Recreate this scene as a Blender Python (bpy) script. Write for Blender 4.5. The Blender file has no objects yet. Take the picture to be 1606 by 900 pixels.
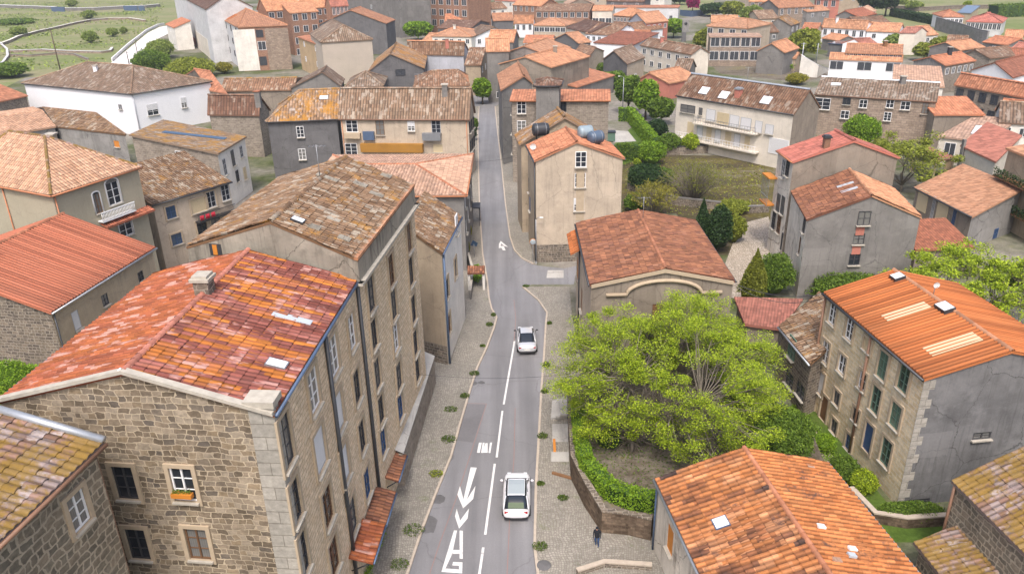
import bpy, math, random
import numpy as np
from mathutils import Vector, Matrix

random.seed(7); RNG = np.random.default_rng(7)
SC = bpy.context.scene
COL = SC.collection

# ------------------------------------------------------------------ camera, sky, sun, exposure
FPX, CAM_H, PITCH, ROLL = 1230.0, 33.5, math.radians(24.0), math.radians(-1.2)
CXP, CYP = 803.0, 450.0
FW = np.array([0, math.cos(PITCH), -math.sin(PITCH)])
_u0 = np.array([0, math.sin(PITCH), math.cos(PITCH)]); _r0 = np.array([1.0, 0, 0])
RT = _r0*math.cos(ROLL) + _u0*math.sin(ROLL)
UP = _u0*math.cos(ROLL) - _r0*math.sin(ROLL)
CAMP = np.array([0.0, 0.0, CAM_H])
cd = bpy.data.cameras.new('camera'); cam = bpy.data.objects.new('camera', cd); COL.objects.link(cam)
cd.sensor_fit = 'HORIZONTAL'; cd.sensor_width = 36.0; cd.lens = 36.0*FPX/1606.0
cd.clip_start = 0.5; cd.clip_end = 6000
cam.matrix_world = Matrix(((RT[0], UP[0], -FW[0], 0), (RT[1], UP[1], -FW[1], 0), (RT[2], UP[2], -FW[2], CAM_H), (0, 0, 0, 1)))
SC.camera = cam

SUN_EL, SUN_AZ = math.radians(58), math.radians(186)      # azimuth clockwise from +Y
w = bpy.data.worlds.new('World'); SC.world = w; w.use_nodes = True
nt = w.node_tree; nt.nodes.clear()
sky = nt.nodes.new('ShaderNodeTexSky'); sky.sky_type = 'NISHITA'; sky.sun_disc = False
sky.sun_elevation = SUN_EL; sky.sun_rotation = SUN_AZ
sky.air_density = 1.0; sky.dust_density = 6.0; sky.ozone_density = 1.0
bg = nt.nodes.new('ShaderNodeBackground'); bg.inputs[1].default_value = 0.15
wo = nt.nodes.new('ShaderNodeOutputWorld')
nt.links.new(sky.outputs[0], bg.inputs[0]); nt.links.new(bg.outputs[0], wo.inputs[0])
sl = bpy.data.lights.new('sun', 'SUN'); so = bpy.data.objects.new('sun', sl); COL.objects.link(so)
sl.energy = 1.5; sl.angle = math.radians(10); sl.color = (1.0, 0.97, 0.94)
so.rotation_euler = (math.pi/2 - SUN_EL, 0, math.pi - SUN_AZ)
so.location = (0, 0, 120)
SC.view_settings.view_transform = 'Standard'; SC.view_settings.look = 'None'
SC.view_settings.exposure = 0.82; SC.view_settings.gamma = 1.0
SC.view_settings.use_curve_mapping = False
SC.cycles.max_bounces = 6; SC.cycles.diffuse_bounces = 3; SC.cycles.glossy_bounces = 2
SC.cycles.transmission_bounces = 2; SC.cycles.transparent_max_bounces = 4

# ------------------------------------------------------------------ photo pixel -> place in the village
def ray(u, v): return FW + RT*(u-CXP)/FPX - UP*(v-CYP)/FPX
def P(u, v, z=0.0):
    d = ray(u, v); t = (z-CAM_H)/d[2]
    return CAMP + d*t
def on_plane(u, v, p0, dirxy):
    """the pixel's ray meets the vertical plane through p0 along dirxy"""
    n = np.array([-dirxy[1], dirxy[0], 0.0]); d = ray(u, v)
    t = ((np.array([p0[0], p0[1], 0])-CAMP) @ n)/(d @ n)
    return CAMP + d*t

# ------------------------------------------------------------------ node helper
class N:
    def __init__(s, name):
        s.m = bpy.data.materials.new(name); s.m.use_nodes = True
        s.t = s.m.node_tree; s.t.nodes.clear()
        s.out = s.t.nodes.new('ShaderNodeOutputMaterial')
        s.b = s.t.nodes.new('ShaderNodeBsdfPrincipled')
        s.t.links.new(s.b.outputs[0], s.out.inputs[0])
        s.b.inputs['Roughness'].default_value = 0.85
        s.b.inputs['Specular IOR Level'].default_value = 0.25
    def L(s, a, b): s.t.links.new(a, b)
    def setin(s, node, key, val):
        i = node.inputs[key]
        if hasattr(val, 'is_output') or isinstance(val, bpy.types.NodeSocket): s.L(val, i)
        elif isinstance(val, (tuple, list)) and len(val) == 3 and i.type == 'RGBA': i.default_value = (*val, 1)
        else: i.default_value = val
    def node(s, typ, ins=None, **props):
        n = s.t.nodes.new(typ)
        for k, v in props.items(): setattr(n, k, v)
        for k, v in (ins or {}).items(): s.setin(n, k, v)
        return n
    def uv(s): return s.node('ShaderNodeUVMap', uv_map='UVMap').outputs[0]
    def obj(s): return s.node('ShaderNodeTexCoord').outputs['Object']
    def geo(s): return s.node('ShaderNodeNewGeometry').outputs['Position']
    def scale(s, vec, sc): return s.node('ShaderNodeVectorMath', {0: vec, 1: sc}, operation='MULTIPLY').outputs[0]
    def vadd(s, a, b): return s.node('ShaderNodeVectorMath', {0: a, 1: b}, operation='ADD').outputs[0]
    def noise(s, vec, scale, detail=4, rough=0.6, color=False):
        n = s.node('ShaderNodeTexNoise', {'Vector': vec, 'Scale': scale, 'Detail': detail, 'Roughness': rough})
        return n.outputs['Color' if color else 'Fac']
    def math(s, op, a, b=0.0, clamp=False):
        n = s.node('ShaderNodeMath', {0: a, 1: b}, operation=op); n.use_clamp = clamp; return n.outputs[0]
    def ramp(s, fac, stops, interp='LINEAR'):
        n = s.node('ShaderNodeValToRGB', {'Fac': fac}); r = n.color_ramp; r.interpolation = interp
        while len(r.elements) < len(stops): r.elements.new(0.5)
        for e, (p, c) in zip(r.elements, stops):
            e.position = p; e.color = (*c, 1) if isinstance(c, (tuple, list)) else (c, c, c, 1)
        return n.outputs[0]
    def mix(s, fac, a, b, mode='MIX'):
        n = s.node('ShaderNodeMix', data_type='RGBA', blend_type=mode)
        s.setin(n, 0, fac); s.setin(n, 6, a); s.setin(n, 7, b); return n.outputs[2]
    def hsv(s, col, h=0.5, sa=1.0, v=1.0):
        return s.node('ShaderNodeHueSaturation', {'Color': col, 'Hue': h, 'Saturation': sa, 'Value': v}).outputs[0]
    def sep(s, vec):
        n = s.node('ShaderNodeSeparateXYZ', {0: vec}); return n.outputs[0], n.outputs[1], n.outputs[2]
    def comb(s, x, y, z=0.0): return s.node('ShaderNodeCombineXYZ', {0: x, 1: y, 2: z}).outputs[0]
    def white(s, vec, color=False): return s.node('ShaderNodeTexWhiteNoise', {'Vector': vec}, noise_dimensions='3D').outputs['Color' if color else 'Value']
    def bump(s, h, strength=0.5, dist=0.05):
        n = s.node('ShaderNodeBump', {'Height': h, 'Strength': strength, 'Distance': dist}); s.L(n.outputs[0], s.b.inputs['Normal']); return n
    def done(s, col=None, rough=None, spec=None):
        if col is not None: s.setin(s.b, 'Base Color', col)
        if rough is not None: s.setin(s.b, 'Roughness', rough)
        if spec is not None: s.setin(s.b, 'Specular IOR Level', spec)
        return s.m

M = {}
def flat_mat(name, col, rough=0.6, spec=0.4, var=0.12, metal=0.0):
    n = N(name)
    f = n.noise(n.obj(), 3.0, 3)
    c = n.mix(f, tuple(x*(1-var) for x in col), tuple(min(1, x*(1+var)) for x in col))
    n.b.inputs['Metallic'].default_value = metal
    M[name] = n.done(c, rough, spec); return M[name]

RK = 0.72
def roof_mat(name, pal, moss=None, moss_amt=0.0, pale=None, pale_amt=0.0, dark_amt=0.25, run=1.0, geo=False, groove=0.55, sat=1.0):
    """pal: list of tile colours; uv is in tiles (u across, v courses)"""
    n = N(name); uv = n.uv(); x, y, _ = n.sep(uv)
    fx = n.math('FLOOR', x)
    if run > 1:   # long strips of one batch of tiles
        sh = n.white(n.comb(fx, 3.3, 1.0))
        yy = n.math('FLOOR', n.math('DIVIDE', n.math('ADD', y, n.math('MULTIPLY', sh, run*5)), run))
        fx2 = n.math('FLOOR', n.math('DIVIDE', x, 2.0))
        tid = n.comb(fx2, yy, 2.0)
    else:
        tid = n.comb(fx, n.math('FLOOR', y), 0.5)
    r = n.white(tid)
    big = n.noise(uv, 0.09, 5, 0.65)
    r2 = n.math('ADD', n.math('MULTIPLY', r, 0.62), n.math('MULTIPLY', big, 0.55))
    r2 = n.math('SUBTRACT', r2, 0.08)
    pal = [tuple(c*RK for c in p) for p in pal]; k = len(pal)
    if pale: pale = tuple(c*RK for c in pale)
    col = n.ramp(r2, [(i/(k-1)*0.86+0.07, c) for i, c in enumerate(pal)])
    # per tile brightness
    r3 = n.white(n.comb(fx, n.math('FLOOR', y), 9.0))
    col = n.mix(1.0, col, n.ramp(r3, [(0, 0.72), (1, 1.22)]), 'MULTIPLY')
    # darker along the grooves and course ends
    gx = n.math('FRACT', x); gy = n.math('FRACT', y)
    if groove:
        gr = n.ramp(gx, [(0.0, 1-groove), (0.14, 1.0), (0.58, 1.0), (0.74, 1-groove), (0.92, 1-groove*1.15), (1.0, 1-groove)])
        col = n.mix(0.75, col, gr, 'MULTIPLY')
    ce = n.ramp(gy, [(0, 0.6), (0.08, 1.0), (0.9, 1.0), (1.0, 0.8)])
    col = n.mix(0.6, col, ce, 'MULTIPLY')
    if pale:
        pf = n.noise(n.scale(uv, (0.5, 0.22, 1)), 0.9, 4, 0.7)
        pt = n.white(n.comb(fx, n.math('FLOOR', y), 4.0))
        pf = n.math('ADD', pf, n.math('MULTIPLY', n.math('SUBTRACT', pt, 0.5), 0.22))
        col = n.mix(n.ramp(pf, [(0.62-pale_amt*0.3, 0.0), (0.70-pale_amt*0.3, 0.85)]), col, pale)
    if moss:
        mf = n.noise(uv, 0.22, 6, 0.72)
        mf2 = n.noise(uv, 1.7, 3, 0.7)
        mf = n.math('ADD', n.math('MULTIPLY', mf, 0.72), n.math('MULTIPLY', mf2, 0.28))
        col = n.mix(n.ramp(mf, [(0.66-moss_amt*0.3, 0.0), (0.74-moss_amt*0.3, 0.85)]), col, moss)
    d = n.noise(uv, 0.35, 5, 0.7)
    col = n.mix(dark_amt, col, n.ramp(d, [(0.3, 0.35), (0.6, 1.1)]), 'MULTIPLY')
    fine = n.noise(n.scale(uv, (3, 6, 1)), 2.0, 3, 0.7)
    col = n.mix(0.35, col, n.ramp(fine, [(0.25, 0.6), (0.75, 1.25)]), 'MULTIPLY')
    if not geo:
        orv = n.node('ShaderNodeObjectInfo').outputs['Random']
        col = n.mix(1.0, col, n.ramp(orv, [(0.0, (0.72, 0.68, 0.66)), (0.35, (0.95, 0.96, 0.95)), (0.7, (1.06, 0.98, 0.90)), (1.0, (0.86, 0.90, 0.92))]), 'MULTIPLY')
        h = n.math('ADD', n.math('MULTIPLY', n.math('ABSOLUTE', n.math('SINE', n.math('MULTIPLY', x, math.pi))), 1.0), n.math('MULTIPLY', gy, -0.4))
        n.bump(h, 0.7, 0.06)
    else:
        n.bump(fine, 0.25, 0.02)
    M[name] = n.done(col, 0.82, 0.3); return M[name]

def plaster(name, col, stain=(0.10, 0.095, 0.09), amt=0.4, mottle=0.15, streak=0.5, rough=0.9):
    n = N(name); uv = n.uv()
    a = n.noise(uv, 0.35, 6, 0.65); b = n.noise(uv, 6.0, 4, 0.7)
    c = n.mix(n.ramp(a, [(0.3, 0.0), (0.7, 1.0)]), tuple(x*(1-mottle) for x in col), tuple(min(0.95, x*(1+mottle)) for x in col))
    st = n.noise(n.scale(uv, (1.6, 0.10, 1)), 1.3, 5, 0.65)       # run-off streaks
    pt = n.noise(uv, 0.16, 3, 0.5)
    sf = n.math('MULTIPLY', n.ramp(st, [(0.5, 0.0), (0.72, 1.0)]), n.ramp(pt, [(0.42, 0.0), (0.62, 1.0)]))
    c = n.mix(n.math('MULTIPLY', sf, amt*streak*2, True), c, stain)
    st2 = n.noise(n.scale(n.vadd(uv, (7.3, 51.0, 0)), (3.6, 0.16, 1)), 1.0, 4, 0.7)
    c = n.mix(n.math('MULTIPLY', n.ramp(st2, [(0.56, 0.0), (0.70, 1.0)]), amt*.8, True), c, stain)
    lt = n.noise(n.vadd(uv, (3.1, 77.0, 0)), 0.3, 6, 0.72)
    c = n.mix(n.ramp(lt, [(0.56, 0.0), (0.66, min(1, amt*.9))]), c, tuple(min(.9, x*1.35) for x in col))
    gr = n.noise(n.vadd(uv, (31.7, 8.8, 0)), 0.55, 7, 0.75)
    c = n.mix(n.ramp(gr, [(0.52, 0.0), (0.75, amt*0.8)]), c, stain)
    # hairline cracks and squarish repair patches
    cw = n.noise(uv, 0.8, 4, 0.7, color=True)
    ck = n.node('ShaderNodeTexVoronoi', {'Vector': n.vadd(uv, n.scale(n.vadd(cw, (-.5, -.5, -.5)), (1.1, 1.1, 0))), 'Scale': 0.22}, feature='DISTANCE_TO_EDGE')
    c = n.mix(n.math('MULTIPLY', n.ramp(ck.outputs['Distance'], [(0.0, 1.0), (0.008, 0.0)]), min(1.0, amt*1.2)), c, stain)
    pw = n.vadd(uv, n.scale(n.vadd(cw, (-.5, -.5, -.5)), (.5, .5, 0))); px_, py_, _ = n.sep(n.scale(pw, (.42, .55, 1)))
    pr = n.white(n.comb(n.math('FLOOR', px_), n.math('FLOOR', py_), 3.0))
    c = n.mix(n.math('MULTIPLY', n.ramp(pr, [(0.0, 0.5), (0.07, 0.0), (0.93, 0.0), (0.935, 0.6)], 'CONSTANT'), min(1.0, amt)), c, tuple(min(.9, x*1.25+.02) for x in col))
    c = n.mix(0.22, c, n.ramp(b, [(0.3, 0.65), (0.7, 1.25)]), 'MULTIPLY')
    n.bump(b, 0.2, 0.02)
    M[name] = n.done(c, rough, 0.2); return M[name]

def rubble(name, stones, mortar, bw=0.62, bh=0.32, ms=0.035, wob=0.30, stain=0.35, mort_var=0.5):
    """roughly coursed field stone with irregular joints"""
    n = N(name); uv = n.uv()
    w1 = n.noise(uv, 0.8, 2, 0.5, color=True); w2 = n.noise(uv, 3.2, 2, 0.5, color=True)
    wv = n.vadd(uv, n.scale(n.vadd(w1, (-0.5, -0.5, -0.5)), (wob*1.6, wob, 0)))
    wv = n.vadd(wv, n.scale(n.vadd(w2, (-0.5, -0.5, -0.5)), (wob*.55, wob*.45, 0)))
    br = n.node('ShaderNodeTexBrick', {'Vector': wv, 'Color1': (0, 0, 0, 1), 'Color2': (1, 1, 1, 1), 'Mortar': (.5, .5, .5, 1), 'Scale': 1.0,
        'Mortar Size': ms, 'Mortar Smooth': 0.25, 'Bias': 0.0, 'Brick Width': bw, 'Row Height': bh}, offset=0.37, offset_frequency=2, squash=0.62, squash_frequency=3)
    rx, ry, _ = n.sep(br.outputs['Color'])
    k = len(stones); col = n.ramp(rx, [(0.12+0.76*i/(k-1), c) for i, c in enumerate(stones)])
    f = n.noise(uv, 6.0, 5, 0.7); f2 = n.noise(n.scale(uv, (1.5, 2.8, 1)), 1.0, 3, 0.6)
    col = n.mix(0.6, col, n.ramp(f, [(0.25, 0.5), (0.75, 1.4)]), 'MULTIPLY')
    col = n.mix(0.6, col, n.ramp(f2, [(0.3, 0.55), (0.7, 1.3)]), 'MULTIPLY')
    mk = n.math('MULTIPLY', br.outputs['Fac'], n.ramp(n.noise(uv, 0.5, 4, 0.6), [(0.3, 1-mort_var), (0.55, 1.0)]))
    mc = n.mix(0.5, mortar, n.ramp(f, [(0.25, 0.6), (0.75, 1.2)]), 'MULTIPLY')
    col = n.mix(mk, col, mc)
    d = n.noise(n.scale(uv, (0.9, 0.25, 1)), 0.7, 5, 0.65)
    col = n.mix(stain, col, n.ramp(d, [(0.32, 0.3), (0.6, 1.15)]), 'MULTIPLY')
    n.bump(n.math('ADD', n.math('MULTIPLY', br.outputs['Fac'], -1.0), n.math('MULTIPLY', f, 0.6)), 0.6, 0.05)
    M[name] = n.done(col, 0.92, 0.15); return M[name]

def ashlar(name, c1, c2, mortar, bw=0.62, bh=0.30, ms=0.018, stain=0.3, wob=0.10):
    n = N(name); uv = n.uv()
    wb = n.noise(uv, 1.4, 3, 0.5, color=True)
    wv = n.vadd(uv, n.scale(n.vadd(wb, (-0.5, -0.5, -0.5)), (wob, wob*0.9, 0)))
    br = n.node('ShaderNodeTexBrick', {'Vector': wv, 'Color1': (*c1, 1), 'Color2': (*c2, 1), 'Mortar': (*mortar, 1), 'Scale': 1.0,
        'Mortar Size': ms, 'Mortar Smooth': 0.3, 'Bias': 0.0, 'Brick Width': bw, 'Row Height': bh})
    f = n.noise(uv, 5.0, 5, 0.7); f2 = n.noise(n.scale(uv, (1.7, 3.2, 1)), 1.0, 3, 0.6)
    col = n.mix(0.55, br.outputs['Color'], n.ramp(f, [(0.25, 0.55), (0.75, 1.35)]), 'MULTIPLY')
    col = n.mix(0.45, col, n.ramp(f2, [(0.3, 0.6), (0.7, 1.2)]), 'MULTIPLY')
    d = n.noise(n.scale(uv, (0.8, 0.22, 1)), 0.8, 5, 0.65)
    col = n.mix(stain, col, n.ramp(d, [(0.32, 0.35), (0.6, 1.12)]), 'MULTIPLY')
    n.bump(n.math('ADD', n.math('MULTIPLY', br.outputs['Fac'], -1.0), n.math('MULTIPLY', f, 0.6)), 0.5, 0.03)
    M[name] = n.done(col, 0.92, 0.15); return M[name]

# ------------------------------------------------------------------ mesh builder
class MB:
    def __init__(s): s.v = []; s.f = []; s.uv = []; s.mi = []; s.sm = []
    def face(s, pts, uvs=None, mi=0, smooth=False):
        b = len(s.v); s.v.extend([tuple(map(float, p)) for p in pts]); s.f.append(list(range(b, b+len(pts))))
        s.uv.append(uvs); s.mi.append(mi); s.sm.append(smooth)
    def shared(s, V, F, mi=0, smooth=True, uvs=None):
        b = len(s.v); s.v.extend([tuple(map(float, p)) for p in V])
        for i, f in enumerate(F):
            s.f.append([b+k for k in f]); s.uv.append(uvs[i] if uvs else None); s.mi.append(mi); s.sm.append(smooth)
    def obox(s, o, ax, ay, az, mi=0):
        """box from corner o along three vectors"""
        o = np.array(o, float); ax = np.array(ax, float); ay = np.array(ay, float); az = np.array(az, float)
        c = [o, o+ax, o+ax+ay, o+ay, o+az, o+ax+az, o+ax+ay+az, o+ay+az]
        fs = [(0, 3, 2, 1), (4, 5, 6, 7), (0, 1, 5, 4), (1, 2, 6, 5), (2, 3, 7, 6), (3, 0, 4, 7)]
        if np.dot(np.cross(ax, ay), az) < 0: fs = [f[::-1] for f in fs]
        for f in fs: s.face([c[k] for k in f], mi=mi)
    def box(s, c, sz, mi=0, rz=0.0):
        cr, sr = math.cos(rz), math.sin(rz); ax = np.array([cr, sr, 0])*sz[0]; ay = np.array([-sr, cr, 0])*sz[1]; az = np.array([0, 0, sz[2]])
        s.obox(np.array(c, float)-ax/2-ay/2-az/2, ax, ay, az, mi)
    def tube(s, path, rad, sides=6, mi=0, caps=True, smooth=True):
        path = [np.array(p, float) for p in path]; n = len(path)
        if not hasattr(rad, '__len__'): rad = [rad]*n
        V = []; prev = None
        for i, p in enumerate(path):
            d = path[min(i+1, n-1)]-path[max(i-1, 0)]; L = np.linalg.norm(d); d = d/L if L > 1e-9 else np.array([0, 0, 1.0])
            a = np.cross(d, [0, 0, 1.0])
            if np.linalg.norm(a) < 1e-3: a = np.array([1.0, 0, 0])
            if prev is not None:
                a2 = prev-d*(prev@d)
                if np.linalg.norm(a2) > 1e-3: a = a2
            a /= np.linalg.norm(a); prev = a; b = np.cross(d, a)
            for k in range(sides):
                t = 2*math.pi*k/sides; V.append(p+(a*math.cos(t)+b*math.sin(t))*rad[i])
        F = []
        for i in range(n-1):
            for k in range(sides):
                k2 = (k+1) % sides; F.append((i*sides+k, i*sides+k2, (i+1)*sides+k2, (i+1)*sides+k))
        if caps: F.append(tuple(range(sides))[::-1]); F.append(tuple((n-1)*sides+k for k in range(sides)))
        s.shared(V, F, mi, smooth)
    def lathe(s, c, prof, sides=16, mi=0, smooth=True):
        V = []; F = []; n = len(prof)
        for r, z in prof:
            for k in range(sides):
                t = 2*math.pi*k/sides; V.append((c[0]+r*math.cos(t), c[1]+r*math.sin(t), c[2]+z))
        for i in range(n-1):
            for k in range(sides):
                k2 = (k+1) % sides; F.append((i*sides+k, i*sides+k2, (i+1)*sides+k2, (i+1)*sides+k))
        F.append(tuple(range(sides))[::-1]); F.append(tuple((n-1)*sides+k for k in range(sides)))
        s.shared(V, F, mi, smooth)
    def prism(s, poly, z0, z1, mi=0):
        """poly: CCW xy list"""
        n = len(poly)
        s.face([(p[0], p[1], z1) for p in poly], mi=mi); s.face([(p[0], p[1], z0) for p in poly][::-1], mi=mi)
        for i in range(n):
            a, b = poly[i], poly[(i+1) % n]; s.face([(a[0], a[1], z0), (b[0], b[1], z0), (b[0], b[1], z1), (a[0], a[1], z1)], mi=mi)
    def build(s, name, mats, parent=None, loc=(0, 0, 0), mesh_only=False):
        me = bpy.data.meshes.new(name)
        V = np.array(s.v, dtype=np.float64).reshape(-1, 3)-np.array(loc, float)
        me.from_pydata(V.tolist(), [], s.f)
        uvl = me.uv_layers.new(name='UVMap'); W = np.array(s.v, float).reshape(-1, 3); data = []
        for f, uv in zip(s.f, s.uv):
            if uv is None:
                p = W[f]; nn = np.zeros(3)
                for i in range(len(p)):
                    a = p[i]; b = p[(i+1) % len(p)]
                    nn += np.array([(a[1]-b[1])*(a[2]+b[2]), (a[2]-b[2])*(a[0]+b[0]), (a[0]-b[0])*(a[1]+b[1])])
                L = np.linalg.norm(nn); nn = nn/L if L > 0 else np.array([0, 0, 1.0])
                if abs(nn[2]) < 0.75:
                    t = np.array([-nn[1], nn[0]]); t /= max(1e-9, np.linalg.norm(t))
                    for q in p: data += [float(q[0]*t[0]+q[1]*t[1]), float(q[2])]
                else:
                    for q in p: data += [float(q[0]), float(q[1])]
            else:
                for q in uv: data += [float(q[0]), float(q[1])]
        uvl.data.foreach_set('uv', data)
        if not isinstance(mats, (list, tuple)): mats = [mats]
        for m in mats: me.materials.append(M[m] if isinstance(m, str) else m)
        me.polygons.foreach_set('material_index', s.mi); me.polygons.foreach_set('use_smooth', s.sm)
        me.update()
        if mesh_only: return me
        return link(name, me, parent, loc if parent is None else (0, 0, 0))

def link(name, data, parent=None, loc=(0, 0, 0)):
    o = bpy.data.objects.new(name, data); COL.objects.link(o); o.location = loc
    if parent is not None: o.parent = parent
    return o
def tag(o, label, cat, group=None, kind=None):
    o['label'] = label; o['category'] = cat
    if group: o['group'] = group
    if kind: o['kind'] = kind
    return o
def thing(name, loc, label, cat, group=None, rz=0.0):
    o = bpy.data.objects.new(name, None); COL.objects.link(o); o.location = loc; o.rotation_euler = (0, 0, rz)
    o.empty_display_size = 0.3
    return tag(o, label, cat, group)
def structure(o): o['kind'] = 'structure'; return o
def part(mb, name, mats, root):
    """world-space mesh builder -> child of root (root only translated)"""
    if not mb.f: return None
    return mb.build(name, mats, parent=root, loc=tuple(root.location) if root.parent is None else tuple(root.matrix_world.translation))
def copy_tree(o, parent=None):
    c = o.copy(); COL.objects.link(c)
    if parent is not None: c.parent = parent
    for ch in list(o.children): copy_tree(ch, c)
    return c
# ------------------------------------------------------------------ materials of the village
TS = dict
roof_mat('roof_patchwork', [(0.16, 0.05, 0.04), (0.25, 0.072, 0.052), (0.33, 0.105, 0.08), (0.40, 0.15, 0.12), (0.56, 0.185, 0.035), (0.62, 0.22, 0.04), (0.32, 0.10, 0.075)],
         pale=(0.60, 0.34, 0.30), pale_amt=0.12, run=5, dark_amt=0.45, geo=True, groove=0.5)
roof_mat('roof_patch_pale', [(0.34, 0.10, 0.07), (0.50, 0.15, 0.05), (0.42, 0.12, 0.06), (0.55, 0.18, 0.04)],
         pale=(0.62, 0.36, 0.30), pale_amt=0.2, run=6, dark_amt=0.4, geo=True, groove=0.35)
roof_mat('roof_aged', [(0.17, 0.095, 0.055), (0.29, 0.175, 0.105), (0.36, 0.235, 0.15), (0.26, 0.145, 0.075), (0.43, 0.31, 0.22)],
         moss=(0.30, 0.15, 0.03), moss_amt=0.4, pale=(0.48, 0.42, 0.34), pale_amt=0.2, dark_amt=0.5, geo=True, groove=0.75)
roof_mat('roof_red', [(0.46, 0.145, 0.08), (0.54, 0.18, 0.10), (0.60, 0.215, 0.125)], moss=(0.42, 0.16, 0.02), moss_amt=0.03, dark_amt=0.15, geo=True, groove=0.6)
roof_mat('roof_orange', [(0.50, 0.145, 0.04), (0.57, 0.18, 0.055), (0.63, 0.22, 0.075)], dark_amt=0.18, geo=True, groove=0.6)
roof_mat('roof_orange_worn', [(0.08, 0.05, 0.045), (0.10, 0.06, 0.05), (0.40, 0.15, 0.06), (0.58, 0.23, 0.085), (0.52, 0.19, 0.06), (0.66, 0.31, 0.15), (0.56, 0.20, 0.06), (0.34, 0.16, 0.08), (0.26, 0.11, 0.06)],
         moss=(0.09, 0.05, 0.04), moss_amt=0.30, run=2, dark_amt=0.45, geo=True, groove=0.6)
roof_mat('roof_peach', [(0.60, 0.33, 0.20), (0.66, 0.40, 0.26), (0.70, 0.44, 0.30)], dark_amt=0.12, geo=True, groove=0.5)
roof_mat('roof_moss', [(0.24, 0.14, 0.10), (0.34, 0.20, 0.15), (0.36, 0.27, 0.25), (0.42, 0.34, 0.32)], moss=(0.20, 0.122, 0.018), moss_amt=0.72, pale=(0.50, 0.43, 0.42), pale_amt=0.1, dark_amt=0.4, geo=True, groove=0.6)
roof_mat('roof_brick', [(0.20, 0.085, 0.055), (0.34, 0.14, 0.075), (0.44, 0.19, 0.10), (0.26, 0.11, 0.07), (0.50, 0.25, 0.15)],
         moss=(0.09, 0.065, 0.05), moss_amt=0.22, dark_amt=0.55, geo=True, groove=0.55)
roof_mat('roof_orange_stained', [(0.60, 0.20, 0.06), (0.68, 0.25, 0.085), (0.70, 0.29, 0.11)], moss=(0.07, 0.045, 0.04), moss_amt=0.36, dark_amt=0.35, geo=True, groove=0.65)
# farther roofs
roof_mat('far_salmon', [(0.60, 0.285, 0.155), (0.66, 0.335, 0.195), (0.70, 0.38, 0.225)], dark_amt=0.12, groove=0.3)
roof_mat('far_orange', [(0.56, 0.22, 0.12), (0.62, 0.265, 0.15), (0.66, 0.30, 0.175)], dark_amt=0.15, groove=0.3)
roof_mat('far_rose', [(0.50, 0.20, 0.15), (0.56, 0.24, 0.18)], dark_amt=0.12, groove=0.3)
roof_mat('far_pale', [(0.58, 0.38, 0.27), (0.64, 0.42, 0.31), (0.68, 0.46, 0.35)], dark_amt=0.12, groove=0.3)
roof_mat('far_brown', [(0.20, 0.11, 0.07), (0.30, 0.17, 0.105), (0.38, 0.23, 0.15), (0.26, 0.14, 0.08)], moss=(0.34, 0.19, 0.05), moss_amt=0.08, pale=(0.50, 0.42, 0.34), pale_amt=0.15, dark_amt=0.35, groove=0.5)
roof_mat('far_dark', [(0.16, 0.09, 0.065), (0.24, 0.13, 0.09), (0.28, 0.17, 0.12)], pale=(0.40, 0.33, 0.28), pale_amt=0.12, dark_amt=0.3, groove=0.5)
roof_mat('far_lichen', [(0.26, 0.15, 0.08), (0.38, 0.25, 0.16), (0.44, 0.32, 0.24)], moss=(0.36, 0.175, 0.02), moss_amt=0.6, pale=(0.52, 0.46, 0.42), pale_amt=0.2, dark_amt=0.25, groove=0.5)
roof_mat('far_tan', [(0.26, 0.175, 0.12), (0.36, 0.255, 0.18), (0.31, 0.20, 0.135), (0.40, 0.30, 0.225)], moss=(0.28, 0.15, 0.03), moss_amt=0.1, pale=(0.50, 0.43, 0.36), pale_amt=0.18, dark_amt=0.35, groove=0.65)
roof_mat('far_red', [(0.56, 0.19, 0.15), (0.62, 0.24, 0.19)], dark_amt=0.1, groove=0.25)
roof_mat('far_brickred', [(0.38, 0.14, 0.08), (0.46, 0.18, 0.11)], dark_amt=0.2, groove=0.35)

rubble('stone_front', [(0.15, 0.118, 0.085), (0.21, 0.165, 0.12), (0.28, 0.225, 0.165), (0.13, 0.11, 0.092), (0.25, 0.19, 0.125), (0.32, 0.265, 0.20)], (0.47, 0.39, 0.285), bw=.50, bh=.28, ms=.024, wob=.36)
rubble('stone_dark', [(0.12, 0.10, 0.085), (0.18, 0.15, 0.12), (0.22, 0.18, 0.14)], (0.34, 0.30, 0.25), bw=.5, bh=.26, ms=.025)
rubble('stone_light', [(0.22, 0.19, 0.145), (0.16, 0.14, 0.11), (0.28, 0.23, 0.17), (0.20, 0.17, 0.13)], (0.42, 0.36, 0.275), bw=.56, bh=.36, ms=.045, wob=.4)
rubble('retaining', [(0.10, 0.07, 0.05), (0.15, 0.11, 0.08), (0.19, 0.14, 0.10)], (0.13, 0.10, 0.07), bw=.42, bh=.2, ms=.02, stain=.6)
ashlar('stone_street', (0.64, 0.49, 0.335), (0.74, 0.60, 0.435), (0.44, 0.325, 0.21), bw=0.5, bh=0.25, ms=0.022, stain=.2, wob=.2)
ashlar('stone_yellow', (0.62, 0.48, 0.30), (0.74, 0.61, 0.43), (0.70, 0.62, 0.50), bw=0.7, bh=0.3, ms=0.03)
ashlar('stone_grey', (0.22, 0.185, 0.15), (0.31, 0.265, 0.22), (0.36, 0.31, 0.26), bw=0.6, bh=0.3, ms=0.02)
ashlar('stone_far', (0.26, 0.20, 0.155), (0.36, 0.285, 0.225), (0.20, 0.16, 0.13), bw=0.8, bh=0.4, ms=0.03)
ashlar('brick_far', (0.30, 0.17, 0.115), (0.36, 0.21, 0.145), (0.22, 0.13, 0.09), bw=0.6, bh=0.3, ms=0.03)
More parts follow.
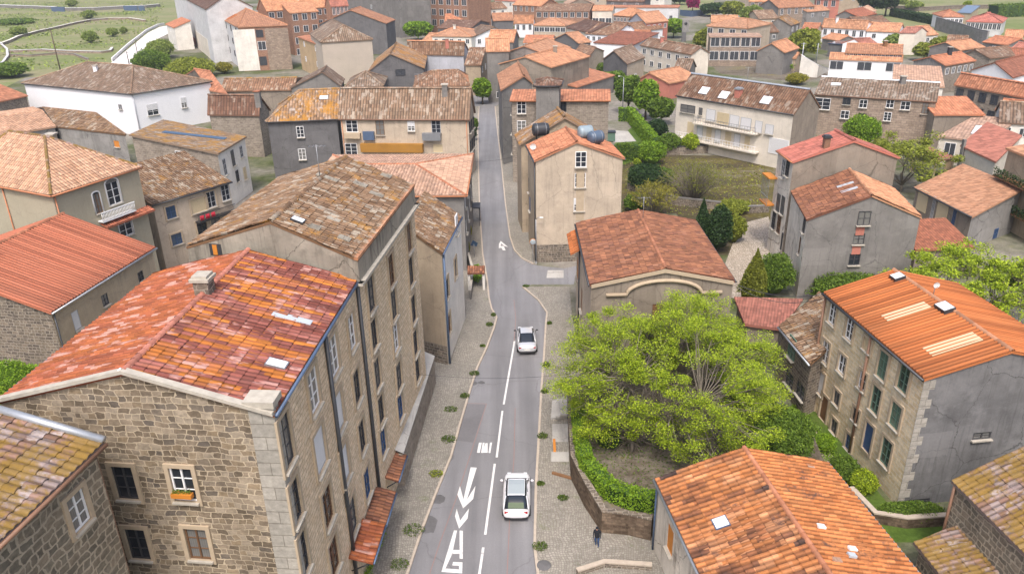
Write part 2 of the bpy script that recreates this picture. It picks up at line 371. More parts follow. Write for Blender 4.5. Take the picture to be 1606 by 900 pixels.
ashlar('quoin', (0.32, 0.30, 0.265), (0.38, 0.355, 0.315), (0.20, 0.18, 0.15), bw=1.4, bh=0.62, ms=0.02, wob=0.02)
plaster('pl_beige', (0.44, 0.365, 0.285), amt=0.4)
plaster('pl_clean', (0.44, 0.38, 0.32), amt=0.08, mottle=.06)
plaster('pl_tan', (0.36, 0.29, 0.21), stain=(0.16, 0.13, 0.10), amt=0.5)
plaster('pl_ochre_old', (0.38, 0.31, 0.22), stain=(0.22, 0.20, 0.17), amt=0.6)
plaster('pl_cream', (0.60, 0.545, 0.47), amt=0.15)
plaster('pl_khaki', (0.36, 0.325, 0.245), amt=0.12, mottle=0.06)
plaster('pl_white', (0.74, 0.74, 0.77), amt=0.05, mottle=0.03)
plaster('pl_offwhite', (0.66, 0.63, 0.58), amt=0.2)
plaster('pl_peel', (0.60, 0.55, 0.48), stain=(0.20, 0.17, 0.14), amt=0.8, streak=1.0)
plaster('pl_yellow', (0.44, 0.325, 0.20), amt=0.25)
plaster('pl_gold', (0.30, 0.15, 0.03), amt=0.1)
plaster('pl_red', (0.42, 0.16, 0.12), amt=0.2)
plaster('pl_bluegrey', (0.40, 0.41, 0.45), amt=0.2)
plaster('pl_palegrey', (0.52, 0.52, 0.53), amt=0.25)
plaster('con_grey', (0.23, 0.22, 0.21), stain=(0.07, 0.068, 0.065), amt=0.6, mottle=0.2)
plaster('con_dark', (0.125, 0.122, 0.125), stain=(0.055, 0.053, 0.053), amt=0.5, mottle=0.22)
plaster('con_slate', (0.15, 0.148, 0.15), stain=(0.065, 0.063, 0.063), amt=0.75, mottle=0.3)
plaster('con_mid', (0.185, 0.175, 0.165), stain=(0.085, 0.082, 0.08), amt=0.6, mottle=0.2)
plaster('con_brown', (0.225, 0.19, 0.155), stain=(0.09, 0.075, 0.06), amt=0.7, mottle=0.2)
plaster('con_edge', (0.26, 0.235, 0.195), stain=(0.09, 0.08, 0.065), amt=0.9, mottle=0.25, streak=0.9)
flat_mat('cap_stone', (0.38, 0.35, 0.30), 0.9, 0.2, 0.35)
flat_mat('surround', (0.40, 0.32, 0.23), 0.9, 0.2, 0.2)
flat_mat('white_paint', (0.72, 0.72, 0.73), 0.5, 0.4, 0.05)
flat_mat('grey_paint', (0.35, 0.36, 0.38), 0.5, 0.4, 0.08)
flat_mat('dark_frame', (0.05, 0.05, 0.055), 0.5, 0.4)
flat_mat('brown_frame', (0.14, 0.075, 0.04), 0.6, 0.3)
flat_mat('blue_frame', (0.03, 0.07, 0.17), 0.5, 0.4)
flat_mat('green_frame', (0.10, 0.17, 0.13), 0.6, 0.3)
flat_mat('orange_paint', (0.50, 0.19, 0.03), 0.6, 0.3)
flat_mat('gutter_dark', (0.055, 0.058, 0.065), 0.45, 0.4, 0.2, 0.3)
flat_mat('gutter_blue', (0.08, 0.12, 0.20), 0.45, 0.4, 0.2, 0.2)
flat_mat('gutter_zinc', (0.38, 0.40, 0.43), 0.4, 0.5, 0.25, 0.5)
flat_mat('gutter_brown', (0.20, 0.11, 0.07), 0.55, 0.4, 0.2)
flat_mat('gutter_copper', (0.42, 0.17, 0.08), 0.55, 0.4, 0.2)
flat_mat('shutter_pale', (0.62, 0.62, 0.63), 0.6, 0.3, 0.06)
flat_mat('shutter_beige', (0.52, 0.43, 0.28), 0.6, 0.3, 0.06)
flat_mat('metal_black', (0.03, 0.03, 0.033), 0.4, 0.4)
flat_mat('metal_grey', (0.30, 0.31, 0.33), 0.45, 0.5, 0.1, 0.6)
flat_mat('wood_brown', (0.19, 0.10, 0.05), 0.75, 0.2, 0.3)
flat_mat('skylight_white', (0.70, 0.72, 0.75), 0.25, 0.5, 0.08)
def glass(name, dark, light, rough=0.06):
    n = N(name); r = n.node('ShaderNodeObjectInfo').outputs['Random']; uv = n.uv()
    x, y, z = n.sep(n.obj())
    fold = n.math('ABSOLUTE', n.math('SINE', n.math('MULTIPLY', x, 31.0)))
    cur = n.mix(n.math('MULTIPLY', fold, 0.5), light, tuple(k*0.55 for k in light))
    c = n.mix(n.ramp(r, [(0.0, 0.0), (0.55, 0.0), (0.6, 0.55), (1.0, 0.85)], 'CONSTANT'), dark, cur)
    M[name] = n.done(c, rough, 0.6)
glass('glass', (0.022, 0.026, 0.034), (0.30, 0.29, 0.27))
glass('glass_green', (0.03, 0.05, 0.04), (0.16, 0.24, 0.18), 0.12)
glass('glass_blue', (0.04, 0.07, 0.12), (0.25, 0.32, 0.42))
flat_mat('sky_glass', (0.42, 0.46, 0.50), 0.08, 0.7, 0.1)
flat_mat('far_glass', (0.05, 0.055, 0.065), 0.15, 0.5, 0.3)

# ------------------------------------------------------------------ windows (shared meshes)
_WC = {}
def _win_meshes(w, h, style):
    key = (round(w, 2), round(h, 2), style)
    if key in _WC: return _WC[key]
    fm = {'case': 'white_paint', 'dark': 'dark_frame', 'brown': 'brown_frame', 'blue': 'blue_frame', 'green': 'green_frame', 'shut': 'grey_paint', 'half': 'white_paint',
          'tall': 'white_paint', 'door': 'brown_frame', 'bluedoor': 'blue_frame', 'board': 'orange_paint', 'void': 'dark_frame', 'bshut': 'shutter_beige', 'far': 'white_paint', 'fard': 'dark_frame',
          'garage': 'white_paint', 'grey': 'grey_paint'}[style]
    t = 0.07 if w > 0.7 else 0.05
    b = MB(); y0, y1 = 0.0, 0.07
    if style in ('far', 'fard'):
        t = 0.09
        for (cx, cz, sx, sz) in ((0, h/2-t/2, w, t), (0, -h/2+t/2, w, t), (-w/2+t/2, 0, t, h-2*t), (w/2-t/2, 0, t, h-2*t)): b.box((cx, -0.03, cz), (sx, 0.08, sz))
        b.box((0, -0.03, 0), (t*0.7, 0.07, h-2*t))
        b.face([(-w/2+t, -0.015, -h/2+t), (w/2-t, -0.015, -h/2+t), (w/2-t, -0.015, h/2-t), (-w/2+t, -0.015, h/2-t)], mi=1)
        r = (b.build('window', [fm, 'far_glass'], mesh_only=True), None, None, None); _WC[key] = r; return r
    zt, zb = h/2, -h/2
    for (cx, cz, sx, sz) in ((0, zt-t/2, w, t), (0, zb+t/2, w, t), (-w/2+t/2, 0, t, h-2*t), (w/2-t/2, 0, t, h-2*t)): b.box((cx, -0.035, cz), (sx, 0.07, sz))
    pane = MB(); pm = 'glass'
    extra = None
    gl = [(-w/2+t, -0.02, zb+t), (w/2-t, -0.02, zb+t), (w/2-t, -0.02, zt-t), (-w/2+t, -0.02, zt-t)]
    if style in ('case', 'dark', 'brown', 'blue', 'tall', 'half', 'green', 'grey'):
        b.box((0, -0.036, 0), (t*1.1, 0.075, h-2*t))
        nz = 1 if h < 1.5 else 2
        for i in range(nz):
            z = zb+(i+1)*h/(nz+1)
            for sx in (-1, 1): b.box((sx*(w/4), -0.032, z), (w/2-1.6*t, 0.05, 0.035))
        if style == 'green': pm = 'glass_green'
        if style == 'blue': pm = 'glass_blue'
        pane.face(gl)
        if style == 'half':
            extra = MB(); hh = (h-2*t)*0.55
            for i in range(int(hh/0.07)): extra.box((0, -0.075, zt-t-0.035-i*0.07), (w-1.2*t, 0.03, 0.06))
    elif style in ('shut', 'bshut', 'garage'):
        pm = 'shutter_beige' if style == 'bshut' else 'shutter_pale'
        k = max(3, int((h-2*t)/0.09)); dz = (h-2*t)/k
        for i in range(k): pane.box((0, -0.045, zb+t+(i+0.5)*dz), (w-2*t-0.004, 0.03, dz*0.86))
    elif style in ('door', 'bluedoor', 'board'):
        pm = {'door': 'wood_brown', 'bluedoor': 'blue_frame', 'board': 'orange_paint'}[style]
        k = max(2, int(w/0.18)); dx = (w-2*t)/k
        for i in range(k): pane.box((-w/2+t+(i+0.5)*dx, -0.03, 0), (dx*0.94, 0.04, h-2*t))
    else:
        pane.face(gl)
    s = MB(); s.box((0, -0.12, zb-0.05), (w+0.16, 0.34, 0.09))
    r = (b.build('window', fm, mesh_only=True), pane.build('pane', pm, mesh_only=True), s.build('sill', 'cap_stone', mesh_only=True),
         extra.build('blind', 'shutter_pale', mesh_only=True) if extra and extra.f else None)
    _WC[key] = r; return r

def _surround(w, h, q=0.2, m='surround'):
    key = ('sur', round(w, 2), round(h, 2), q, m)
    if key not in _WC:
        b = MB(); d = 0.10
        for (cx, cz, sx, sz) in ((0, h/2+q/2, w+2*q, q), (-w/2-q/2, 0, q, h), (w/2+q/2, 0, q, h), (0, -h/2-q/2, w+2*q, q)): b.box((cx, 0, cz), (sx, d, sz))
        _WC[key] = b.build('surround', m, mesh_only=True)
    return _WC[key]

def put(name, me, root, base, pos, ang, parent=None):
    o = bpy.data.objects.new(name, me); COL.objects.link(o)
    if parent is None:
        o.parent = root; o.location = (pos[0]-base[0], pos[1]-base[1], pos[2]-base[2]); o.rotation_euler = (0, 0, ang)
    else: o.parent = parent
    return o

# ------------------------------------------------------------------ roof planes
def roof_plane(mb, poly, tw=0.25, tl=0.42, geo=False, amp=0.045, off=0.03, jit=0.012, ucols=7):
    """poly: 3D points, first edge = eave. Adds tile sheet with uv in tiles."""
    p = [np.array(q, float) for q in poly]
    e = p[1]-p[0]; L = np.linalg.norm(e); e /= L
    nn = np.cross(e, p[-1]-p[0]); nn /= np.linalg.norm(nn)
    if nn[2] < 0: nn = -nn
    s = np.cross(nn, e); 
    if s[2] < 0: s = -s
    uvp = np.array([[(q-p[0]) @ e, (q-p[0]) @ s] for q in p])
    ou, ov_ = random.random()*40, random.random()*40
    ou = math.floor(ou); ov_ = math.floor(ov_)
    if not geo:
        pts = [q+nn*off for q in p]; uv = [(a/tw+ou, b/tl+ov_) for a, b in uvp]
        if np.dot(np.cross(pts[1]-pts[0], pts[2]-pts[0]), nn) < 0: pts = pts[::-1]; uv = uv[::-1]
        mb.face(pts, uv); return
    umin, umax = uvp[:, 0].min(), uvp[:, 0].max()
    nu = max(2, int(round((umax-umin)/tw)))
    tw2 = (umax-umin)/nu
    prof = [(0.0, 0.0), (0.10, 0.62), (0.22, 0.93), (0.36, 1.0), (0.50, 0.93), (0.62, 0.62), (0.72, 0.05), (0.86, -0.12)]
    us = []; hs = []; cid = []
    for i in range(nu):
        for (a, h) in prof: us.append(umin+(i+a)*tw2); hs.append(h); cid.append(i)
    us.append(umax); hs.append(0.0); cid.append(nu-1)
    us = np.array(us); hs = np.array(hs)
    lo = np.full(len(us), np.inf); hi = np.full(len(us), -np.inf)
    k = len(uvp)
    for i in range(k):
        a, b = uvp[i], uvp[(i+1) % k]
        u0, u1 = min(a[0], b[0]), max(a[0], b[0])
        m = (us >= u0-1e-6) & (us <= u1+1e-6)
        if abs(b[0]-a[0]) < 1e-6:
            for vv in (a[1], b[1]): lo[m] = np.minimum(lo[m], vv); hi[m] = np.maximum(hi[m], vv)
        else:
            vv = a[1]+(us-a[0])/(b[0]-a[0])*(b[1]-a[1])
            lo[m] = np.minimum(lo[m], vv[m]); hi[m] = np.maximum(hi[m], vv[m])
    vmax = uvp[:, 1].max(); vmin = uvp[:, 1].min(); nr = max(1, int(math.ceil((vmax-vmin)/tl)))
    rows = []; lift = []
    for r in range(nr):
        rows += [vmin+r*tl, vmin+(r+1)*tl-0.004]; lift += [0.028, 0.0]
    jt = RNG.normal(0, jit, (nu, nr)); sag = RNG.normal(0, 1)
    V = []; UV = []
    nR = len(rows)
    big = 0.05*np.sin(us*0.55+sag*3)  # gentle sag of an old roof
    for ri, (rv, lf) in enumerate(zip(rows, lift)):
        vv = np.clip(np.full(len(us), rv), lo, hi)
        hgt = off+hs*amp+lf+jt[np.array(cid), ri//2]+big*math.sin(math.pi*min(1, max(0, (rv-vmin)/(vmax-vmin))))*(1 if jit > 0.008 else 0)
        pts = p[0][None, :]+us[:, None]*e[None, :]+vv[:, None]*s[None, :]+hgt[:, None]*nn[None, :]
        V.append(pts); UV.append(np.stack([(us-umin)/tw2+ou, np.full(len(us), 0.0)+(vv-vmin)/tl+ov_], 1))
    V = np.concatenate(V); UV = np.concatenate(UV); nc = len(us)
    F = []; FU = []
    for ri in range(nR-1):
        for c in range(nc-1):
            i0 = ri*nc+c; q = (i0, i0+1, i0+nc+1, i0+nc)
            if abs(V[q[0]]-V[q[3]]).sum() < 1e-3 and abs(V[q[1]]-V[q[2]]).sum() < 1e-3: continue
            F.append(q); FU.append([UV[t] for t in q])
    # wind so that normal is up
    q = F[len(F)//2]
    if np.dot(np.cross(V[q[1]]-V[q[0]], V[q[2]]-V[q[0]]), nn) < 0:
        F = [f[::-1] for f in F]; FU = [f[::-1] for f in FU]
    mb.shared(V, F, 0, False, FU)

def slab(mb, poly, th=0.12):
    p = [np.array(q, float) for q in poly]
    nn = np.cross(p[1]-p[0], p[-1]-p[0])
    if nn[2] < 0: p = p[::-1]
    lo = [q-np.array([0, 0, th]) for q in p]; n = len(p)
    uvs = lambda k: [(0.3, 0.3)]*k
    mb.face(lo[::-1], uvs(n)); mb.face(p, uvs(n))
    for i in range(n): mb.face([lo[i], lo[(i+1) % n], p[(i+1) % n], p[i]], uvs(4))

def ridge_cap(mb, a, b, r=0.14, step=0.42, lift=0.06):
    a = np.array(a, float); b = np.array(b, float); d = b-a; L = np.linalg.norm(d); d /= L
    side = np.cross(d, [0, 0, 1.0]); side /= np.linalg.norm(side); up = np.cross(side, d)
    n = max(1, int(L/step)); ou = random.randint(0, 50)
    for i in range(n):
        s0 = a+d*(L*i/n)+up*lift; s1 = a+d*(L*(i+1.06)/n)+up*lift
        V = []
        for (c, rr) in ((s0, r*1.06), (s1, r*0.92)):
            for k in range(6):
                t = math.pi*k/5; V.append(c+side*math.cos(t)*rr+up*(math.sin(t)*rr-0.03))
        mb.shared(V, [(k, k+1, 7+k, 6+k) for k in range(5)], 0, True, [[(ou+0.3, i+0.2), (ou+0.5, i+0.2), (ou+0.5, i+0.8), (ou+0.3, i+0.8)]]*5)

# ------------------------------------------------------------------ the house
class House: pass
HOUSES = {}
GEO_DIST = 62.0
def perp_away(d):   # left of travel direction fl->fr  (CCW footprint: inside is left)
    return np.array([-d[1], d[0], 0.0])

def footprint(s):
    z = s['z']; g = lambda k: P(*s[k], z+s.get('dz', {}).get(k, 0)) if k in s else None
    fl, fr, br, bl = g('fl'), g('fr'), g('br'), g('bl')
    if fl is not None and fr is not None:
        d = fr-fl; d[2] = 0; L = np.linalg.norm(d[:2]); d = d/L; pw = perp_away(d)
        if br is None and bl is None:
            dep = s['dep']
            if dep == 'sym':
                side = 'R' if 'apexR' in s else 'L'
                c = fr if side == 'R' else fl
                q = on_plane(*s['apex'+side], c, pw); dep = float(np.clip(2*abs((q-c)[:2] @ pw[:2]), 4.5, 24))
            br = fr+pw*dep; bl = fl+pw*dep
        elif br is None: br = fr+(bl-fl)
        elif bl is None: bl = fl+(br-fr)
    else:
        d = br-bl; d[2] = 0; d /= np.linalg.norm(d); pw = perp_away(d)
        fl = bl-pw*s['dep']; fr = br-pw*s['dep']
    out = []
    for p in (fl, fr, br, bl):
        p = np.array(p, float); p[2] = z; out.append(p)
    return out

def house(label, cat='house', **s):
    h = House(); z = s['z']; z0 = s.get('z0', 0.0)
    A, B, C, D = footprint(s)                   # fl, fr, br, bl roof corners (CCW)
    h.c = dict(fl=A, fr=B, br=C, bl=D)
    ctr = (A+B+C+D)/4; base = (float(ctr[0]), float(ctr[1]), z0)
    root = thing(s.get('name', 'stone_house' if 'stone' in s['wm'] else 'house'), base, label, cat, s.get('group'))
    h.root = root; h.base = base
    near = s.get('geo', np.linalg.norm(ctr[:2]) < GEO_DIST)
    rtype = s.get('roof', 'gable'); rd = s.get('ridge', 'x'); rm = s['rm']
    mF, mB = (A+B)/2, (D+C)/2; mL, mR = (A+D)/2, (B+C)/2
    # ridge end points
    if rtype in ('gable', 'hip'):
        e0, e1 = (mL, mR) if rd == 'x' else (mF, mB)          # ridge runs e0 -> e1
        k0, k1 = ('L', 'R') if rd == 'x' else ('F', 'B')
        rdir = (e1-e0)/np.linalg.norm(e1-e0)
        rise = s.get('rise'); off0 = s.get('in'+k0, 0.0); off1 = s.get('in'+k1, 0.0); lat = None
        for k, c0, c1, mid in (('F', A, B, mF), ('R', B, C, mR), ('B', C, D, mB), ('L', D, A, mL)):
            if 'apex'+k in s:
                dd = (c1-c0)/np.linalg.norm(c1-c0); q = on_plane(*s['apex'+k], c0, dd); rise = q[2]-z
                lat = float(np.clip((q-mid)[:2] @ dd[:2], -0.35*np.linalg.norm(c1-c0), 0.35*np.linalg.norm(c1-c0)))
                if k in ('B', 'L'): lat = -lat       # measured along F/R direction
                if s.get('center'): lat = None
        for k in ('F', 'R', 'B', 'L'):
            if 'hip'+k in s:
                q = on_plane(*s['hip'+k], e0, rdir); rise = q[2]-z
                t = (q-e0)[:2] @ rdir[:2]; Lr = np.linalg.norm(e1-e0); tt = t if k == k0 else Lr-t
                if tt < 1.2 or tt > Lr*.6:      # keep the hip end over the house
                    tt = float(np.clip(tt, min(3.0, Lr*.4), Lr*.6)); t = tt if k == k0 else Lr-tt; xy = e0+rdir*t
                    d_ = ray(*s['hip'+k]); ts = (xy[:2] @ d_[:2])/(d_[:2] @ d_[:2]); rise = CAM_H+ts*d_[2]-z
                if k == k0: off0 = t
                elif k == k1: off1 = np.linalg.norm(e1-e0)-t
        rise = max(0.25, min(float(rise), s.get('maxrise', 6)))
        sh = np.zeros(3)
        if lat is not None:
            cr = (B-A)/np.linalg.norm(B-A) if rd == 'y' else (C-B)/np.linalg.norm(C-B); sh = cr*lat
        r0 = e0+rdir*off0+sh+np.array([0, 0, rise]); r1 = e1-rdir*off1+sh+np.array([0, 0, rise])
        h.r0, h.r1 = r0, r1
    zc = {k: z for k in ('fl', 'fr', 'br', 'bl')}
    if rtype == 'shed':
        hi = s['hi']; rise = s['rise']
        for k in {'F': ('fl', 'fr'), 'R': ('fr', 'br'), 'B': ('br', 'bl'), 'L': ('bl', 'fl')}[hi]: zc[k] = z+rise
    A3, B3, C3, D3 = [np.array([p[0], p[1], zc[k]]) for p, k in ((A, 'fl'), (B, 'fr'), (C, 'br'), (D, 'bl'))]
    # ---- roof surfaces
    planes = []
    if rtype == 'gable' or rtype == 'hip':
        if rd == 'x':
            planes = [('F', [A3, B3, r1, r0]), ('B', [C3, D3, r0, r1])]
            if off1 > 0.01: planes.append(('R', [B3, C3, r1]))
            if off0 > 0.01: planes.append(('L', [D3, A3, r0]))
        else:
            planes = [('R', [B3, C3, r1, r0]), ('L', [D3, A3, r0, r1])]
            if off0 > 0.01: planes.append(('F', [A3, B3, r0]))
            if off1 > 0.01: planes.append(('B', [C3, D3, r1]))
    elif rtype == 'shed':
        q = [A3, B3, C3, D3]; lo = {'F': 2, 'R': 3, 'B': 0, 'L': 1}[hi]
        planes = [({'F': 'B', 'R': 'L', 'B': 'F', 'L': 'R'}[hi], q[lo:]+q[:lo])]
    else: planes = [('T', [A3, B3, C3, D3])]
    h.planes = {k: p for k, p in planes}
    rms = s.get('rms', {})
    groups = {}
    for k, p in planes: groups.setdefault(rms.get(k, rm), []).append(p)
    roofobj = None
    for m, pl in groups.items():
        mb = MB()
        for p in pl:
            slab(mb, p, 0.14 if near else 0.2)
            if rtype == 'flat': mb.face([q+np.array([0, 0, 0.03]) for q in p], [(q[0], q[1]) for q in p])
            else: roof_plane(mb, p, s.get('tw', 0.26), s.get('tl', 0.42), near, amp=s.get('amp', 0.05), jit=s.get('jit', 0.012))
        o = part(mb, 'roof', m, root)
        if roofobj is None: roofobj = o
    h.roof = roofobj
    if rtype in ('gable', 'hip') and s.get('cap', True):
        mb = MB(); rr = 0.15 if near else 0.2
        ridge_cap(mb, r0, r1, rr)
        if off0 > 0.01:
            for p in ((A3, D3) if rd == 'x' else (A3, B3)): ridge_cap(mb, p, r0, rr)
        if off1 > 0.01:
            for p in ((B3, C3) if rd == 'x' else (C3, D3)): ridge_cap(mb, p, r1, rr)
        part(mb, 'ridge_cap', s.get('capm', rm), root)
    # ---- walls
    ov = s.get('ov', 0.28)
    def inset():
        pts = [A, B, C, D]; out = []
        for i in range(4):
            p = pts[i]; n1 = pts[(i+1) % 4]-p; n0 = pts[(i-1) % 4]-p
            n1 /= np.linalg.norm(n1); n0 /= np.linalg.norm(n0); out.append(p+(n0+n1)*ov)
        return out
    a, b, c, d = inset(); h.w = dict(fl=a, fr=b, br=c, bl=d)
    edges = {'F': (a, b), 'R': (b, c), 'B': (c, d), 'L': (d, a)}
    kk = {'F': ('fl', 'fr'), 'R': ('fr', 'br'), 'B': ('br', 'bl'), 'L': ('bl', 'fl')}
    ztop = z-0.06
    wms = s.get('wms', {}); wins = s.get('wins', {})
    wgroups = {}; todo = []
    for k, (p, q) in edges.items():
        L = np.linalg.norm((q-p)[:2]); u = (q-p)/L; u[2] = 0; nrm = np.array([u[1], -u[0], 0.0]); ang = math.atan2(u[1], u[0])
        ops = []
        for wn in wins.get(k, []):
            if wn[0] == 'grid':     # ('grid', ncols, nrows, w, h, style, [z first centre, z step])
                _, ncx, nrz, ww, hh, st = wn[:6]; zf, dz = wn[6:8] if len(wn) > 6 else (ztop-1.3, 2.9)
                for ci in range(ncx):
                    for ri in range(nrz):
                        ops.append((L*(ci+0.5)/ncx, zf-ri*dz, ww, hh, st))
            else:
                px, py, ww, hh, st = wn
                hit = on_plane(px, py, p, u); ops.append(((hit-p)[:2] @ u[:2], hit[2], ww, hh, st))
        mb = wgroups.setdefault(wms.get(k, s['wm']), MB())
        holes = []
        for (uc, zc_, ww, hh, st) in ops:
            u0, u1 = uc-ww/2, uc+ww/2
            if u1 < 0.2 or u0 > L-0.2: continue
            u0 = max(u0, 0.12); u1 = min(u1, L-0.12); ww2 = u1-u0
            if ww2 < 0.25: continue
            v0, v1 = zc_-hh/2, zc_+hh/2
            if v0 < z0+0.02: v1 += z0+0.02-v0; v0 = z0+0.02
            cut = near and v1 < ztop-0.12 and st not in ('far', 'fard')
            if any(u0 < H_[1]+0.05 and u1 > H_[0]-0.05 and v0 < H_[3]+0.05 and v1 > H_[2]-0.05 for H_ in holes): continue
            holes.append((u0, u1, v0, v1, cut)); todo.append((k, p, u, nrm, ang, (u0+u1)/2, (v0+v1)/2, ww2, hh, st, cut))
        ch = [H_ for H_ in holes if H_[4]]
        us = sorted({0.0, L, *[x for H_ in ch for x in H_[:2]]}); vs = sorted({z0, ztop, *[x for H_ in ch for x in H_[2:4]]})
        pt = lambda uu, vv, dpt=0.0: p+u*uu-nrm*dpt+np.array([0, 0, vv-p[2]])
        for i in range(len(us)-1):
            for j in range(len(vs)-1):
                cu, cv = (us[i]+us[i+1])/2, (vs[j]+vs[j+1])/2
                if any(H_[0] < cu < H_[1] and H_[2] < cv < H_[3] for H_ in ch): continue
                mb.face([pt(us[i], vs[j]), pt(us[i+1], vs[j]), pt(us[i+1], vs[j+1]), pt(us[i], vs[j+1])])
        R_ = 0.10
        for (u0, u1, v0, v1, _) in ch:
            mb.face([pt(u0, v0), pt(u0, v1), pt(u0, v1, R_), pt(u0, v0, R_)][::-1]); mb.face([pt(u1, v0), pt(u1, v0, R_), pt(u1, v1, R_), pt(u1, v1)][::-1])
            mb.face([pt(u0, v1), pt(u1, v1), pt(u1, v1, R_), pt(u0, v1, R_)][::-1]); mb.face([pt(u0, v0), pt(u0, v0, R_), pt(u1, v0, R_), pt(u1, v0)][::-1])
        # top of the wall: gable triangle or sloped strip
        if rtype in ('gable', 'hip'):
            gk = (('L', r0, off0), ('R', r1, off1)) if rd == 'x' else (('F', r0, off0), ('B', r1, off1))
            for kx, rp, of in gk:
                if kx == k and of <= 0.01:
                    t = np.clip((rp-p)[:2] @ u[:2], 0.05, L-0.05); apz = rp[2]-0.13
                    if apz > ztop+0.05: mb.face([pt(0, ztop), pt(L, ztop), pt(t, apz)])
        elif rtype == 'shed':
            za, zb = zc[kk[k][0]], zc[kk[k][1]]
            if max(za, zb) > z+0.01:
                q2 = [pt(0, ztop), pt(L, ztop)]
                if zb > z+0.01: q2.append(pt(L, zb-0.13-0.0))
                if za > z+0.01: q2.append(pt(0, za-0.13-0.0))
                mb.face(q2)
    h.wall = None
    for m, mb in wgroups.items():
        o = part(mb, 'wall', m, root)
        if h.wall is None: h.wall = o
    sur = s.get('sur')
    for (k, p, u, nrm, ang, uc, zc_, ww, hh, st, cut) in todo:
        me = _win_meshes(ww, hh, st)
        pos = p+u*uc+np.array([0, 0, zc_-p[2]])+nrm*(-0.09 if cut else 0.012)
        nm = 'door' if st in ('door', 'bluedoor', 'garage') else 'window'
        wo_ = put(nm, me[0], root, base, pos, ang)
        if me[1]: put('door_panel' if nm == 'door' else 'pane', me[1], root, base, pos, ang, wo_)
        if near or s.get('sills'):
            if me[3]: put('blind', me[3], root, base, pos, ang, wo_)
            if nm == 'window' and me[2]: put('sill', me[2], root, base, pos, ang, wo_)
            if sur and cut and hh > .7:
                so_ = put('surround', _surround(ww, hh, 0.19, sur), root, base, pos, ang, wo_); so_.location = (0, -0.13, 0)
    # ---- gutters along eaves
    gm = s.get('gut')
    if gm:
        for k, pl in h.planes.items():
            if k in s.get('gutsides', 'FRLB') and k in 'FRLB':
                x0, x1 = pl[0], pl[1]; dd = (x1-x0)/np.linalg.norm(x1-x0); nr = np.array([dd[1], -dd[0], 0])
                mb = MB(); mb.tube([x0+nr*0.07-np.array([0, 0, 0.07]), x1+nr*0.07-np.array([0, 0, 0.07])], 0.085, 6)
                part(mb, 'gutter', gm, root)
    if s.get('pipes'):
        for (k, fr_) in s['pipes']:
            p, q = edges[k]; L = np.linalg.norm((q-p)[:2]); u = (q-p)/L; nrm = np.array([u[1], -u[0], 0.0]); x = p+(q-p)*fr_+nrm*0.11
            mb = MB(); mb.tube([(x[0], x[1], ztop-0.1), (x[0], x[1], z0+0.05)], s.get('piper', 0.06), 8); part(mb, 'downpipe', s.get('pipem', 'gutter_dark'), root)
    h.edges = edges; h.z = z; HOUSES[label] = h
    return h

def roof_hit(h, k, u, v):
    """where a pixel's ray meets the roof plane k"""
    pl = h.planes[k]; n = np.cross(pl[1]-pl[0], pl[2]-pl[0]); n /= np.linalg.norm(n)
    if n[2] < 0: n = -n
    d = ray(u, v); t = ((pl[0]-CAMP) @ n)/(d @ n)
    e = (pl[1]-pl[0])/np.linalg.norm(pl[1]-pl[0]); s_ = np.cross(n, e)
    if s_[2] < 0: s_ = -s_
    return CAMP+d*t, e, s_, n

def skylight(h, k, u, v, w_, l_, m='sky_glass', fm='metal_grey', up=0.12):
    q, e, s_, n = roof_hit(h, k, u, v)
    b = MB(); b.obox(q-e*w_/2-s_*l_/2+n*0.02, e*w_, s_*l_, n*up); o = part(b, 'skylight', fm, h.root)
    b = MB(); b.obox(q-e*(w_/2-0.05)-s_*(l_/2-0.05)+n*(up+0.02), e*(w_-0.1), s_*(l_-0.1), n*0.015)
    b.build('pane', m, parent=o, loc=h.base)

def roof_patch(h, k, u, v, w_, l_, m, name='roof_patch', up=0.10):
    q, e, s_, n = roof_hit(h, k, u, v); b = MB(); b.obox(q-e*w_/2-s_*l_/2+n*0.02, e*w_, s_*l_, n*up); return part(b, name, m, h.root)

def chimney(h, k, u, v, sx, sy, hgt, m='stone_dark', capm='cap_stone'):
    q, e, s_, n = roof_hit(h, k, u, v); a = math.atan2(e[1], e[0])
    b = MB(); b.box(q+np.array([0, 0, hgt/2-0.4]), (sx, sy, hgt+0.8), rz=a); o = part(b, 'chimney', m, h.root)
    b = MB(); b.box(q+np.array([0, 0, hgt+0.05]), (sx+0.22, sy+0.22, 0.16), rz=a); b.box(q+np.array([0, 0, hgt+0.19]), (sx+0.02, sy+0.02, 0.14), rz=a)
    b.build('chimney_cap', capm, parent=o, loc=h.base)
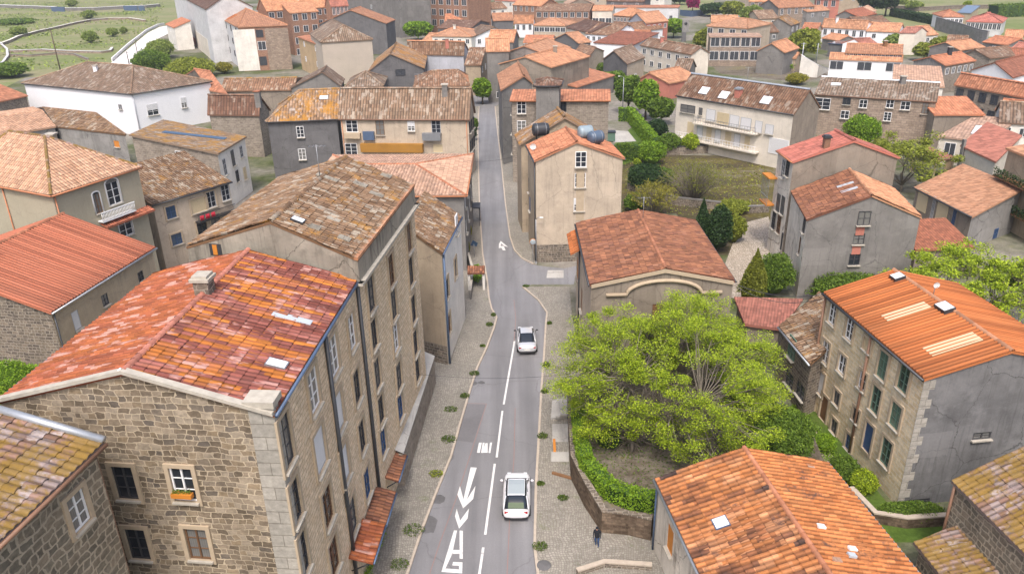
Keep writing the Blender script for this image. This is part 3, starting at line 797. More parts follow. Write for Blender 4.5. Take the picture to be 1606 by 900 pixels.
# ------------------------------------------------------------------ ground, road, pavements, garden
def ground_mat():
    n = N('ground_mix'); p = n.geo()
    a = n.noise(p, 0.035, 6, 0.65); b = n.noise(p, 0.9, 6, 0.7); c = n.noise(p, 7.0, 4, 0.7)
    g = n.mix(n.ramp(b, [(0.35, 0.0), (0.65, 1.0)]), (0.05, 0.068, 0.025), (0.11, 0.12, 0.05))
    s = n.mix(n.ramp(b, [(0.35, 0.0), (0.65, 1.0)]), (0.16, 0.145, 0.125), (0.26, 0.24, 0.21))
    col = n.mix(n.ramp(a, [(0.42, 0.0), (0.56, 1.0)]), g, s)
    col = n.mix(0.5, col, n.ramp(c, [(0.25, 0.55), (0.75, 1.4)]), 'MULTIPLY')
    n.bump(c, 0.4, 0.08); M['ground_mix'] = n.done(col, 0.95, 0.1)
ground_mat()
def meadow_mat(name, cols, sc=1.0):
    n = N(name); p = n.geo()
    a = n.noise(n.scale(p, (0.6, 1.6, 1)), 0.03*sc, 6, 0.65); b = n.noise(p, 0.35*sc, 6, 0.72); c = n.noise(p, 3.0, 4, 0.8)
    f = n.math('ADD', n.math('MULTIPLY', a, 0.6), n.math('MULTIPLY', b, 0.42))
    col = n.ramp(f, [(0.33+0.36*i/(len(cols)-1), k) for i, k in enumerate(cols)])
    col = n.mix(0.55, col, n.ramp(c, [(0.25, 0.5), (0.75, 1.5)]), 'MULTIPLY')
    n.bump(b, 0.5, 0.25); M[name] = n.done(col, 0.95, 0.1)
meadow_mat('meadow', [(0.07, 0.11, 0.035), (0.13, 0.165, 0.055), (0.19, 0.195, 0.095), (0.22, 0.20, 0.12), (0.145, 0.18, 0.06)])
meadow_mat('mossy_soil', [(0.13, 0.13, 0.025), (0.075, 0.062, 0.042), (0.12, 0.10, 0.078), (0.16, 0.14, 0.115), (0.15, 0.13, 0.02), (0.09, 0.075, 0.055)], 5.0)
meadow_mat('lawn', [(0.045, 0.08, 0.014), (0.07, 0.115, 0.02), (0.095, 0.13, 0.03)], 6.0)
def asphalt():
    n = N('asphalt'); p = n.geo()
    a = n.noise(n.scale(p, (1.3, 0.12, 1)), 0.6, 5, 0.6); b = n.noise(p, 14.0, 4, 0.8); c = n.noise(p, 0.25, 5, 0.6)
    col = n.mix(n.ramp(a, [(0.3, 0.0), (0.7, 1.0)]), (0.165, 0.163, 0.171), (0.212, 0.21, 0.219))
    col = n.mix(0.45, col, n.ramp(c, [(0.3, 0.78), (0.7, 1.15)]), 'MULTIPLY')
    col = n.mix(0.4, col, n.ramp(b, [(0.25, 0.6), (0.75, 1.4)]), 'MULTIPLY')
    tx, ty, tz = n.sep(p); tr = n.noise(n.comb(n.math('MULTIPLY', tx, 1.0), n.math('MULTIPLY', ty, 0.03), 0.0), 0.9, 3, 0.5)
    col = n.mix(0.6, col, n.ramp(tr, [(0.35, 0.72), (0.6, 1.08)]), 'MULTIPLY')
    v = n.node('ShaderNodeTexVoronoi', {'Vector': n.vadd(p, n.scale(n.noise(p, 0.5, 4, 0.6, color=True), (1.5, 1.5, 0))), 'Scale': 0.14}, feature='DISTANCE_TO_EDGE')
    col = n.mix(n.ramp(v.outputs['Distance'], [(0.0, 0.55), (0.007, 0.0)]), col, (0.11, 0.105, 0.11))
    n.bump(b, 0.15, 0.01); M['asphalt'] = n.done(col, 0.8, 0.3)
asphalt()
def setts(name, c1, c2, mortar, size=0.16, gm=(0.10, 0.13, 0.04)):
    n = N(name); p = n.geo()
    wob = n.noise(p, 0.35, 3, 0.5, color=True)
    q = n.vadd(n.scale(p, (1/size, 1/size, 0)), n.scale(n.vadd(wob, (-0.5, -0.5, -0.5)), (9.0, 9.0, 0)))
    v = n.node('ShaderNodeTexVoronoi', {'Vector': q, 'Scale': 1.0, 'Randomness': 0.35}, voronoi_dimensions='2D')
    e = n.node('ShaderNodeTexVoronoi', {'Vector': q, 'Scale': 1.0, 'Randomness': 0.35}, voronoi_dimensions='2D', feature='DISTANCE_TO_EDGE')
    rx, ry, _ = n.sep(v.outputs['Color'])
    col = n.mix(rx, c1, c2)
    a = n.noise(p, 0.22, 6, 0.7)
    col = n.mix(0.6, col, n.ramp(a, [(0.3, 0.62), (0.7, 1.2)]), 'MULTIPLY')
    col = n.mix(n.ramp(e.outputs['Distance'], [(0.05, 0.85), (0.14, 0.0)]), col, mortar)
    g = n.noise(n.vadd(p, (40, 9, 0)), 0.45, 6, 0.75)
    col = n.mix(n.ramp(g, [(0.60, 0.0), (0.70, 0.55)]), col, gm)
    n.bump(n.ramp(e.outputs['Distance'], [(0.03, 0.0), (0.2, 1.0)]), 0.6, 0.03); M[name] = n.done(col, 0.9, 0.2)
setts('setts', (0.22, 0.20, 0.175), (0.315, 0.29, 0.255), (0.15, 0.14, 0.11))
setts('setts_warm', (0.33, 0.28, 0.22), (0.46, 0.40, 0.33), (0.17, 0.14, 0.11), 0.3)
flat_mat('kerb_stone', (0.40, 0.34, 0.28), 0.9, 0.2, 0.25)
def worn_paint():
    n = N('paint_white'); p = n.geo(); a = n.noise(p, 5.0, 6, 0.75); b = n.noise(p, 0.7, 4, 0.6)
    f = n.math('ADD', n.math('MULTIPLY', a, .7), n.math('MULTIPLY', b, .3))
    M['paint_white'] = n.done(n.ramp(f, [(0.34, (0.25, 0.245, 0.25)), (0.42, (0.56, 0.555, 0.55)), (0.7, (0.70, 0.69, 0.68))]), .75, .3)
worn_paint()
plaster('slab_pale', (0.38, 0.365, 0.34), amt=0.35)
plaster('white_track', (0.64, 0.62, 0.61), amt=0.2)

setts_done = True
def pz(pix, z=0.0): return [P(u, v, z) for u, v in pix]
def sheet(name, pts, m, z, parent=None, ccw=True):
    pts = [(p[0], p[1], z) for p in pts]
    ar = sum(pts[i][0]*pts[(i+1) % len(pts)][1]-pts[(i+1) % len(pts)][0]*pts[i][1] for i in range(len(pts)))
    if ar < 0: pts = pts[::-1]
    mb = MB(); mb.face(pts); o = mb.build(name, m, parent=parent); 
    if parent is None: structure(o)
    return o
def raised(name, pts, m, z0, z1):
    pts = [(p[0], p[1]) for p in pts]
    ar = sum(pts[i][0]*pts[(i+1) % len(pts)][1]-pts[(i+1) % len(pts)][0]*pts[i][1] for i in range(len(pts)))
    if ar < 0: pts = pts[::-1]
    mb = MB(); mb.prism(pts, z0, z1); return mb.build(name, m)

mb = MB(); mb.face([(-1500, -80, 0), (1500, -80, 0), (1500, 3000, 0), (-1500, 3000, 0)]); structure(mb.build('ground', 'ground_mix'))
sheet('meadow', pz([(-420, 10), (-300, -42), (420, -42), (330, 50), (262, 46), (180, 104), (120, 118), (40, 122), (-60, 170), (-300, 200)]), 'meadow', .006)
sheet('meadow', pz([(1370, -42), (2100, -42), (2000, 90), (1700, 66), (1600, 64), (1545, 72), (1462, 66), (1405, 38), (1370, 22)]), 'meadow', .006)
sheet('meadow', pz([(1062, 26), (1115, 24), (1125, -20), (1058, -20)]), 'meadow', .006)
sheet('meadow', pz([(1112, 100), (1240, 96), (1300, 118), (1262, 130), (1130, 116)]), 'mossy_soil', .006)
KL = pz([(560, 1100), (600, 990), (641, 900), (663, 833), (683, 780), (709, 716), (724, 662), (739, 611), (749, 579), (764, 547), (776, 515), (780, 499), (772, 485), (768, 469), (765, 440), (758, 400), (753, 330), (751, 260), (750, 200), (752, 168)])
KR1 = pz([(852, 1100), (847, 980), (842, 900), (837, 860), (839, 767), (844, 680), (848, 611), (852, 560), (855, 509), (857, 491), (844, 472), (819, 451)])
SIDE = pz([(835, 446), (885, 446), (900, 446), (905, 417), (885, 421), (855, 418)])
KR2 = pz([(836, 415), (818, 406), (806, 393), (799, 372), (792, 320), (786, 260), (780, 210), (776, 168)])
road_pts = KL+KR2[::-1]+SIDE[::-1]+KR1[::-1]
road = sheet('road', road_pts, 'asphalt', .008)
L170, R170 = P(752, 168), P(776, 168)
sheet('road', [L170, R170, R170+np.array([4, 14, 0]), R170+np.array([-22, 22, 0]), L170+np.array([-22, 12, 0])], 'asphalt', .007)
# pavements (raised 0.12) and kerb stones
pl = KL+[np.array([-24, KL[-1][1], 0]), np.array([-24, KL[0][1], 0])]
structure(raised('pavement', pl, 'setts', -.1, .12))
pr1 = KR1+pz([(885, 451), (893, 451)])+[P(889, 497)+np.array([.5, 0, 0]), np.array([5.9, 52, 0]), np.array([9, 38, 0]), np.array([9, 20, 0])]
structure(raised('pavement', pr1, 'setts', -.1, .12))
pr2 = KR2+pz([(800, 168), (806, 230), (820, 300), (842, 400), (842, 416)])+[]
structure(raised('pavement', pr2, 'setts', -.1, .12))
def kerb(line, side, wd=.16, z=.135):
    mb = MB()
    for a, b in zip(line[:-1], line[1:]):
        d = b-a; L = np.linalg.norm(d[:2]); d = d/L; n = np.array([-d[1], d[0], 0])*side
        k = max(1, int(L/1.0))
        for i in range(k):
            o = a+d*(L*i/k); mb.obox(np.array([o[0], o[1], -.05])-n*.02, d*(L/k-.015), n*wd, [0, 0, z+.05])
    return structure(mb.build('kerb', 'kerb_stone'))
kerb(KL, 1); kerb(KR1, -1); kerb(KR2[::-1] if False else KR2, -1)
# road paint: children of the road
def paint(name, polys, z=.013, m='paint_white'):
    mb = MB()
    for pp in polys:
        pts = [(p[0], p[1], z) for p in pp]
        ar = sum(pts[i][0]*pts[(i+1) % len(pts)][1]-pts[(i+1) % len(pts)][0]*pts[i][1] for i in range(len(pts)))
        mb.face(pts if ar > 0 else pts[::-1])
    return mb.build(name, m, parent=road)
for a, b in (((757, 882+60), (751, 960)), ((758, 858), (750, 912)), ((776, 727), (761, 838)), ((788, 644), (779, 717)), ((807, 535), (790, 634))):
    if a[1] > 930: continue
    p, q = P(*a), P(*b); d = (q-p)/np.linalg.norm(q-p); n = np.array([-d[1], d[0], 0])*.075
    paint('dash_marking', [[p-n, p+n, q+n, q-n]])
z6 = lambda l: [P(400+x/3.75, 660+y/3.75) for x, y in l]
paint('arrow_marking', [z6([(1268, 272), (1304, 274), (1246, 462), (1297, 380), (1283, 458), (1224, 513), (1190, 432), (1205, 382), (1226, 460)])])
paint('chevron_marking', [z6([(1186, 514), (1206, 585), (1258, 514), (1250, 572), (1200, 632), (1176, 560)])])
paint('letter_marking', [z6([(1170, 643), (1188, 643), (1165, 757), (1203, 757), (1203, 643), (1222, 645), (1222, 810), (1203, 808), (1203, 780), (1160, 780), (1120, 866), (1200, 872), (1200, 850), (1160, 848), (1165, 828), (1220, 830), (1218, 895), (1096, 886)])])
for a in ([(1317, 127), (1334, 127), (1322, 187), (1305, 186)], [(1339, 128), (1350, 128), (1341, 187), (1329, 187)], [(1355, 130), (1368, 130), (1368, 186), (1341, 186), (1345, 160)], [(1382, 127), (1394, 126), (1384, 188), (1373, 187)]):
    paint('bar_marking', [z6(a)])
z6b = lambda l: [P(660+x/7.5, 320+y/7.5) for x, y in l]
paint('arrow_marking', [z6b([(940, 436), (1028, 508), (975, 492), (997, 545), (965, 545), (948, 515), (918, 520), (920, 470)])])
dk = z6b([(943, 462), (985, 497), (958, 494), (940, 500)])
paint('arrow_marking', [dk], .017, 'asphalt')
for y0, y1 in ((424, 436),): paint('bay_marking', [pz([(859, y0), (884, y0), (884, y1), (857, y1)])], .013, 'slab_pale')
flat_mat('seam', (0.25, 0.16, 0.145), .8, .2)
for ln in ([(725, 632), (763, 633), (745, 690), (716, 780), (690, 850), (672, 905)], [(808, 640), (806, 720), (800, 800), (795, 905)], [(806, 470), (809, 500), (806, 540)]):
    q = pz(ln)
    for a, b in zip(q[:-1], q[1:]):
        dd = (b-a)/np.linalg.norm(b-a); nn = np.array([-dd[1], dd[0], 0])*.025; paint('tar_seam', [[a-nn, a+nn, b+nn, b-nn]], .0105, 'seam')
plaster('asphalt_patch', (0.15, 0.146, 0.152), amt=.2)
paint('repair_patch', [pz([(726, 633), (762, 634), (742, 694), (712, 690)])], .0095, 'asphalt_patch')
# oil stains and patches, manhole in the road
for (u, v, rx, ry) in ((688, 783, .5, .28), (675, 822, .5, .5), (708, 717, .25, .2), (755, 600, .35, .14)):
    c = P(u, v); pts = [(c[0]+rx*math.cos(t)*random.uniform(.7, 1.1), c[1]+ry*2*math.sin(t)*random.uniform(.7, 1.1), 0) for t in np.linspace(0, 6.28, 15)[:-1]]
    paint('oil_stain', [[np.array(p) for p in pts]], .0115, 'con_dark')
# ---- garden terrace behind its retaining wall
G_out = [P(893, 636), P(896, 700), P(899, 752), P(920, 795), P(946, 835), P(985, 838), P(1021, 847)]
GZ = 1.95
inner = [np.array([19.5, 36.6, 0]), np.array([20.6, 45, 0]), np.array([17, 52.5, 0]), np.array([6.5, 54.4, 0])]
structure(raised('garden_terrace', [p+np.array([.22, .18, 0]) for p in G_out]+inner, 'mossy_soil', -.1, GZ-.25))
def wall_line(name, pts, h, th, m, capm, label, cat='wall', z0=0.0, group=None):
    mb = MB(); cb = MB(); root = None
    c = sum(pts)/len(pts); root = thing(name, (c[0], c[1], z0), label, cat, group)
    hs = h if hasattr(h, '__len__') else [h]*len(pts)
    nrm = []
    for i in range(len(pts)):
        d = pts[min(i+1, len(pts)-1)]-pts[max(i-1, 0)]; d = d/np.linalg.norm(d[:2]); nrm.append(np.array([-d[1], d[0], 0]))
    for i in range(len(pts)-1):
        a, b = pts[i], pts[i+1]; na, nb = nrm[i]*th/2, nrm[i+1]*th/2
        for bb, lo0, lo1, hi0, hi1, e in ((mb, z0-.05, z0-.05, z0+hs[i], z0+hs[i+1], 1.0), (cb, z0+hs[i]+.003, z0+hs[i+1]+.003, z0+hs[i]+.10, z0+hs[i+1]+.10, 1.22)):
            q = [a-na*e, b-nb*e, b+nb*e, a+na*e]
            L0 = [np.array([q[0][0], q[0][1], lo0]), np.array([q[1][0], q[1][1], lo1]), np.array([q[2][0], q[2][1], lo1]), np.array([q[3][0], q[3][1], lo0])]
            H0 = [np.array([q[0][0], q[0][1], hi0]), np.array([q[1][0], q[1][1], hi1]), np.array([q[2][0], q[2][1], hi1]), np.array([q[3][0], q[3][1], hi0])]
            bb.face(H0); bb.face([L0[0], L0[1], H0[1], H0[0]]); bb.face([L0[2], L0[3], H0[3], H0[2]])
            if i == 0: bb.face([L0[3], L0[0], H0[0], H0[3]])
            if i == len(pts)-2: bb.face([L0[1], L0[2], H0[2], H0[1]])
    part(mb, 'masonry', m, root); part(cb, 'coping', capm, root); return root
wall_line('garden_wall', G_out, [1.95, 1.95, 1.95, 1.95, 1.7, 1.65, 1.65], .34, 'retaining', 'stone_dark', 'mossy brown retaining wall of the raised garden beside the pavement')
wall_line('low_wall', pz([(905, 903), (948, 889), (1022, 894)]), .28, .25, 'stone_dark', 'kerb_stone', 'low bent kerb wall at the bottom edge of the paved plaza', z0=.12)
for (a, b, c, d, hh, lb) in (((866, 640), (893, 640), (893, 662), (864, 662), .45, 'upper'), ((864, 712), (892, 712), (892, 725), (863, 725), .12, 'lower')): pass
def steps(pix, label):
    c = sum(pz(pix))/len(pix); r = thing('entrance_steps', (c[0], c[1], .12), label, 'steps')
    q = pz(pix); 
    for k in range(3):
        f = k*.28; a = q[0]*(1-f)+q[1]*f; d = q[3]*(1-f)+q[2]*f
        mb = MB(); mb.prism([(d[0], d[1]), (q[2][0], q[2][1]), (q[1][0], q[1][1]), (a[0], a[1])], .10, .12+.16*(k+1)); part(mb, 'step', 'slab_pale', r)
steps([(866, 632), (890, 632), (890, 660), (864, 660)], 'stone steps against the garden wall by the two slabs')
def slab_thing(pix, label):
    q = pz(pix); c = sum(q)/4; r = MB(); r.prism([(p[0], p[1]) for p in q[::-1]], .11, .15); o = r.build('paving_slab', 'slab_pale', loc=(c[0], c[1], .12)); tag(o, label, 'paving slab')
slab_thing([(866, 667), (891, 667), (891, 695), (866, 695)], 'pale square concrete slab below the garden steps')
slab_thing([(864, 711), (892, 711), (892, 726), (864, 726)], 'narrow pale concrete slab set in the cobbles by the wall')
# lawn strip, path and low wall between the garden and the yellow stone house
sheet('lawn', pz([(1238, 640), (1262, 620), (1400, 800), (1480, 805), (1480, 850), (1370, 850), (1290, 735)]), 'lawn', .01)
sheet('path', pz([(1246, 640), (1256, 640), (1320, 735), (1300, 735)]), 'setts_warm', .016)
wall_line('low_wall', pz([(1332, 778), (1370, 818), (1420, 826), (1482, 822)]), .7, .3, 'retaining', 'kerb_stone', 'low brown planter wall around the shrubs of the yellow stone house')
sheet('path', pz([(1120, 460), (1150, 380), (1165, 350), (1205, 340), (1218, 380), (1190, 440), (1160, 470)]), 'setts_warm', .012)
meadow_mat('mossy_yard', [(0.14, 0.11, 0.012), (0.05, 0.05, 0.016), (0.075, 0.06, 0.042), (0.10, 0.085, 0.02), (0.16, 0.14, 0.12), (0.07, 0.065, 0.022)], 3.5)
sheet('yard', pz([(975, 335), (975, 250), (1040, 243), (1215, 246), (1225, 340), (1170, 400), (1120, 400), (1060, 335)]), 'mossy_yard', .01)
sheet('lawn', pz([(965, 222), (1002, 190), (1040, 240), (965, 262)]), 'lawn', .014)
sheet('patio', pz([(962, 205), (985, 206), (998, 222), (962, 224)]), 'slab_pale', .02)
wall_line('yard_wall', pz([(1040, 244), (1110, 240), (1165, 239), (1215, 248)]), 1.3, .4, 'stone_dark', 'gutter_dark', 'long stone wall with dark rail in front of the cream apartments')
wall_line('yard_wall', pz([(1143, 335), (1205, 333)]), .9, .35, 'stone_dark', 'con_mid', 'short stone wall at the far end of the cobbled path')
# meadow walls, track
def zA(l, s=3.75): return pz([(x/s, y/s) for x, y in l])
wall_line('field_wall', zA([(0, 272), (60, 250), (110, 226), (220, 196), (330, 172), (420, 150), (530, 128), (640, 118), (760, 117), (855, 130)]), .9, .8, 'stone_far', 'pl_offwhite', 'curving pale drystone wall across the middle of the meadow')
wall_line('field_wall', zA([(60, 310), (250, 303), (420, 312), (600, 316), (650, 308), (662, 292)]), .7, .7, 'stone_far', 'pl_palegrey', 'grey field wall ending in a hook in front of the ramp')
wall_line('field_wall', zA([(60, 332), (180, 336), (330, 322), (440, 328), (520, 358)]), .6, .6, 'stone_far', 'con_mid', 'lower brownish field wall just above the white house roof')
wall_line('field_wall', zA([(-60, 240), (0, 262), (44, 300), (48, 340), (20, 378), (-30, 400)]), .7, .6, 'stone_far', 'pl_palegrey', 'round field wall loop cut by the left edge of the photo')
b_ = wall_line('long_barrier', zA([(-80, 44), (0, 46), (310, 58), (390, 66), (560, 64), (730, 54), (860, 50), (940, 42)]), 1.6, 1.2, 'con_mid', 'pl_white', 'long low white capped barrier at the far side of the meadow')
for (x0, x1, yy) in ((312, 388, 62), (735, 815, 56), (822, 856, 58)):
    mb = MB(); a, b = zA([(x0, yy+8), (x1, yy+8)]); mb.obox(np.array([a[0], a[1], 0])-np.array([0, 1.2, 0]), b-a, [0, .8, 0], [0, 0, 2.6]); part(mb, 'dark_panel', 'gutter_blue', b_)
sheet('track', pz([(150, 118), (178, 96), (205, 74), (232, 52), (250, 43), (262, 41), (266, 52), (246, 62), (230, 84), (212, 108), (180, 125)]), 'white_track', .02)
wall_line('ramp_wall', pz([(176, 97), (202, 73), (230, 51), (248, 42), (258, 40)]), 1.0, .3, 'white_track', 'pl_white', 'white concrete parapet of the ramp climbing the meadow')
wall_line('field_wall', pz([(1300, 3), (1400, 15), (1440, 18), (1500, 15), (1560, 14), (1620, 12)]), 1.6, 1.2, 'stone_dark', 'con_brown', 'dark stone terrace wall behind the far bungalows')
wall_line('retaining_wall', pz([(1466, 47), (1500, 57), (1530, 68), (1546, 72)]), 4.2, .5, 'con_grey', 'con_dark', 'large grey concrete retaining wall below the red roofed bungalow')
wall_line('retaining_wall', pz([(1253, 120), (1280, 122), (1298, 112)]), [5.2, 3.0, .6], .4, 'pl_offwhite', 'pl_white', 'white sloping ramp wall beside the tall round lime tree')
wall_line('blue_fence', pz([(1066, 25), (1085, 27), (1105, 24), (1115, 20)]), 2.4, .2, 'gutter_blue', 'gutter_blue', 'dark blue curved garden fence in front of the magenta tree', cat='fence')

wall_line('yard_wall', pz([(985, 300), (1060, 322), (1130, 330)]), 1.1, .4, 'stone_dark', 'con_mid', 'sloping low terrace wall across the overgrown mossy yard')
# ------------------------------------------------------------------ near houses (pixel of a roof corner + eave height -> place)
T = 'tall'; CS = 'case'; DK = 'dark'
B1 = house('long five storey stone building with patchwork red tiled roof beside the road', name='apartment_building',
    fl=(-4, 629), fr=(430, 650), br=(560, 440), z=16.6, ridge='y', apexF=(193, 584), rm='roof_patchwork', rms={'L': 'roof_patch_pale'}, wm='stone_street', wms={'F': 'stone_front'},
    ov=0.05, tw=0.30, tl=0.5, geo=True, cap=True, capm='roof_rosecap' if False else 'far_rose', sur='surround', maxrise=4,
    wins={'F': [(197, 756, .95, 1.7, DK), (288, 759, 1.0, 1.7, CS), (217, 852, .95, 1.7, DK), (311, 852, 1.0, 1.7, 'brown')],
          'R': [(551, 520, 1.22, 2.0, T), (523, 557, 1.35, 2.1, T), (491, 611, 1.35, 2.1, T), (446, 694, 1.49, 2.4, DK), (531, 645, 1.35, 2.1, 'shut'), (559, 605, 1.22, 2.0, DK),
                (501, 705, 1.49, 2.2, 'shut'), (461, 788, 1.35, 2.1, DK), (513, 793, 1.35, 2.1, 'brown'), (473, 871, 1.35, 2.2, DK), (523, 871, 1.35, 2.1, 'brown'), (540, 727, 1.35, 2.1, 'shut'),
                (567, 683, 1.22, 2.0, DK), (552, 809, 1.35, 2.2, DK), (575, 757, 1.22, 2.0, 'blue')]},
    pipes=[('R', 0.985), ('R', 0.52)], piper=0.11, gut='gutter_blue', gutsides='RL')
# quoin strip on the corner and mossy pier head
A_, B_ = B1.edges['R']; u_ = (B_-A_)/np.linalg.norm((B_-A_)[:2]); n_ = np.array([u_[1], -u_[0], 0])
mb = MB(); mb.obox(A_-u_*0.03-np.array([0, 0, A_[2]])+n_*-1.0, u_*0.55, n_*1.03, [0, 0, 16.9]); part(mb, 'quoin_strip', 'quoin', B1.root)
mb = MB(); mb.obox(A_-u_*0.12+n_*-1.15+np.array([0, 0, 0.3]), u_*0.95, n_*1.25, [0, 0, 0.28]); part(mb, 'pier_cap', 'cap_stone', B1.root)
# verge copings of the front gable
mb = MB()
for p, q in ((B1.c['fl'], B1.r0), (B1.c['fr'], B1.r0)):
    p = np.array([p[0], p[1], 16.6]); d_ = q-p; e_ = (B1.c['fr']-B1.c['fl'])/np.linalg.norm(B1.c['fr']-B1.c['fl']); nn_ = np.array([e_[1], -e_[0], 0])
    mb.obox(p-nn_*0.16+np.array([0, 0, 0.0]), d_, nn_*0.32, [0, 0, 0.16])
part(mb, 'verge_coping', 'cap_stone', B1.root)
chimney(B1, 'L', 322, 458, .72, .72, 0.7, 'stone_dark')
skylight(B1, 'R', 434, 573, .62, .9, 'skylight_white'); roof_patch(B1, 'R', 458, 501, 0.45, 1.9, 'sky_glass', 'fibreglass_panel', 0.09)
roof_patch(B1, 'R', 190, 583, .2, .2, 'white_paint', 'mortar_patch')

B2 = house('tall stone building with grey brown tiled roof behind a concrete parapet', name='apartment_building',
    fl=(292, 387), fr=(561, 407), br=(650, 291), z=17.9, ridge='y', apexF=(423, 348), rm='roof_aged', wm='con_edge', z0=16.55, ov=0.02, tw=0.27, geo=True)
a_, b_, c_, d_ = [B2.c[k] for k in ('fl', 'fr', 'br', 'bl')]
B2s = dict(zip(('fl', 'fr', 'br', 'bl'), (a_, b_, c_, d_)))
def walls_only(h, z0, z1, m, wins, inset=0.12, cut=True, pipes=(), sur=None):
    """lower storeys under a parapet: windowed walls added to an existing house"""
    pts = [h.c[k] for k in ('fl', 'fr', 'br', 'bl')]; mb = MB(); todo = []
    ins = []
    for i in range(4):
        p = pts[i]; n1 = pts[(i+1) % 4]-p; n0 = pts[(i-1) % 4]-p; ins.append(p+(n0/np.linalg.norm(n0)+n1/np.linalg.norm(n1))*inset)
    for i, k in enumerate('FRBL'):
        p, q = ins[i], ins[(i+1) % 4]; L = np.linalg.norm((q-p)[:2]); u = (q-p)/L; u[2] = 0; nrm = np.array([u[1], -u[0], 0.0]); ang = math.atan2(u[1], u[0])
        H_ = []
        for (px, py, ww, hh, st) in wins.get(k, []):
            hit = on_plane(px, py, p, u); uc = (hit-p)[:2] @ u[:2]; zc = hit[2]
            if uc-ww/2 < .1 or uc+ww/2 > L-.1 or zc+hh/2 > z1-.1: continue
            hl = (uc-ww/2, uc+ww/2, zc-hh/2, zc+hh/2)
            if any(hl[0] < o[1]+.05 and hl[1] > o[0]-.05 and hl[2] < o[3]+.05 and hl[3] > o[2]-.05 for o in H_): continue
            H_.append(hl); todo.append((p, u, nrm, ang, uc, zc, ww, hh, st))
        us = sorted({0.0, L, *[x for o in H_ for x in o[:2]]}); vs = sorted({z0, z1, *[x for o in H_ for x in o[2:]]})
        pt = lambda uu, vv, dp=0.0: np.array([p[0], p[1], 0])+u*uu-nrm*dp+np.array([0, 0, vv])
        for a in range(len(us)-1):
            for b in range(len(vs)-1):
                cu, cv = (us[a]+us[a+1])/2, (vs[b]+vs[b+1])/2
                if any(o[0] < cu < o[1] and o[2] < cv < o[3] for o in H_): continue
                mb.face([pt(us[a], vs[b]), pt(us[a+1], vs[b]), pt(us[a+1], vs[b+1]), pt(us[a], vs[b+1])])
        for (u0, u1, v0, v1) in H_:
            mb.face([pt(u0, v0), pt(u0, v0, .10), pt(u0, v1, .10), pt(u0, v1)]); mb.face([pt(u1, v0), pt(u1, v1), pt(u1, v1, .10), pt(u1, v0, .10)])
            mb.face([pt(u0, v1), pt(u0, v1, .10), pt(u1, v1, .10), pt(u1, v1)]); mb.face([pt(u0, v0), pt(u1, v0), pt(u1, v0, .10), pt(u0, v0, .10)])
    o = part(mb, 'wall', m, h.root)
    for (p, u, nrm, ang, uc, zc, ww, hh, st) in todo:
        me = _win_meshes(ww, hh, st); pos = np.array([p[0], p[1], 0])+u*uc+np.array([0, 0, zc])-nrm*0.09
        wo_ = put('window', me[0], h.root, h.base, pos, ang)
        if me[1]: put('pane', me[1], None, None, None, None, wo_)
        if me[3]: put('blind', me[3], None, None, None, None, wo_)
        put('sill', me[2], None, None, None, None, wo_)
        if sur:
            so_ = put('surround', _surround(ww, hh, .19, sur), None, None, None, None, wo_); so_.location = (0, -.13, 0)
walls_only(B2, 0, 16.55, 'stone_street', {'R': [(581, 461, 1.30, 2.1, DK), (617, 477, 1.30, 2.1, DK), (648, 484, 1.30, 2.1, DK), (586, 523, 1.17, 1.9, DK), (620, 528, 1.30, 2.1, T), (651, 537, 1.30, 2.0, DK),
    (591, 585, 1.17, 2.0, DK), (625, 589, 1.30, 2.0, DK), (654, 578, 1.30, 2.0, DK), (597, 642, 1.17, 2.0, DK), (627, 637, 1.30, 2.0, 'blue'), (600, 690, 1.17, 2.0, 'blue'), (641, 372, 1.30, 2.1, 'brown'), (613, 423, 1.30, 2.1, 'brown'), (644, 425, 1.30, 2.1, DK)]}, sur='surround')
mb = MB()      # cornice ledge under the parapet, parapet rim
for k0, k1 in (('fl', 'fr'), ('fr', 'br'), ('br', 'bl'), ('bl', 'fl')):
    p, q = B2.c[k0], B2.c[k1]; e = (q-p)/np.linalg.norm(q-p); nn_ = np.array([e[1], -e[0], 0])
    mb.obox(np.array([p[0], p[1], 16.42])-e*0.2-nn_*0.2, (q-p)+e*0.4, nn_*0.42, [0, 0, .16])
part(mb, 'cornice', 'cap_stone', B2.root)
mb = MB(); p, q = B2.c['fr'], B2.c['br']; e = (q-p)/np.linalg.norm(q-p); nn_ = np.array([e[1], -e[0], 0]); mb.obox(np.array([p[0], p[1], 17.86])-nn_*.22, q-p, nn_*.25, [0, 0, .16]); part(mb, 'parapet_rim', 'far_salmon', B2.root)
skylight(B2, 'R', 467, 347, .55, .75, 'skylight_white', 'gutter_dark')
for (px, py, l_) in ((513, 280, 1.4), (565, 290, .9), (590, 306, .9), (556, 314, .7), (575, 325, .7), (513, 333, 1.1), (523, 345, .8), (493, 357, .7), (540, 375, .7), (605, 277, .7)):
    roof_patch(B2, 'R', px, py, .5, l_, 'con_edge', 'patch_tile', .085)

B0 = house('corner of a stone house with mossy tiled roof at the bottom left edge', name='stone_house',
    fl=(-30, 879), fr=(164, 694), dep='sym', apexR=(-32, 637), z=16.1, ridge='x', rm='roof_moss', wm='stone_light', sur='surround', tw=.34, tl=.5, gut='gutter_brown', gutsides='F', amp=.06,
    geo=True, wins={'F': [(122, 800, .95, 1.5, CS)]}, pipes=[('R', 0.02)], pipem='gutter_brown', piper=.10)
mb = MB(); p = B0.c['fr']; q = B0.r1; mb.tube([p+np.array([0, 0, .12]), q+np.array([0, 0, .12])], .17, 8); part(mb, 'verge_pipe', 'gutter_zinc', B0.root)

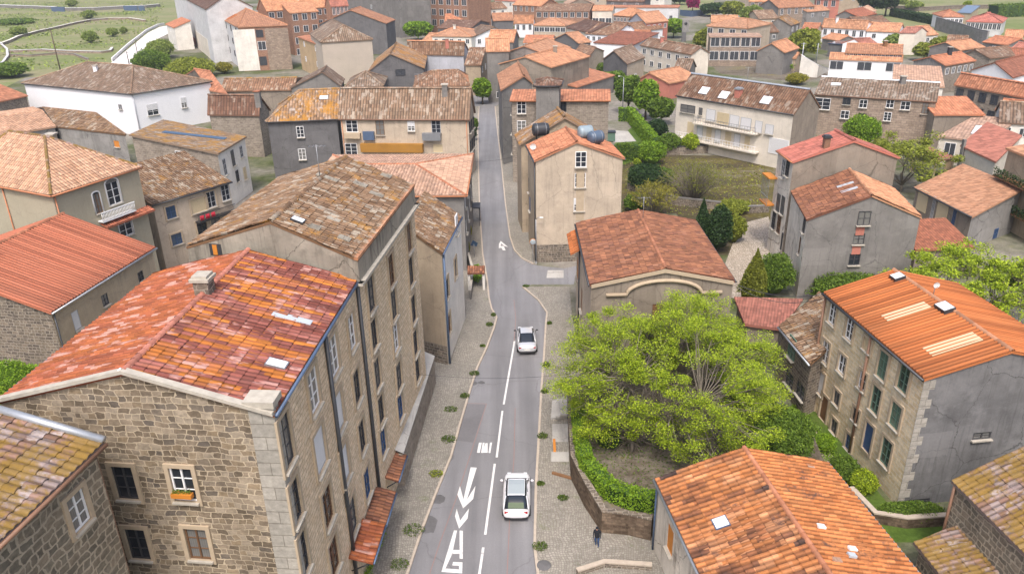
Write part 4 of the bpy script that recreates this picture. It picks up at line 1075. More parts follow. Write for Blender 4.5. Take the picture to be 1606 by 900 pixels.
B3 = house('house with ribbed bright red roof and rubble gable at the left edge', name='stone_house',
    fl=(80, 491), fr=(245, 388), dep='sym', apexR=(100, 335), z=8.2, ridge='x', rm='roof_red', wm='pl_ochre_old', wms={'L': 'stone_dark'}, tw=.34, amp=.08, tl=30, jit=.002, gut='gutter_zinc', gutsides='F', geo=True,
    capm='far_orange', wins={'F': [(120, 502, .8, 1.6, 'shut'), (165, 470, .8, 1.0, DK), (221, 433, .8, .9, DK), (233, 512, .8, 1.2, DK)]}, pipes=[('F', 0.01)], pipem='gutter_dark', maxrise=3.5)

B4 = house('khaki house with pale salmon hipped roof and white arched balcony', name='house',
    bl=(-75, 278), fl=(80, 307), fr=(222, 262), z=12.6, roof='hip', ridge='y', hipF=(70, 214), inB=3.0, rm='roof_peach', wm='pl_khaki', tw=.34, tl=.5, jit=.004, gut='gutter_copper', geo=True,
    wins={'F': [(153, 319, .8, 2.0, 'brown'), (178, 303, 1.5, 2.3, T), (197, 356, 1.6, 1.9, T)]}, pipes=[('F', .015), ('L', .5)], pipem='gutter_copper', capm='roof_moss')
p, q = B4.edges['F']; u_ = (q-p)/np.linalg.norm((q-p)[:2]); n_ = np.array([u_[1], -u_[0], 0])
hb = on_plane(176, 338, p, u_); t0 = on_plane(152, 340, p, u_); t1 = on_plane(204, 322, p, u_); zb = hb[2]-0.15
mb = MB(); L_ = (t1-t0)[:2] @ u_[:2]; o_ = np.array([t0[0], t0[1], zb])
mb.obox(o_, u_*L_, n_*.75, [0, 0, .12]); mb.obox(o_+n_*.66+np.array([0, 0, .92]), u_*L_, n_*.1, [0, 0, .1])
for i in range(int(L_/.17)+1): mb.tube([o_+u_*min(L_-.04, i*.17+.04)+n_*.71+np.array([0, 0, .1]), o_+u_*min(L_-.04, i*.17+.04)+n_*.71+np.array([0, 0, .95])], .035, 6)
part(mb, 'balcony', 'white_paint', B4.root)
mb = MB(); cz = on_plane(190, 350, p, u_)[2]; L2 = np.linalg.norm((q-p)[:2])
roof_plane(mb, [p+u_*(L2*.42)+n_*.9+np.array([0, 0, zb-.55-p[2]]), q+u_*.3+n_*.9+np.array([0, 0, zb-.55-q[2]]), q+u_*.3+np.array([0, 0, zb-.2-q[2]]), p+u_*(L2*.42)+np.array([0, 0, zb-.2-p[2]])], geo=True)
slab(mb, [p+u_*(L2*.42)+n_*.9+np.array([0, 0, zb-.55-p[2]]), q+u_*.3+n_*.9+np.array([0, 0, zb-.55-q[2]]), q+u_*.3+np.array([0, 0, zb-.2-q[2]]), p+u_*(L2*.42)+np.array([0, 0, zb-.2-p[2]])])
part(mb, 'porch_roof', 'roof_red', B4.root)

B5 = house('beige house with mossy brown lean-to roof, blue windows and red laundry', name='house',
    fl=(238, 322), fr=(364, 285), dep=8.5, z=7.8, roof='shed', hi='B', rise=2.6, rm='roof_aged', wm='pl_beige', wms={}, geo=True, tw=.3, gut='gutter_dark', gutsides='F',
    wins={'F': [(268, 333, 1.2, 1.4, 'blue'), (277, 375, 1.3, 1.3, 'blue'), (312, 322, 2.0, 1.6, 'bshut'), (331, 313, 1.2, 1.9, 'grey'), (342, 307, 1.1, 1.9, T), (353, 302, 1.1, 1.9, 'grey'), (317, 358, 1.3, 1.6, DK), (338, 347, 1.3, 1.6, DK)],
          'R': [('grid', 3, 2, 1.0, 1.6, DK)]}, sur='surround')
p, q = B5.edges['F']; u_ = (q-p)/np.linalg.norm((q-p)[:2]); n_ = np.array([u_[1], -u_[0], 0])
t0 = on_plane(305, 344, p, u_); L_ = (on_plane(362, 318, p, u_)-t0)[:2] @ u_[:2]; o_ = np.array([t0[0], t0[1], t0[2]-.4])
mb = MB(); mb.obox(o_, u_*L_, n_*.8, [0, 0, .12]); mb.obox(o_+n_*.74+np.array([0, 0, .95]), u_*L_, n_*.05, [0, 0, .05])
for i in range(int(L_/.14)): mb.obox(o_+n_*.75+u_*(i*.14), u_*.03, n_*.03, [0, 0, .95])
part(mb, 'balcony', 'metal_black', B5.root)

B6 = house('stone house with yellow lichen roof and blue corrugated strip', name='stone_house',
    fl=(203, 216), fr=(342, 241), br=(387, 214), z=8.1, dz={'fl': 1.2}, roof='shed', hi='L', rise=1.6, rm='far_lichen', wm='stone_grey', wms={'R': 'pl_offwhite'}, gut=None, geo=False, sills=True,
    wins={'F': [(209, 240, 1.0, 1.5, DK), (282, 247, 1.2, 1.8, CS)], 'R': [(352, 262, .9, 2.2, 'grey'), (365, 248, .9, 2.2, DK), (378, 238, .9, 1.6, 'grey'), (372, 276, .9, 1.6, DK), (384, 272, .9, 1.8, 'bshut'), (384, 250, .8, 1.3, DK)]})
roof_patch(B6, 'R', 305, 213, 1.0, 9.0, 'glass_blue', 'corrugated_strip', .1)

WH = house('large white house with pale hipped tile roof and grey shutters', name='white_house',
    fl=(34, 131), fr=(205, 148), br=(333, 128), z=7.9, roof='hip', ridge='x', hipR=(209, 104), hipL=(137, 98), rm='far_tan', wm='pl_white', tw=.4, tl=.6, gut='gutter_dark', sills=True,
    wins={'R': [(239, 172, 2.2, 2.2, 'half'), (288, 161, 1.2, 2.1, 'half')], 'F': [(189, 168, 1.0, 1.0, 'grey')]}, pipes=[('R', 0.01)], pipem='gutter_zinc')

GL = house('dark grey rendered house with lichen hipped roof beside the beige balconies', name='grey_house',
    fl=(416, 192), fr=(531, 187), dep=13, z=9, roof='hip', ridge='x', hipL=(470, 142), rm='far_lichen', wm='con_dark', tw=.42, tl=.6, gut='gutter_dark', sills=True,
    wins={'F': [(471, 207, 1.1, 1.7, CS), (474, 242, 1.1, 1.7, CS)], 'L': [(412, 215, 1.2, 2.4, T)]})
skylight(GL, 'F', 508, 154, 1.3, .9, 'skylight_white')
BL = house('beige house with balconies, golden awning and long brown tile roof', name='house',
    fl=(530, 187), fr=(737, 188), dep='sym', apexR=(740, 139), z=9, ridge='x', rm='far_tan', wm='pl_beige', tw=.42, tl=.6, gut='gutter_brown', gutsides='F', sills=True,
    wins={'F': [(552, 198, 1.8, 1.8, CS), (596, 200, 1.3, 2.3, 'brown'), (645, 198, 1.1, 1.5, 'half'), (684, 199, 1.4, 1.9, 'grey'), (551, 234, 1.9, 1.8, CS), (687, 233, 1.4, 1.2, 'bshut')], 'R': [('grid', 3, 2, 1.0, 1.7, 'dark')]},
    pipes=[('F', .985), ('F', .01)], pipem='gutter_copper')
p, q = BL.edges['F']; u_ = (q-p)/np.linalg.norm((q-p)[:2]); n_ = np.array([u_[1], -u_[0], 0])
def facade_box(h, k, u0, v0, u1, v1, out, m, name, z=None, lo=0.0):
    """box standing out of a wall between two pixels (given on the wall plane)"""
    p, q = h.edges[k]; u = (q-p)/np.linalg.norm((q-p)[:2]); u[2] = 0; n = np.array([u[1], -u[0], 0])
    a, b = on_plane(u0, v0, p, u), on_plane(u1, v1, p, u); L = (b-a)[:2] @ u[:2]; z0_, z1_ = min(a[2], b[2]), max(a[2], b[2])
    mb = MB(); mb.obox(np.array([a[0], a[1], z0_])+n*lo, u*L, n*(out-lo), [0, 0, z1_-z0_]); return part(mb, name, m, h.root)
facade_box(BL, 'F', 568, 237, 664, 225, .8, 'pl_gold', 'awning'); facade_box(BL, 'F', 542, 216, 566, 208, .7, 'surround', 'balcony'); facade_box(BL, 'F', 664, 219, 692, 208, .8, 'metal_grey', 'balcony')
facade_box(BL, 'F', 571, 219, 587, 206, .5, 'gutter_blue', 'air_conditioner')

SA = house('low grey house with orange hipped roof behind the parapet building', name='grey_house',
    fl=(470, 308), fr=(731, 307), br=(742, 242), z=8.8, roof='hip', ridge='x', hipR=(652, 258), inL=4, rm='roof_peach_orange' if False else 'far_pale', wm='con_mid', tw=.36, tl=.5, geo=True, gut='gutter_copper', gutsides='FR', jit=.005, capm='far_orange',
    wins={'R': [('grid', 4, 2, 1.0, 1.6, T)]})
NA = house('narrow house with sagging rusty brown roof and dark stone plinth', name='house',
    fl=(628, 352), fr=(694, 398), br=(724, 340), z=10.4, dz={'fl': 1.9}, roof='shed', hi='L', rise=1.9, rm='roof_aged', wm='pl_tan', wms={'R': 'pl_offwhite'}, tw=.28, geo=True, gut='gutter_blue', gutsides='R', ov=.1, sur='surround',
    wins={'R': [(715, 352, 1.0, 1.8, 'half'), (701, 452, 1.2, 1.8, DK), (704, 508, 1.2, 1.8, 'brown'), (714, 420, 1.0, 1.8, DK)]}, pipes=[('R', .02)], pipem='gutter_blue', piper=.09)
facade_box(NA, 'F', 655, 582, 701, 543, .05, 'stone_dark', 'plinth')

BE = house('tall beige rendered house with orange gable roof and water tanks', name='house',
    fl=(838, 253), fr=(980, 249), bl=(825, 228), z=11.7, ridge='y', apexF=(905, 223), rm='far_orange', wm='pl_beige', wms={'L': 'pl_tan'}, tw=.36, tl=.5, geo=True, jit=.004, gut='gutter_dark', gutsides='LR', ov=.18, sills=True,
    wins={'F': [(911, 250, 1.2, 1.7, CS), (910, 283, 1.2, 1.6, CS), (908, 321, 1.15, 1.5, 'half')], 'L': [(829, 290, 1.0, 1.8, DK), (831, 320, 1.0, 1.8, 'blue'), (827, 265, 1.0, 1.6, 'brown')]}, pipes=[('L', .96)], pipem='gutter_dark')
facade_box(BE, 'F', 903, 346, 917, 263, .03, 'surround', 'window_band', lo=.0)
facade_box(BE, 'F', 841, 412, 976, 380, .06, 'stone_dark', 'plinth')
MOSS = house('older house with ochre mossy gable roof behind the tank roof', name='house', fl=(814, 227), fr=(951, 221), dep=5.5, z=11.2, ridge='y', apexF=(886, 184), rm='far_lichen', wm='pl_tan', tw=.4, tl=.6, geo=False)
SB = house('stone block house with narrow orange lean-to roof and window stack', name='stone_house',
    fl=(799, 158), fr=(958, 158), dep=5, z=12.2, roof='shed', hi='B', rise=.7, rm='far_orange', wm='stone_grey', wms={'L': 'pl_tan'}, tw=.4, tl=.6, gut='gutter_copper', gutsides='F', sills=True,
    wins={'F': [(818, 168, 1.3, 1.9, CS), (818, 183, 1.3, 1.6, CS), (818, 198, 1.3, 1.6, CS), (883, 167, 1.0, 1.6, DK), (881, 181, .9, .9, DK)], 'L': [('grid', 4, 3, 1.0, 1.6, DK)]})
TW = house('grey concrete stair tower with small tiled hip cap between stone walls', name='stair_tower', cat='tower',
    fl=(837, 135), fr=(880, 135), dep=4.6, z=14.9, roof='hip', ridge='x', hipL=(857, 123), inR=1.9, rm='far_dark', wm='con_mid', tw=.4, tl=.6, gut='gutter_dark')
SB2 = house('small house with two salmon gables on the street bend', name='house', fl=(785, 142), fr=(836, 131), bl=(779, 117), z=12.0, ridge='y', apexF=(822, 119), rm='far_salmon', wm='con_mid', tw=.4)

CH = house('chapel like hall with red brick tile roof and arched doorway', name='hall',
    fl=(925, 447), fr=(1153, 441), bl=(903, 351), z=9, ridge='y', apexF=(1044, 422), rm='roof_brick', wm='pl_beige', wms={'F': 'con_brown'}, tw=.30, tl=.46, geo=True, ov=.12, capm='far_orange', gut='gutter_dark', gutsides='LR',
    wins={'F': [(1042, 500, 2.0, 2.6, 'door')], 'L': [(906, 420, 1.1, 2.2, 'board'), (912, 470, 1.1, 2.2, 'brown')]}, pipes=[('L', .3)])
mb = MB(); p, q = CH.edges['F']; u_ = (q-p)/np.linalg.norm((q-p)[:2]); n_ = np.array([u_[1], -u_[0], 0])
for i in range(2):
    pp, qq = (p, CH.r0) if i == 0 else (q, CH.r0); z_a = 9.0
    a_ = np.array([pp[0], pp[1], 8.72]); b_ = np.array([CH.r0[0], CH.r0[1], CH.r0[2]-.3])+n_*0-n_*.12
    mb.obox(a_, b_-a_, n_*.16, [0, 0, .3])
part(mb, 'gable_moulding', 'surround', CH.root)
mb = MB(); c_ = on_plane(1040, 478, p, u_); 
arc = [c_+u_*(2.9*math.cos(math.pi*k/16))+n_*.08+np.array([0, 0, 1.1*math.sin(math.pi*k/16)+1.0]) for k in range(17)]
arc = [arc[0]+u_*1.6]+arc+[arc[-1]-u_*1.6]; mb.tube(arc, .16, 6); part(mb, 'arch_moulding', 'surround', CH.root)
mb = MB(); p, q = CH.edges['L']; u2 = (q-p)/np.linalg.norm((q-p)[:2]); n2 = np.array([u2[1], -u2[0], 0])
poly = [q+n2*.95+np.array([0, 0, -1.0])-u2*7.5, p+n2*.95+np.array([0, 0, -1.0])+u2*(-0.0), p+np.array([0, 0, -.45]), q+np.array([0, 0, -.45])-u2*7.5]
poly = [p+n2*.95+np.array([0, 0, -1.0]), p+u2*5+n2*.95+np.array([0, 0, -1.0]), p+u2*5+np.array([0, 0, -.5]), p+np.array([0, 0, -.5])]
roof_plane(mb, poly, geo=True); slab(mb, poly); part(mb, 'side_roof', 'roof_orange', CH.root)

RS = house('four storey yellow stone house with plain orange roof and grey end wall', name='stone_house',
    fl=(1291, 459), fr=(1450, 595), dep='sym', apexR=(1588, 551), z=9.4, ridge='x', rm='roof_orange', wm='stone_yellow', wms={'R': 'con_slate'}, tw=.33, amp=.08, tl=30, jit=.003, geo=True, ov=.12, gut='gutter_dark', gutsides='F', capm='far_salmon', sur='surround',
    wins={'F': [(1306, 492, .95, 1.6, CS), (1333, 516, .95, 1.6, T), (1361, 541, .9, .9, 'bshut'), (1385, 573, 1.0, 1.9, 'green'), (1418, 594, 1.05, 1.7, 'green'), (1295, 552, 1.0, 1.7, T), (1321, 571, .95, 1.4, CS),
                (1353, 597, .85, 1.3, CS), (1287, 600, 1.0, 1.8, 'shut'), (1313, 624, .8, 1.1, DK), (1343, 651, .75, 1.0, DK), (1374, 627, 1.0, 1.9, 'green'), (1405, 652, 1.05, 1.7, 'green'), (1273, 637, .8, 1.2, DK),
                (1289, 662, .95, 2.0, 'door'), (1308, 673, .8, 1.1, DK), (1331, 697, .8, 1.2, 'blue'), (1362, 686, .95, 2.1, 'bluedoor'), (1390, 709, 1.05, 1.9, 'green'), (1357, 727, .9, 1.3, 'bluedoor'), (1382, 762, 1.0, 1.9, 'garage')],
          'R': [(1540, 683, 1.2, .5, DK), (1440, 786, 1.6, .4, DK)]},
    pipes=[('F', .02), ('F', .53)], pipem='gutter_brown', piper=.09)
skylight(RS, 'F', 1408, 438, .8, .8, 'skylight_white', 'gutter_dark', .3); skylight(RS, 'F', 1482, 486, 1.1, .8, 'skylight_white', 'gutter_dark', .3)
roof_patch(RS, 'F', 1421, 490, .85, 3.0, 'shutter_beige', 'fibreglass_panel', .09); roof_patch(RS, 'F', 1494, 541, 1.0, 3.2, 'shutter_beige', 'fibreglass_panel', .09)
mb = MB(); p, q = RS.edges['R']; u_ = (q-p)/np.linalg.norm((q-p)[:2]); n_ = np.array([u_[1], -u_[0], 0])
for i in range(14): L_ = .75 if i % 2 else .45; mb.obox(np.array([p[0], p[1], i*.66+.02])-u_*.02, u_*L_, n_*.02, [0, 0, .62])
part(mb, 'quoin_strip', 'quoin', RS.root)

BR = house('house with worn orange barrel tile roof in the bottom right foreground', name='house',
    bl=(1027, 751), br=(1297, 724), dep=17, z=5.0, ridge='y', apexB=(1167, 702), rm='roof_orange_worn', rms={'R': 'roof_orange_stained'}, wm='pl_peel', tw=.34, tl=.5, amp=.075, geo=True, ov=.15, gut='gutter_zinc', capm='far_orange',
    wins={'L': [(1051, 846, .9, 1.7, 'board'), (1048, 880, .9, 1.5, DK)]}, pipes=[('L', .01)], pipem='gutter_blue')
for (px, py, k_, m_) in ((1335, 872, 'R', 'sky_glass'), (1336, 862, 'R', 'white_paint'), (1287, 827, 'R', 'white_paint'), (1312, 880, 'R', 'far_pale'), (1270, 733, 'R', 'far_pale')): roof_patch(BR, k_, px, py, .28, .42, m_, 'mortar_patch', .13)
skylight(BR, 'L', 1131, 821, .78, .8, 'skylight_white', 'gutter_blue', .12)
CR = house('stone house with mossy grey barrel tile roof at the bottom right corner', name='stone_house',
    fl=(1492, 754), fr=(1650, 912), dep=9, z=5.4, ridge='x', rise=2.2, rm='roof_moss', wm='stone_light', tw=.34, tl=.5, amp=.07, geo=True, ov=.15, pipes=[('F', .02)], pipem='gutter_brown', piper=.08)
SH = house('low shed roof of mossy barrel tiles against the corner stone house', name='shed', cat='shed',
    fl=(1500, 935), bl=(1432, 850), br=(1520, 836), fr=(1610, 915), z=2.4, roof='shed', hi='R', rise=.8, rm='roof_moss', wm='stone_light', tw=.3, tl=.5, amp=.07, geo=True)

PK = house('tall stone house with flat rose red roof and rusty balcony', name='stone_house',
    fl=(1243, 254), fr=(1411, 247), bl=(1218, 236), z=11.5, ridge='y', apexF=(1340, 221), rm='far_red', wm='con_brown', wms={'L': 'pl_peel'}, tw=.3, tl=.6, gut='gutter_copper', gutsides='LR', geo=False, ov=.15, sills=True,
    wins={'L': [(1229, 265, .9, 2.0, 'grey'), (1236, 262, .9, 2.0, DK), (1221, 318, .9, 2.0, DK), (1228, 322, .9, 2.0, DK), (1214, 345, .9, 2.0, DK), (1222, 352, .9, 2.0, 'brown'), (1228, 380, .9, 2.0, DK)]})
chimney(PK, 'L', 1295, 232, .6, .6, 1.1, 'gutter_brown', 'gutter_dark')
PB = house('grey gabled house with skylit brown roof in front of the rose roof', name='grey_house',
    fl=(1265, 345), fr=(1446, 341), bl=(1240, 300), z=8.4, ridge='y', apexF=(1368, 307), rm='roof_brick', rms={'R': 'far_salmon'}, wm='con_mid', wms={'L': 'pl_peel'}, tw=.36, tl=.5, gut=None, geo=True, ov=.12, sills=True, capm='far_salmon',
    wins={'F': [(1355, 342, 1.2, 1.4, DK), (1347, 375, 1.1, 1.1, DK), (1340, 407, 1.1, 1.2, DK)], 'L': [(1254, 385, .7, 1.8, 'brown'), (1262, 352, .8, 1.6, DK)]})
facade_box(PB, 'F', 1341, 369, 1357, 353, .03, 'pl_red', 'brick_panel'); facade_box(PB, 'F', 1335, 399, 1351, 384, .03, 'pl_red', 'brick_panel')
roof_patch(PB, 'L', 1326, 291, .5, 1.6, 'sky_glass', 'skylight'); roof_patch(PB, 'L', 1332, 299, .5, 1.6, 'sky_glass', 'skylight')
GA = house('low garage row with plain salmon roof, dark trim and blue panel', name='garage', cat='garage',
    fl=(1433, 294), fr=(1525, 340), br=(1602, 313), z=4.2, roof='shed', hi='B', rise=1.3, rm='far_salmon', wm='con_brown', wms={'R': 'con_grey'}, tw=.3, tl=.6, gut='gutter_dark', sills=False,
    wins={'F': [(1447, 315, 2.0, 2.6, 'bshut'), (1478, 332, 2.0, 2.6, 'bshut'), (1464, 326, .5, 2.8, 'grey'), (1496, 344, .5, 2.8, 'blue')], 'R': [(1561, 366, .8, 1.2, 'blue')]})
GB = house('low annex roof of worn brick tiles beside the garages', name='shed', cat='shed', fl=(1436, 392), fr=(1530, 388), dep=6, z=3.0, roof='shed', hi='B', rise=1.2, rm='far_brickred', wm='con_brown', tw=.3)
AP = house('long cream apartment building with brown roof, balconies and roller shutters', name='apartment_building',
    fl=(1060, 150), fr=(1245, 180), dep='sym', apexR=(1271, 141), z=8.6, ridge='x', rm='far_brown', wm='pl_cream', wms={'R': 'con_brown'}, tw=.42, tl=.6, gut='gutter_dark', gutsides='F', ov=.15, sills=True, capm='gutter_zinc',
    wins={'F': [(1079, 171, 3.0, 1.3, DK), (1099, 175, .7, 1.2, DK), (1115, 181, 1.76, 1.9, 'shut'), (1134, 186, 2.24, 1.8, 'bshut'), (1152, 190, 1.76, 1.8, 'shut'), (1170, 194, 1.92, 1.8, 'shut'), (1190, 199, 1.28, 1.8, 'shut'), (1207, 203, 1.44, 1.5, 'shut'), (1222, 207, 2.0, 1.5, 'half'),
                (1083, 201, 1.28, 2.0, 'bshut'), (1098, 206, 1.12, 2.0, 'shut'), (1112, 209, 0.96, 2.0, 'bshut'), (1126, 213, 1.12, 2.0, 'shut'), (1142, 217, 1.12, 2.0, 'bshut'), (1156, 220, 1.12, 2.0, 'shut'), (1172, 224, 0.96, 2.0, 'bshut'), (1225, 231, 4.2, 2.4, 'garage')]})
for (px, py) in ((1105, 143), (1136, 150), (1202, 158)): skylight(AP, 'F', px, py, 1.7, 1.5, 'skylight_white')
chimney(AP, 'F', 1158, 150, .9, .9, 1.0, 'pl_red', 'gutter_zinc')
facade_box(AP, 'F', 1096, 191, 1200, 212, 1.0, 'pl_cream', 'balcony_slab') if False else None
for (x0, y0, x1, y1, nm) in ((1093, 188, 1191, 206, 'balcony'), (1066, 210, 1191, 236, 'balcony')):
    p, q = AP.edges['F']; u_ = (q-p)/np.linalg.norm((q-p)[:2]); n_ = np.array([u_[1], -u_[0], 0]); a_ = on_plane(x0, y0, p, u_); b_ = on_plane(x1, y1, p, u_); L_ = (b_-a_)[:2] @ u_[:2]
    o_ = np.array([a_[0], a_[1], a_[2]-.5]); mb = MB(); mb.obox(o_, u_*L_, n_*1.1, [0, 0, .22]); bo = part(mb, nm, 'pl_cream', AP.root)
    mb = MB(); mb.obox(o_+n_*1.02+np.array([0, 0, 1.1]), u_*L_, n_*.06, [0, 0, .06]); mb.obox(o_+n_*1.02+np.array([0, 0, .65]), u_*L_, n_*.04, [0, 0, .04])
    for i in range(int(L_/.5)+1): mb.obox(o_+n_*1.02+u_*min(i*.5, L_-.04), u_*.04, n_*.04, [0, 0, 1.1])
    mb.build('railing', 'metal_grey' if y0 < 200 else 'white_paint', parent=bo, loc=AP.base)
LS = house('long grey stone house with pale brown roof and two rows of windows', name='stone_house',
    fl=(1277, 148), fr=(1470, 160), dep=15, rise=1.9, z=7.2, ridge='x', rm='far_tan', wm='stone_far', tw=.45, tl=.6, gut='gutter_brown', gutsides='F', ov=.15, sills=True, capm='gutter_zinc',
    wins={'F': [(1290, 163, 2.6, 2.0, CS), (1328, 159, 1.3, 1.2, DK), (1354, 163, 1.3, 1.4, CS), (1396, 163, 1.2, 1.4, CS), (1420, 166, 1.5, 1.4, CS), (1435, 167, 1.5, 1.4, DK), (1451, 170, 1.0, 1.9, 'brown'), (1325, 180, 1.4, 1.4, CS), (1352, 184, 1.3, 1.3, DK), (1392, 183, 1.2, 1.5, CS), (1377, 204, 1.0, 1.2, DK)]})
skylight(LS, 'F', 1311, 133, 1.7, 1.1, 'skylight_white')

house('brown lean-to annex with dark tall windows against the yellow stone house', name='stone_house', fl=(1221, 512), fr=(1271, 572), br=(1335, 540), z=4.8, roof='shed', hi='B', rise=1.6, rm='roof_aged', wm='stone_dark', tw=.3, geo=True, gut='gutter_zinc', gutsides='F',
    wins={'F': [(1243, 545, 1.2, 1.8, 'green'), (1238, 595, 1.4, 1.2, DK), (1255, 612, 1.4, 1.2, DK)]})
house('low shed with corrugated pink metal roof between chapel and annex', name='shed', cat='shed', fl=(1168, 508), fr=(1226, 516), br=(1258, 480), bl=(1150, 477), z=3.4, roof='shed', hi='B', rise=.7, rm='far_rose', wm='con_brown', tw=.25)

# white arched trims over the balcony openings of the khaki house
p, q = B4.edges['F']; u_ = (q-p)/np.linalg.norm((q-p)[:2]); u_[2] = 0; n_ = np.array([u_[1], -u_[0], 0])
for (px, py, hw, hh) in ((153, 319, .45, 1.0), (178, 303, .80, 1.15), (197, 356, .85, .95)):
    c_ = on_plane(px, py, p, u_); arc = [c_+u_*(hw*math.cos(t))+np.array([0, 0, hh-.05+hw*.55*math.sin(t)]) for t in np.linspace(0, math.pi, 13)]
    mb = MB(); mb.tube([arc[0]-np.array([0, 0, 2*hh])+n_*.03]+[a+n_*.03 for a in arc]+[arc[-1]-np.array([0, 0, 2*hh])+n_*.03], .075, 6); part(mb, 'arch_trim', 'white_paint', B4.root)
    mb = MB(); mb.face([a+n_*.02 for a in arc[::-1]][::-1]); part(mb, 'arch_pane', 'glass', B4.root)
# ------------------------------------------------------------------ farther houses
def fh(label, fl, fr, z, rm, wm, ridge='x', cols=3, rows=1, st='far', rc=0, lc=0, cat='house', ww=1.2, wh=1.4, dz=2.8, zf=None, **k):
    w_ = dict(k.pop('wins', {}))
    if cols: w_.setdefault('F', [('grid', cols, rows, ww, wh, st, (zf or z-1.4), dz)])
    if rc: w_.setdefault('R', [('grid', rc, rows, ww, wh, st, (zf or z-1.4), dz)])
    if lc: w_.setdefault('L', [('grid', lc, rows, ww, wh, st, (zf or z-1.4), dz)])
    if 'dep' not in k and 'br' not in k and 'bl' not in k: k['dep'] = 'sym' if ('apexR' in k or 'apexL' in k) else 9
    k.setdefault('rise', 2.0); k.setdefault('ov', .25); k.setdefault('tw', .5); k.setdefault('tl', .7); k.setdefault('maxrise', 4.5); k.setdefault('geo', False)
    return house(label, cat, fl=fl, fr=fr, z=z, rm=rm, wm=wm, ridge=ridge, wins=w_, **k)

# --- upper left
A1 = fh('four storey brick block with smooth salmon hip roof and grey shuttered side', (324, 18), (372, 43), 12.1, 'far_salmon', 'pl_palegrey', br=(452, 40), roof='hip', hipR=(386, 14), wms={'R': 'brick_far'}, cols=7, rows=3, st='fard', name='apartment_building', cat='house', ww=1.6, wh=1.7, dz=3.6,
    wins={'R': [(407, 53, 2.0, 2.0, 'fard'), (411, 72, 2.2, 2.4, 'far'), (413, 96, 2.0, 2.4, 'fard')]})
facade_box(A1, 'R', 375, 112, 399, 46, .06, 'pl_offwhite', 'render_panel', lo=.0)
facade_box(A1, 'R', 424, 112, 451, 44, .05, 'stone_far', 'stone_panel', lo=.0)
roof_patch(A1, 'F', 362, 26, 9.0, 3.0, 'roof_orange', 'patch_tile', .12)
A2 = fh('tall pale grey gabled house with dark brown roof and red panel', (270, -12), (322, 15), 15.6, 'far_dark', 'pl_palegrey', dep=14, rise=4, cols=0, name='tall_house')
facade_box(A2, 'F', 293, 50, 311, 85, .08, 'pl_red', 'red_panel'); facade_box(A2, 'F', 315, 98, 325, 62, .07, 'pl_cream', 'render_panel')
fh('small orange framed lean-to beside the tall grey house', (259, 38), (272, 44), 7.5, 'far_orange', 'pl_offwhite', dep=6, cols=1, rows=1, roof='shed', hi='B')
fh('row house with salmon roof and dark shop windows behind the brick block', (418, 18), (519, 11), 13.5, 'far_salmon', 'brick_far', apexR=(508, -9), cols=8, rows=3, ww=1.8, wh=1.8, dz=3.4, name='row_house')
fh('row house end with rose roof and narrow white windows', (519, 11), (547, 9), 14.5, 'far_rose', 'brick_far', apexR=(540, -10), cols=4, rows=2, ww=1.0, wh=2.4, dz=3.6, name='row_house')
PJ = fh('projecting brown brick house block with salmon lean-to roof', (454, 21), (500, 18), 13.0, 'far_salmon', 'brick_far', dep=8, roof='shed', hi='B', rise=2.5, cols=3, rows=4, ww=1.7, wh=2.0, dz=3.6, name='brick_house')
fh('orange end gable strip at the left of the salmon row', (407, 8), (420, 19), 12.5, 'far_salmon', 'pl_red', dep=10, cols=0, roof='shed', hi='B', rise=2, name='row_house')
fh('grey gabled house with salmon edged roof behind the blank beige wall', (499, 38), (606, 37), 9.5, 'far_salmon', 'con_dark', 'y', apexF=(549, 16), dep=12, cols=0)
BW = fh('blank beige walled house with small brown hip roof', (503, 67), (585, 62), 10.6, 'far_tan', 'pl_clean', 'y', roof='hip', hipF=(563, 39), dep=22, cols=0, capm='far_tan')
fh('ochre house with open orange roof next to the blank beige wall', (466, 58), (503, 72), 9.0, 'far_orange', 'pl_yellow', dep=9, roof='shed', hi='B', rise=.8, cols=2, rows=2, ww=1.2, wh=1.4, dz=4)
fh('huge dark grey blank walled building at the top of the photo', (538, -22), (624, -16), 17, 'far_dark', 'con_mid', dep=14, roof='flat', cols=1, rows=1, st='far', name='tall_building', zf=10)
fh('narrow pale weathered tower house beside the brick apartment block', (622, -14), (646, -14), 16, 'far_dark', 'pl_peel', dep=9, roof='flat', cols=3, rows=4, st='fard', ww=1.1, wh=1.9, dz=3.4, name='tall_house', lc=2)
fh('dark brick apartment block with colourful balconies and lit windows', (648, -24), (733, -22), 17.5, 'far_dark', 'brick_far', dep=14, roof='flat', cols=7, rows=4, ww=2.3, wh=2.4, dz=3.9, name='apartment_building', zf=15.5)
fh('house with long ribbed brown roof and pale blue grey wall', (638, 85), (728, 87), 8.0, 'far_brown', 'pl_bluegrey', apexR=(729, 66), cols=0, capm='far_salmon')
fh('tan street house with low brown roof beside the orange chimney strip', (728, 102), (755, 102), 7.0, 'far_brown', 'pl_tan', dep=14, rise=2.8, cols=0, rc=3)
MG = fh('dark grey gable house with ochre mossy roof and small windows', (577, 112), (666, 107), 7.5, 'far_lichen', 'con_dark', 'y', apexF=(612, 84), bl=(590, 92), cols=0, wins={'F': [(628, 114, 2.2, 1.4, 'fard'), (621, 121, 1.6, 1.4, 'far')]})
fh('house with brown and salmon hip roof patched with metal', (648, 137), (737, 134), 6.0, 'far_brown', 'con_mid', roof='hip', hipR=(718, 110), inL=4, dep=13, cols=0, rms={'R': 'far_salmon'})
fh('low brown pyramid roofed house behind the beige balconies', (540, 137), (602, 135), 6.0, 'far_tan', 'con_dark', roof='hip', rise=2.2, inL=4, inR=4, dep=11, cols=0)
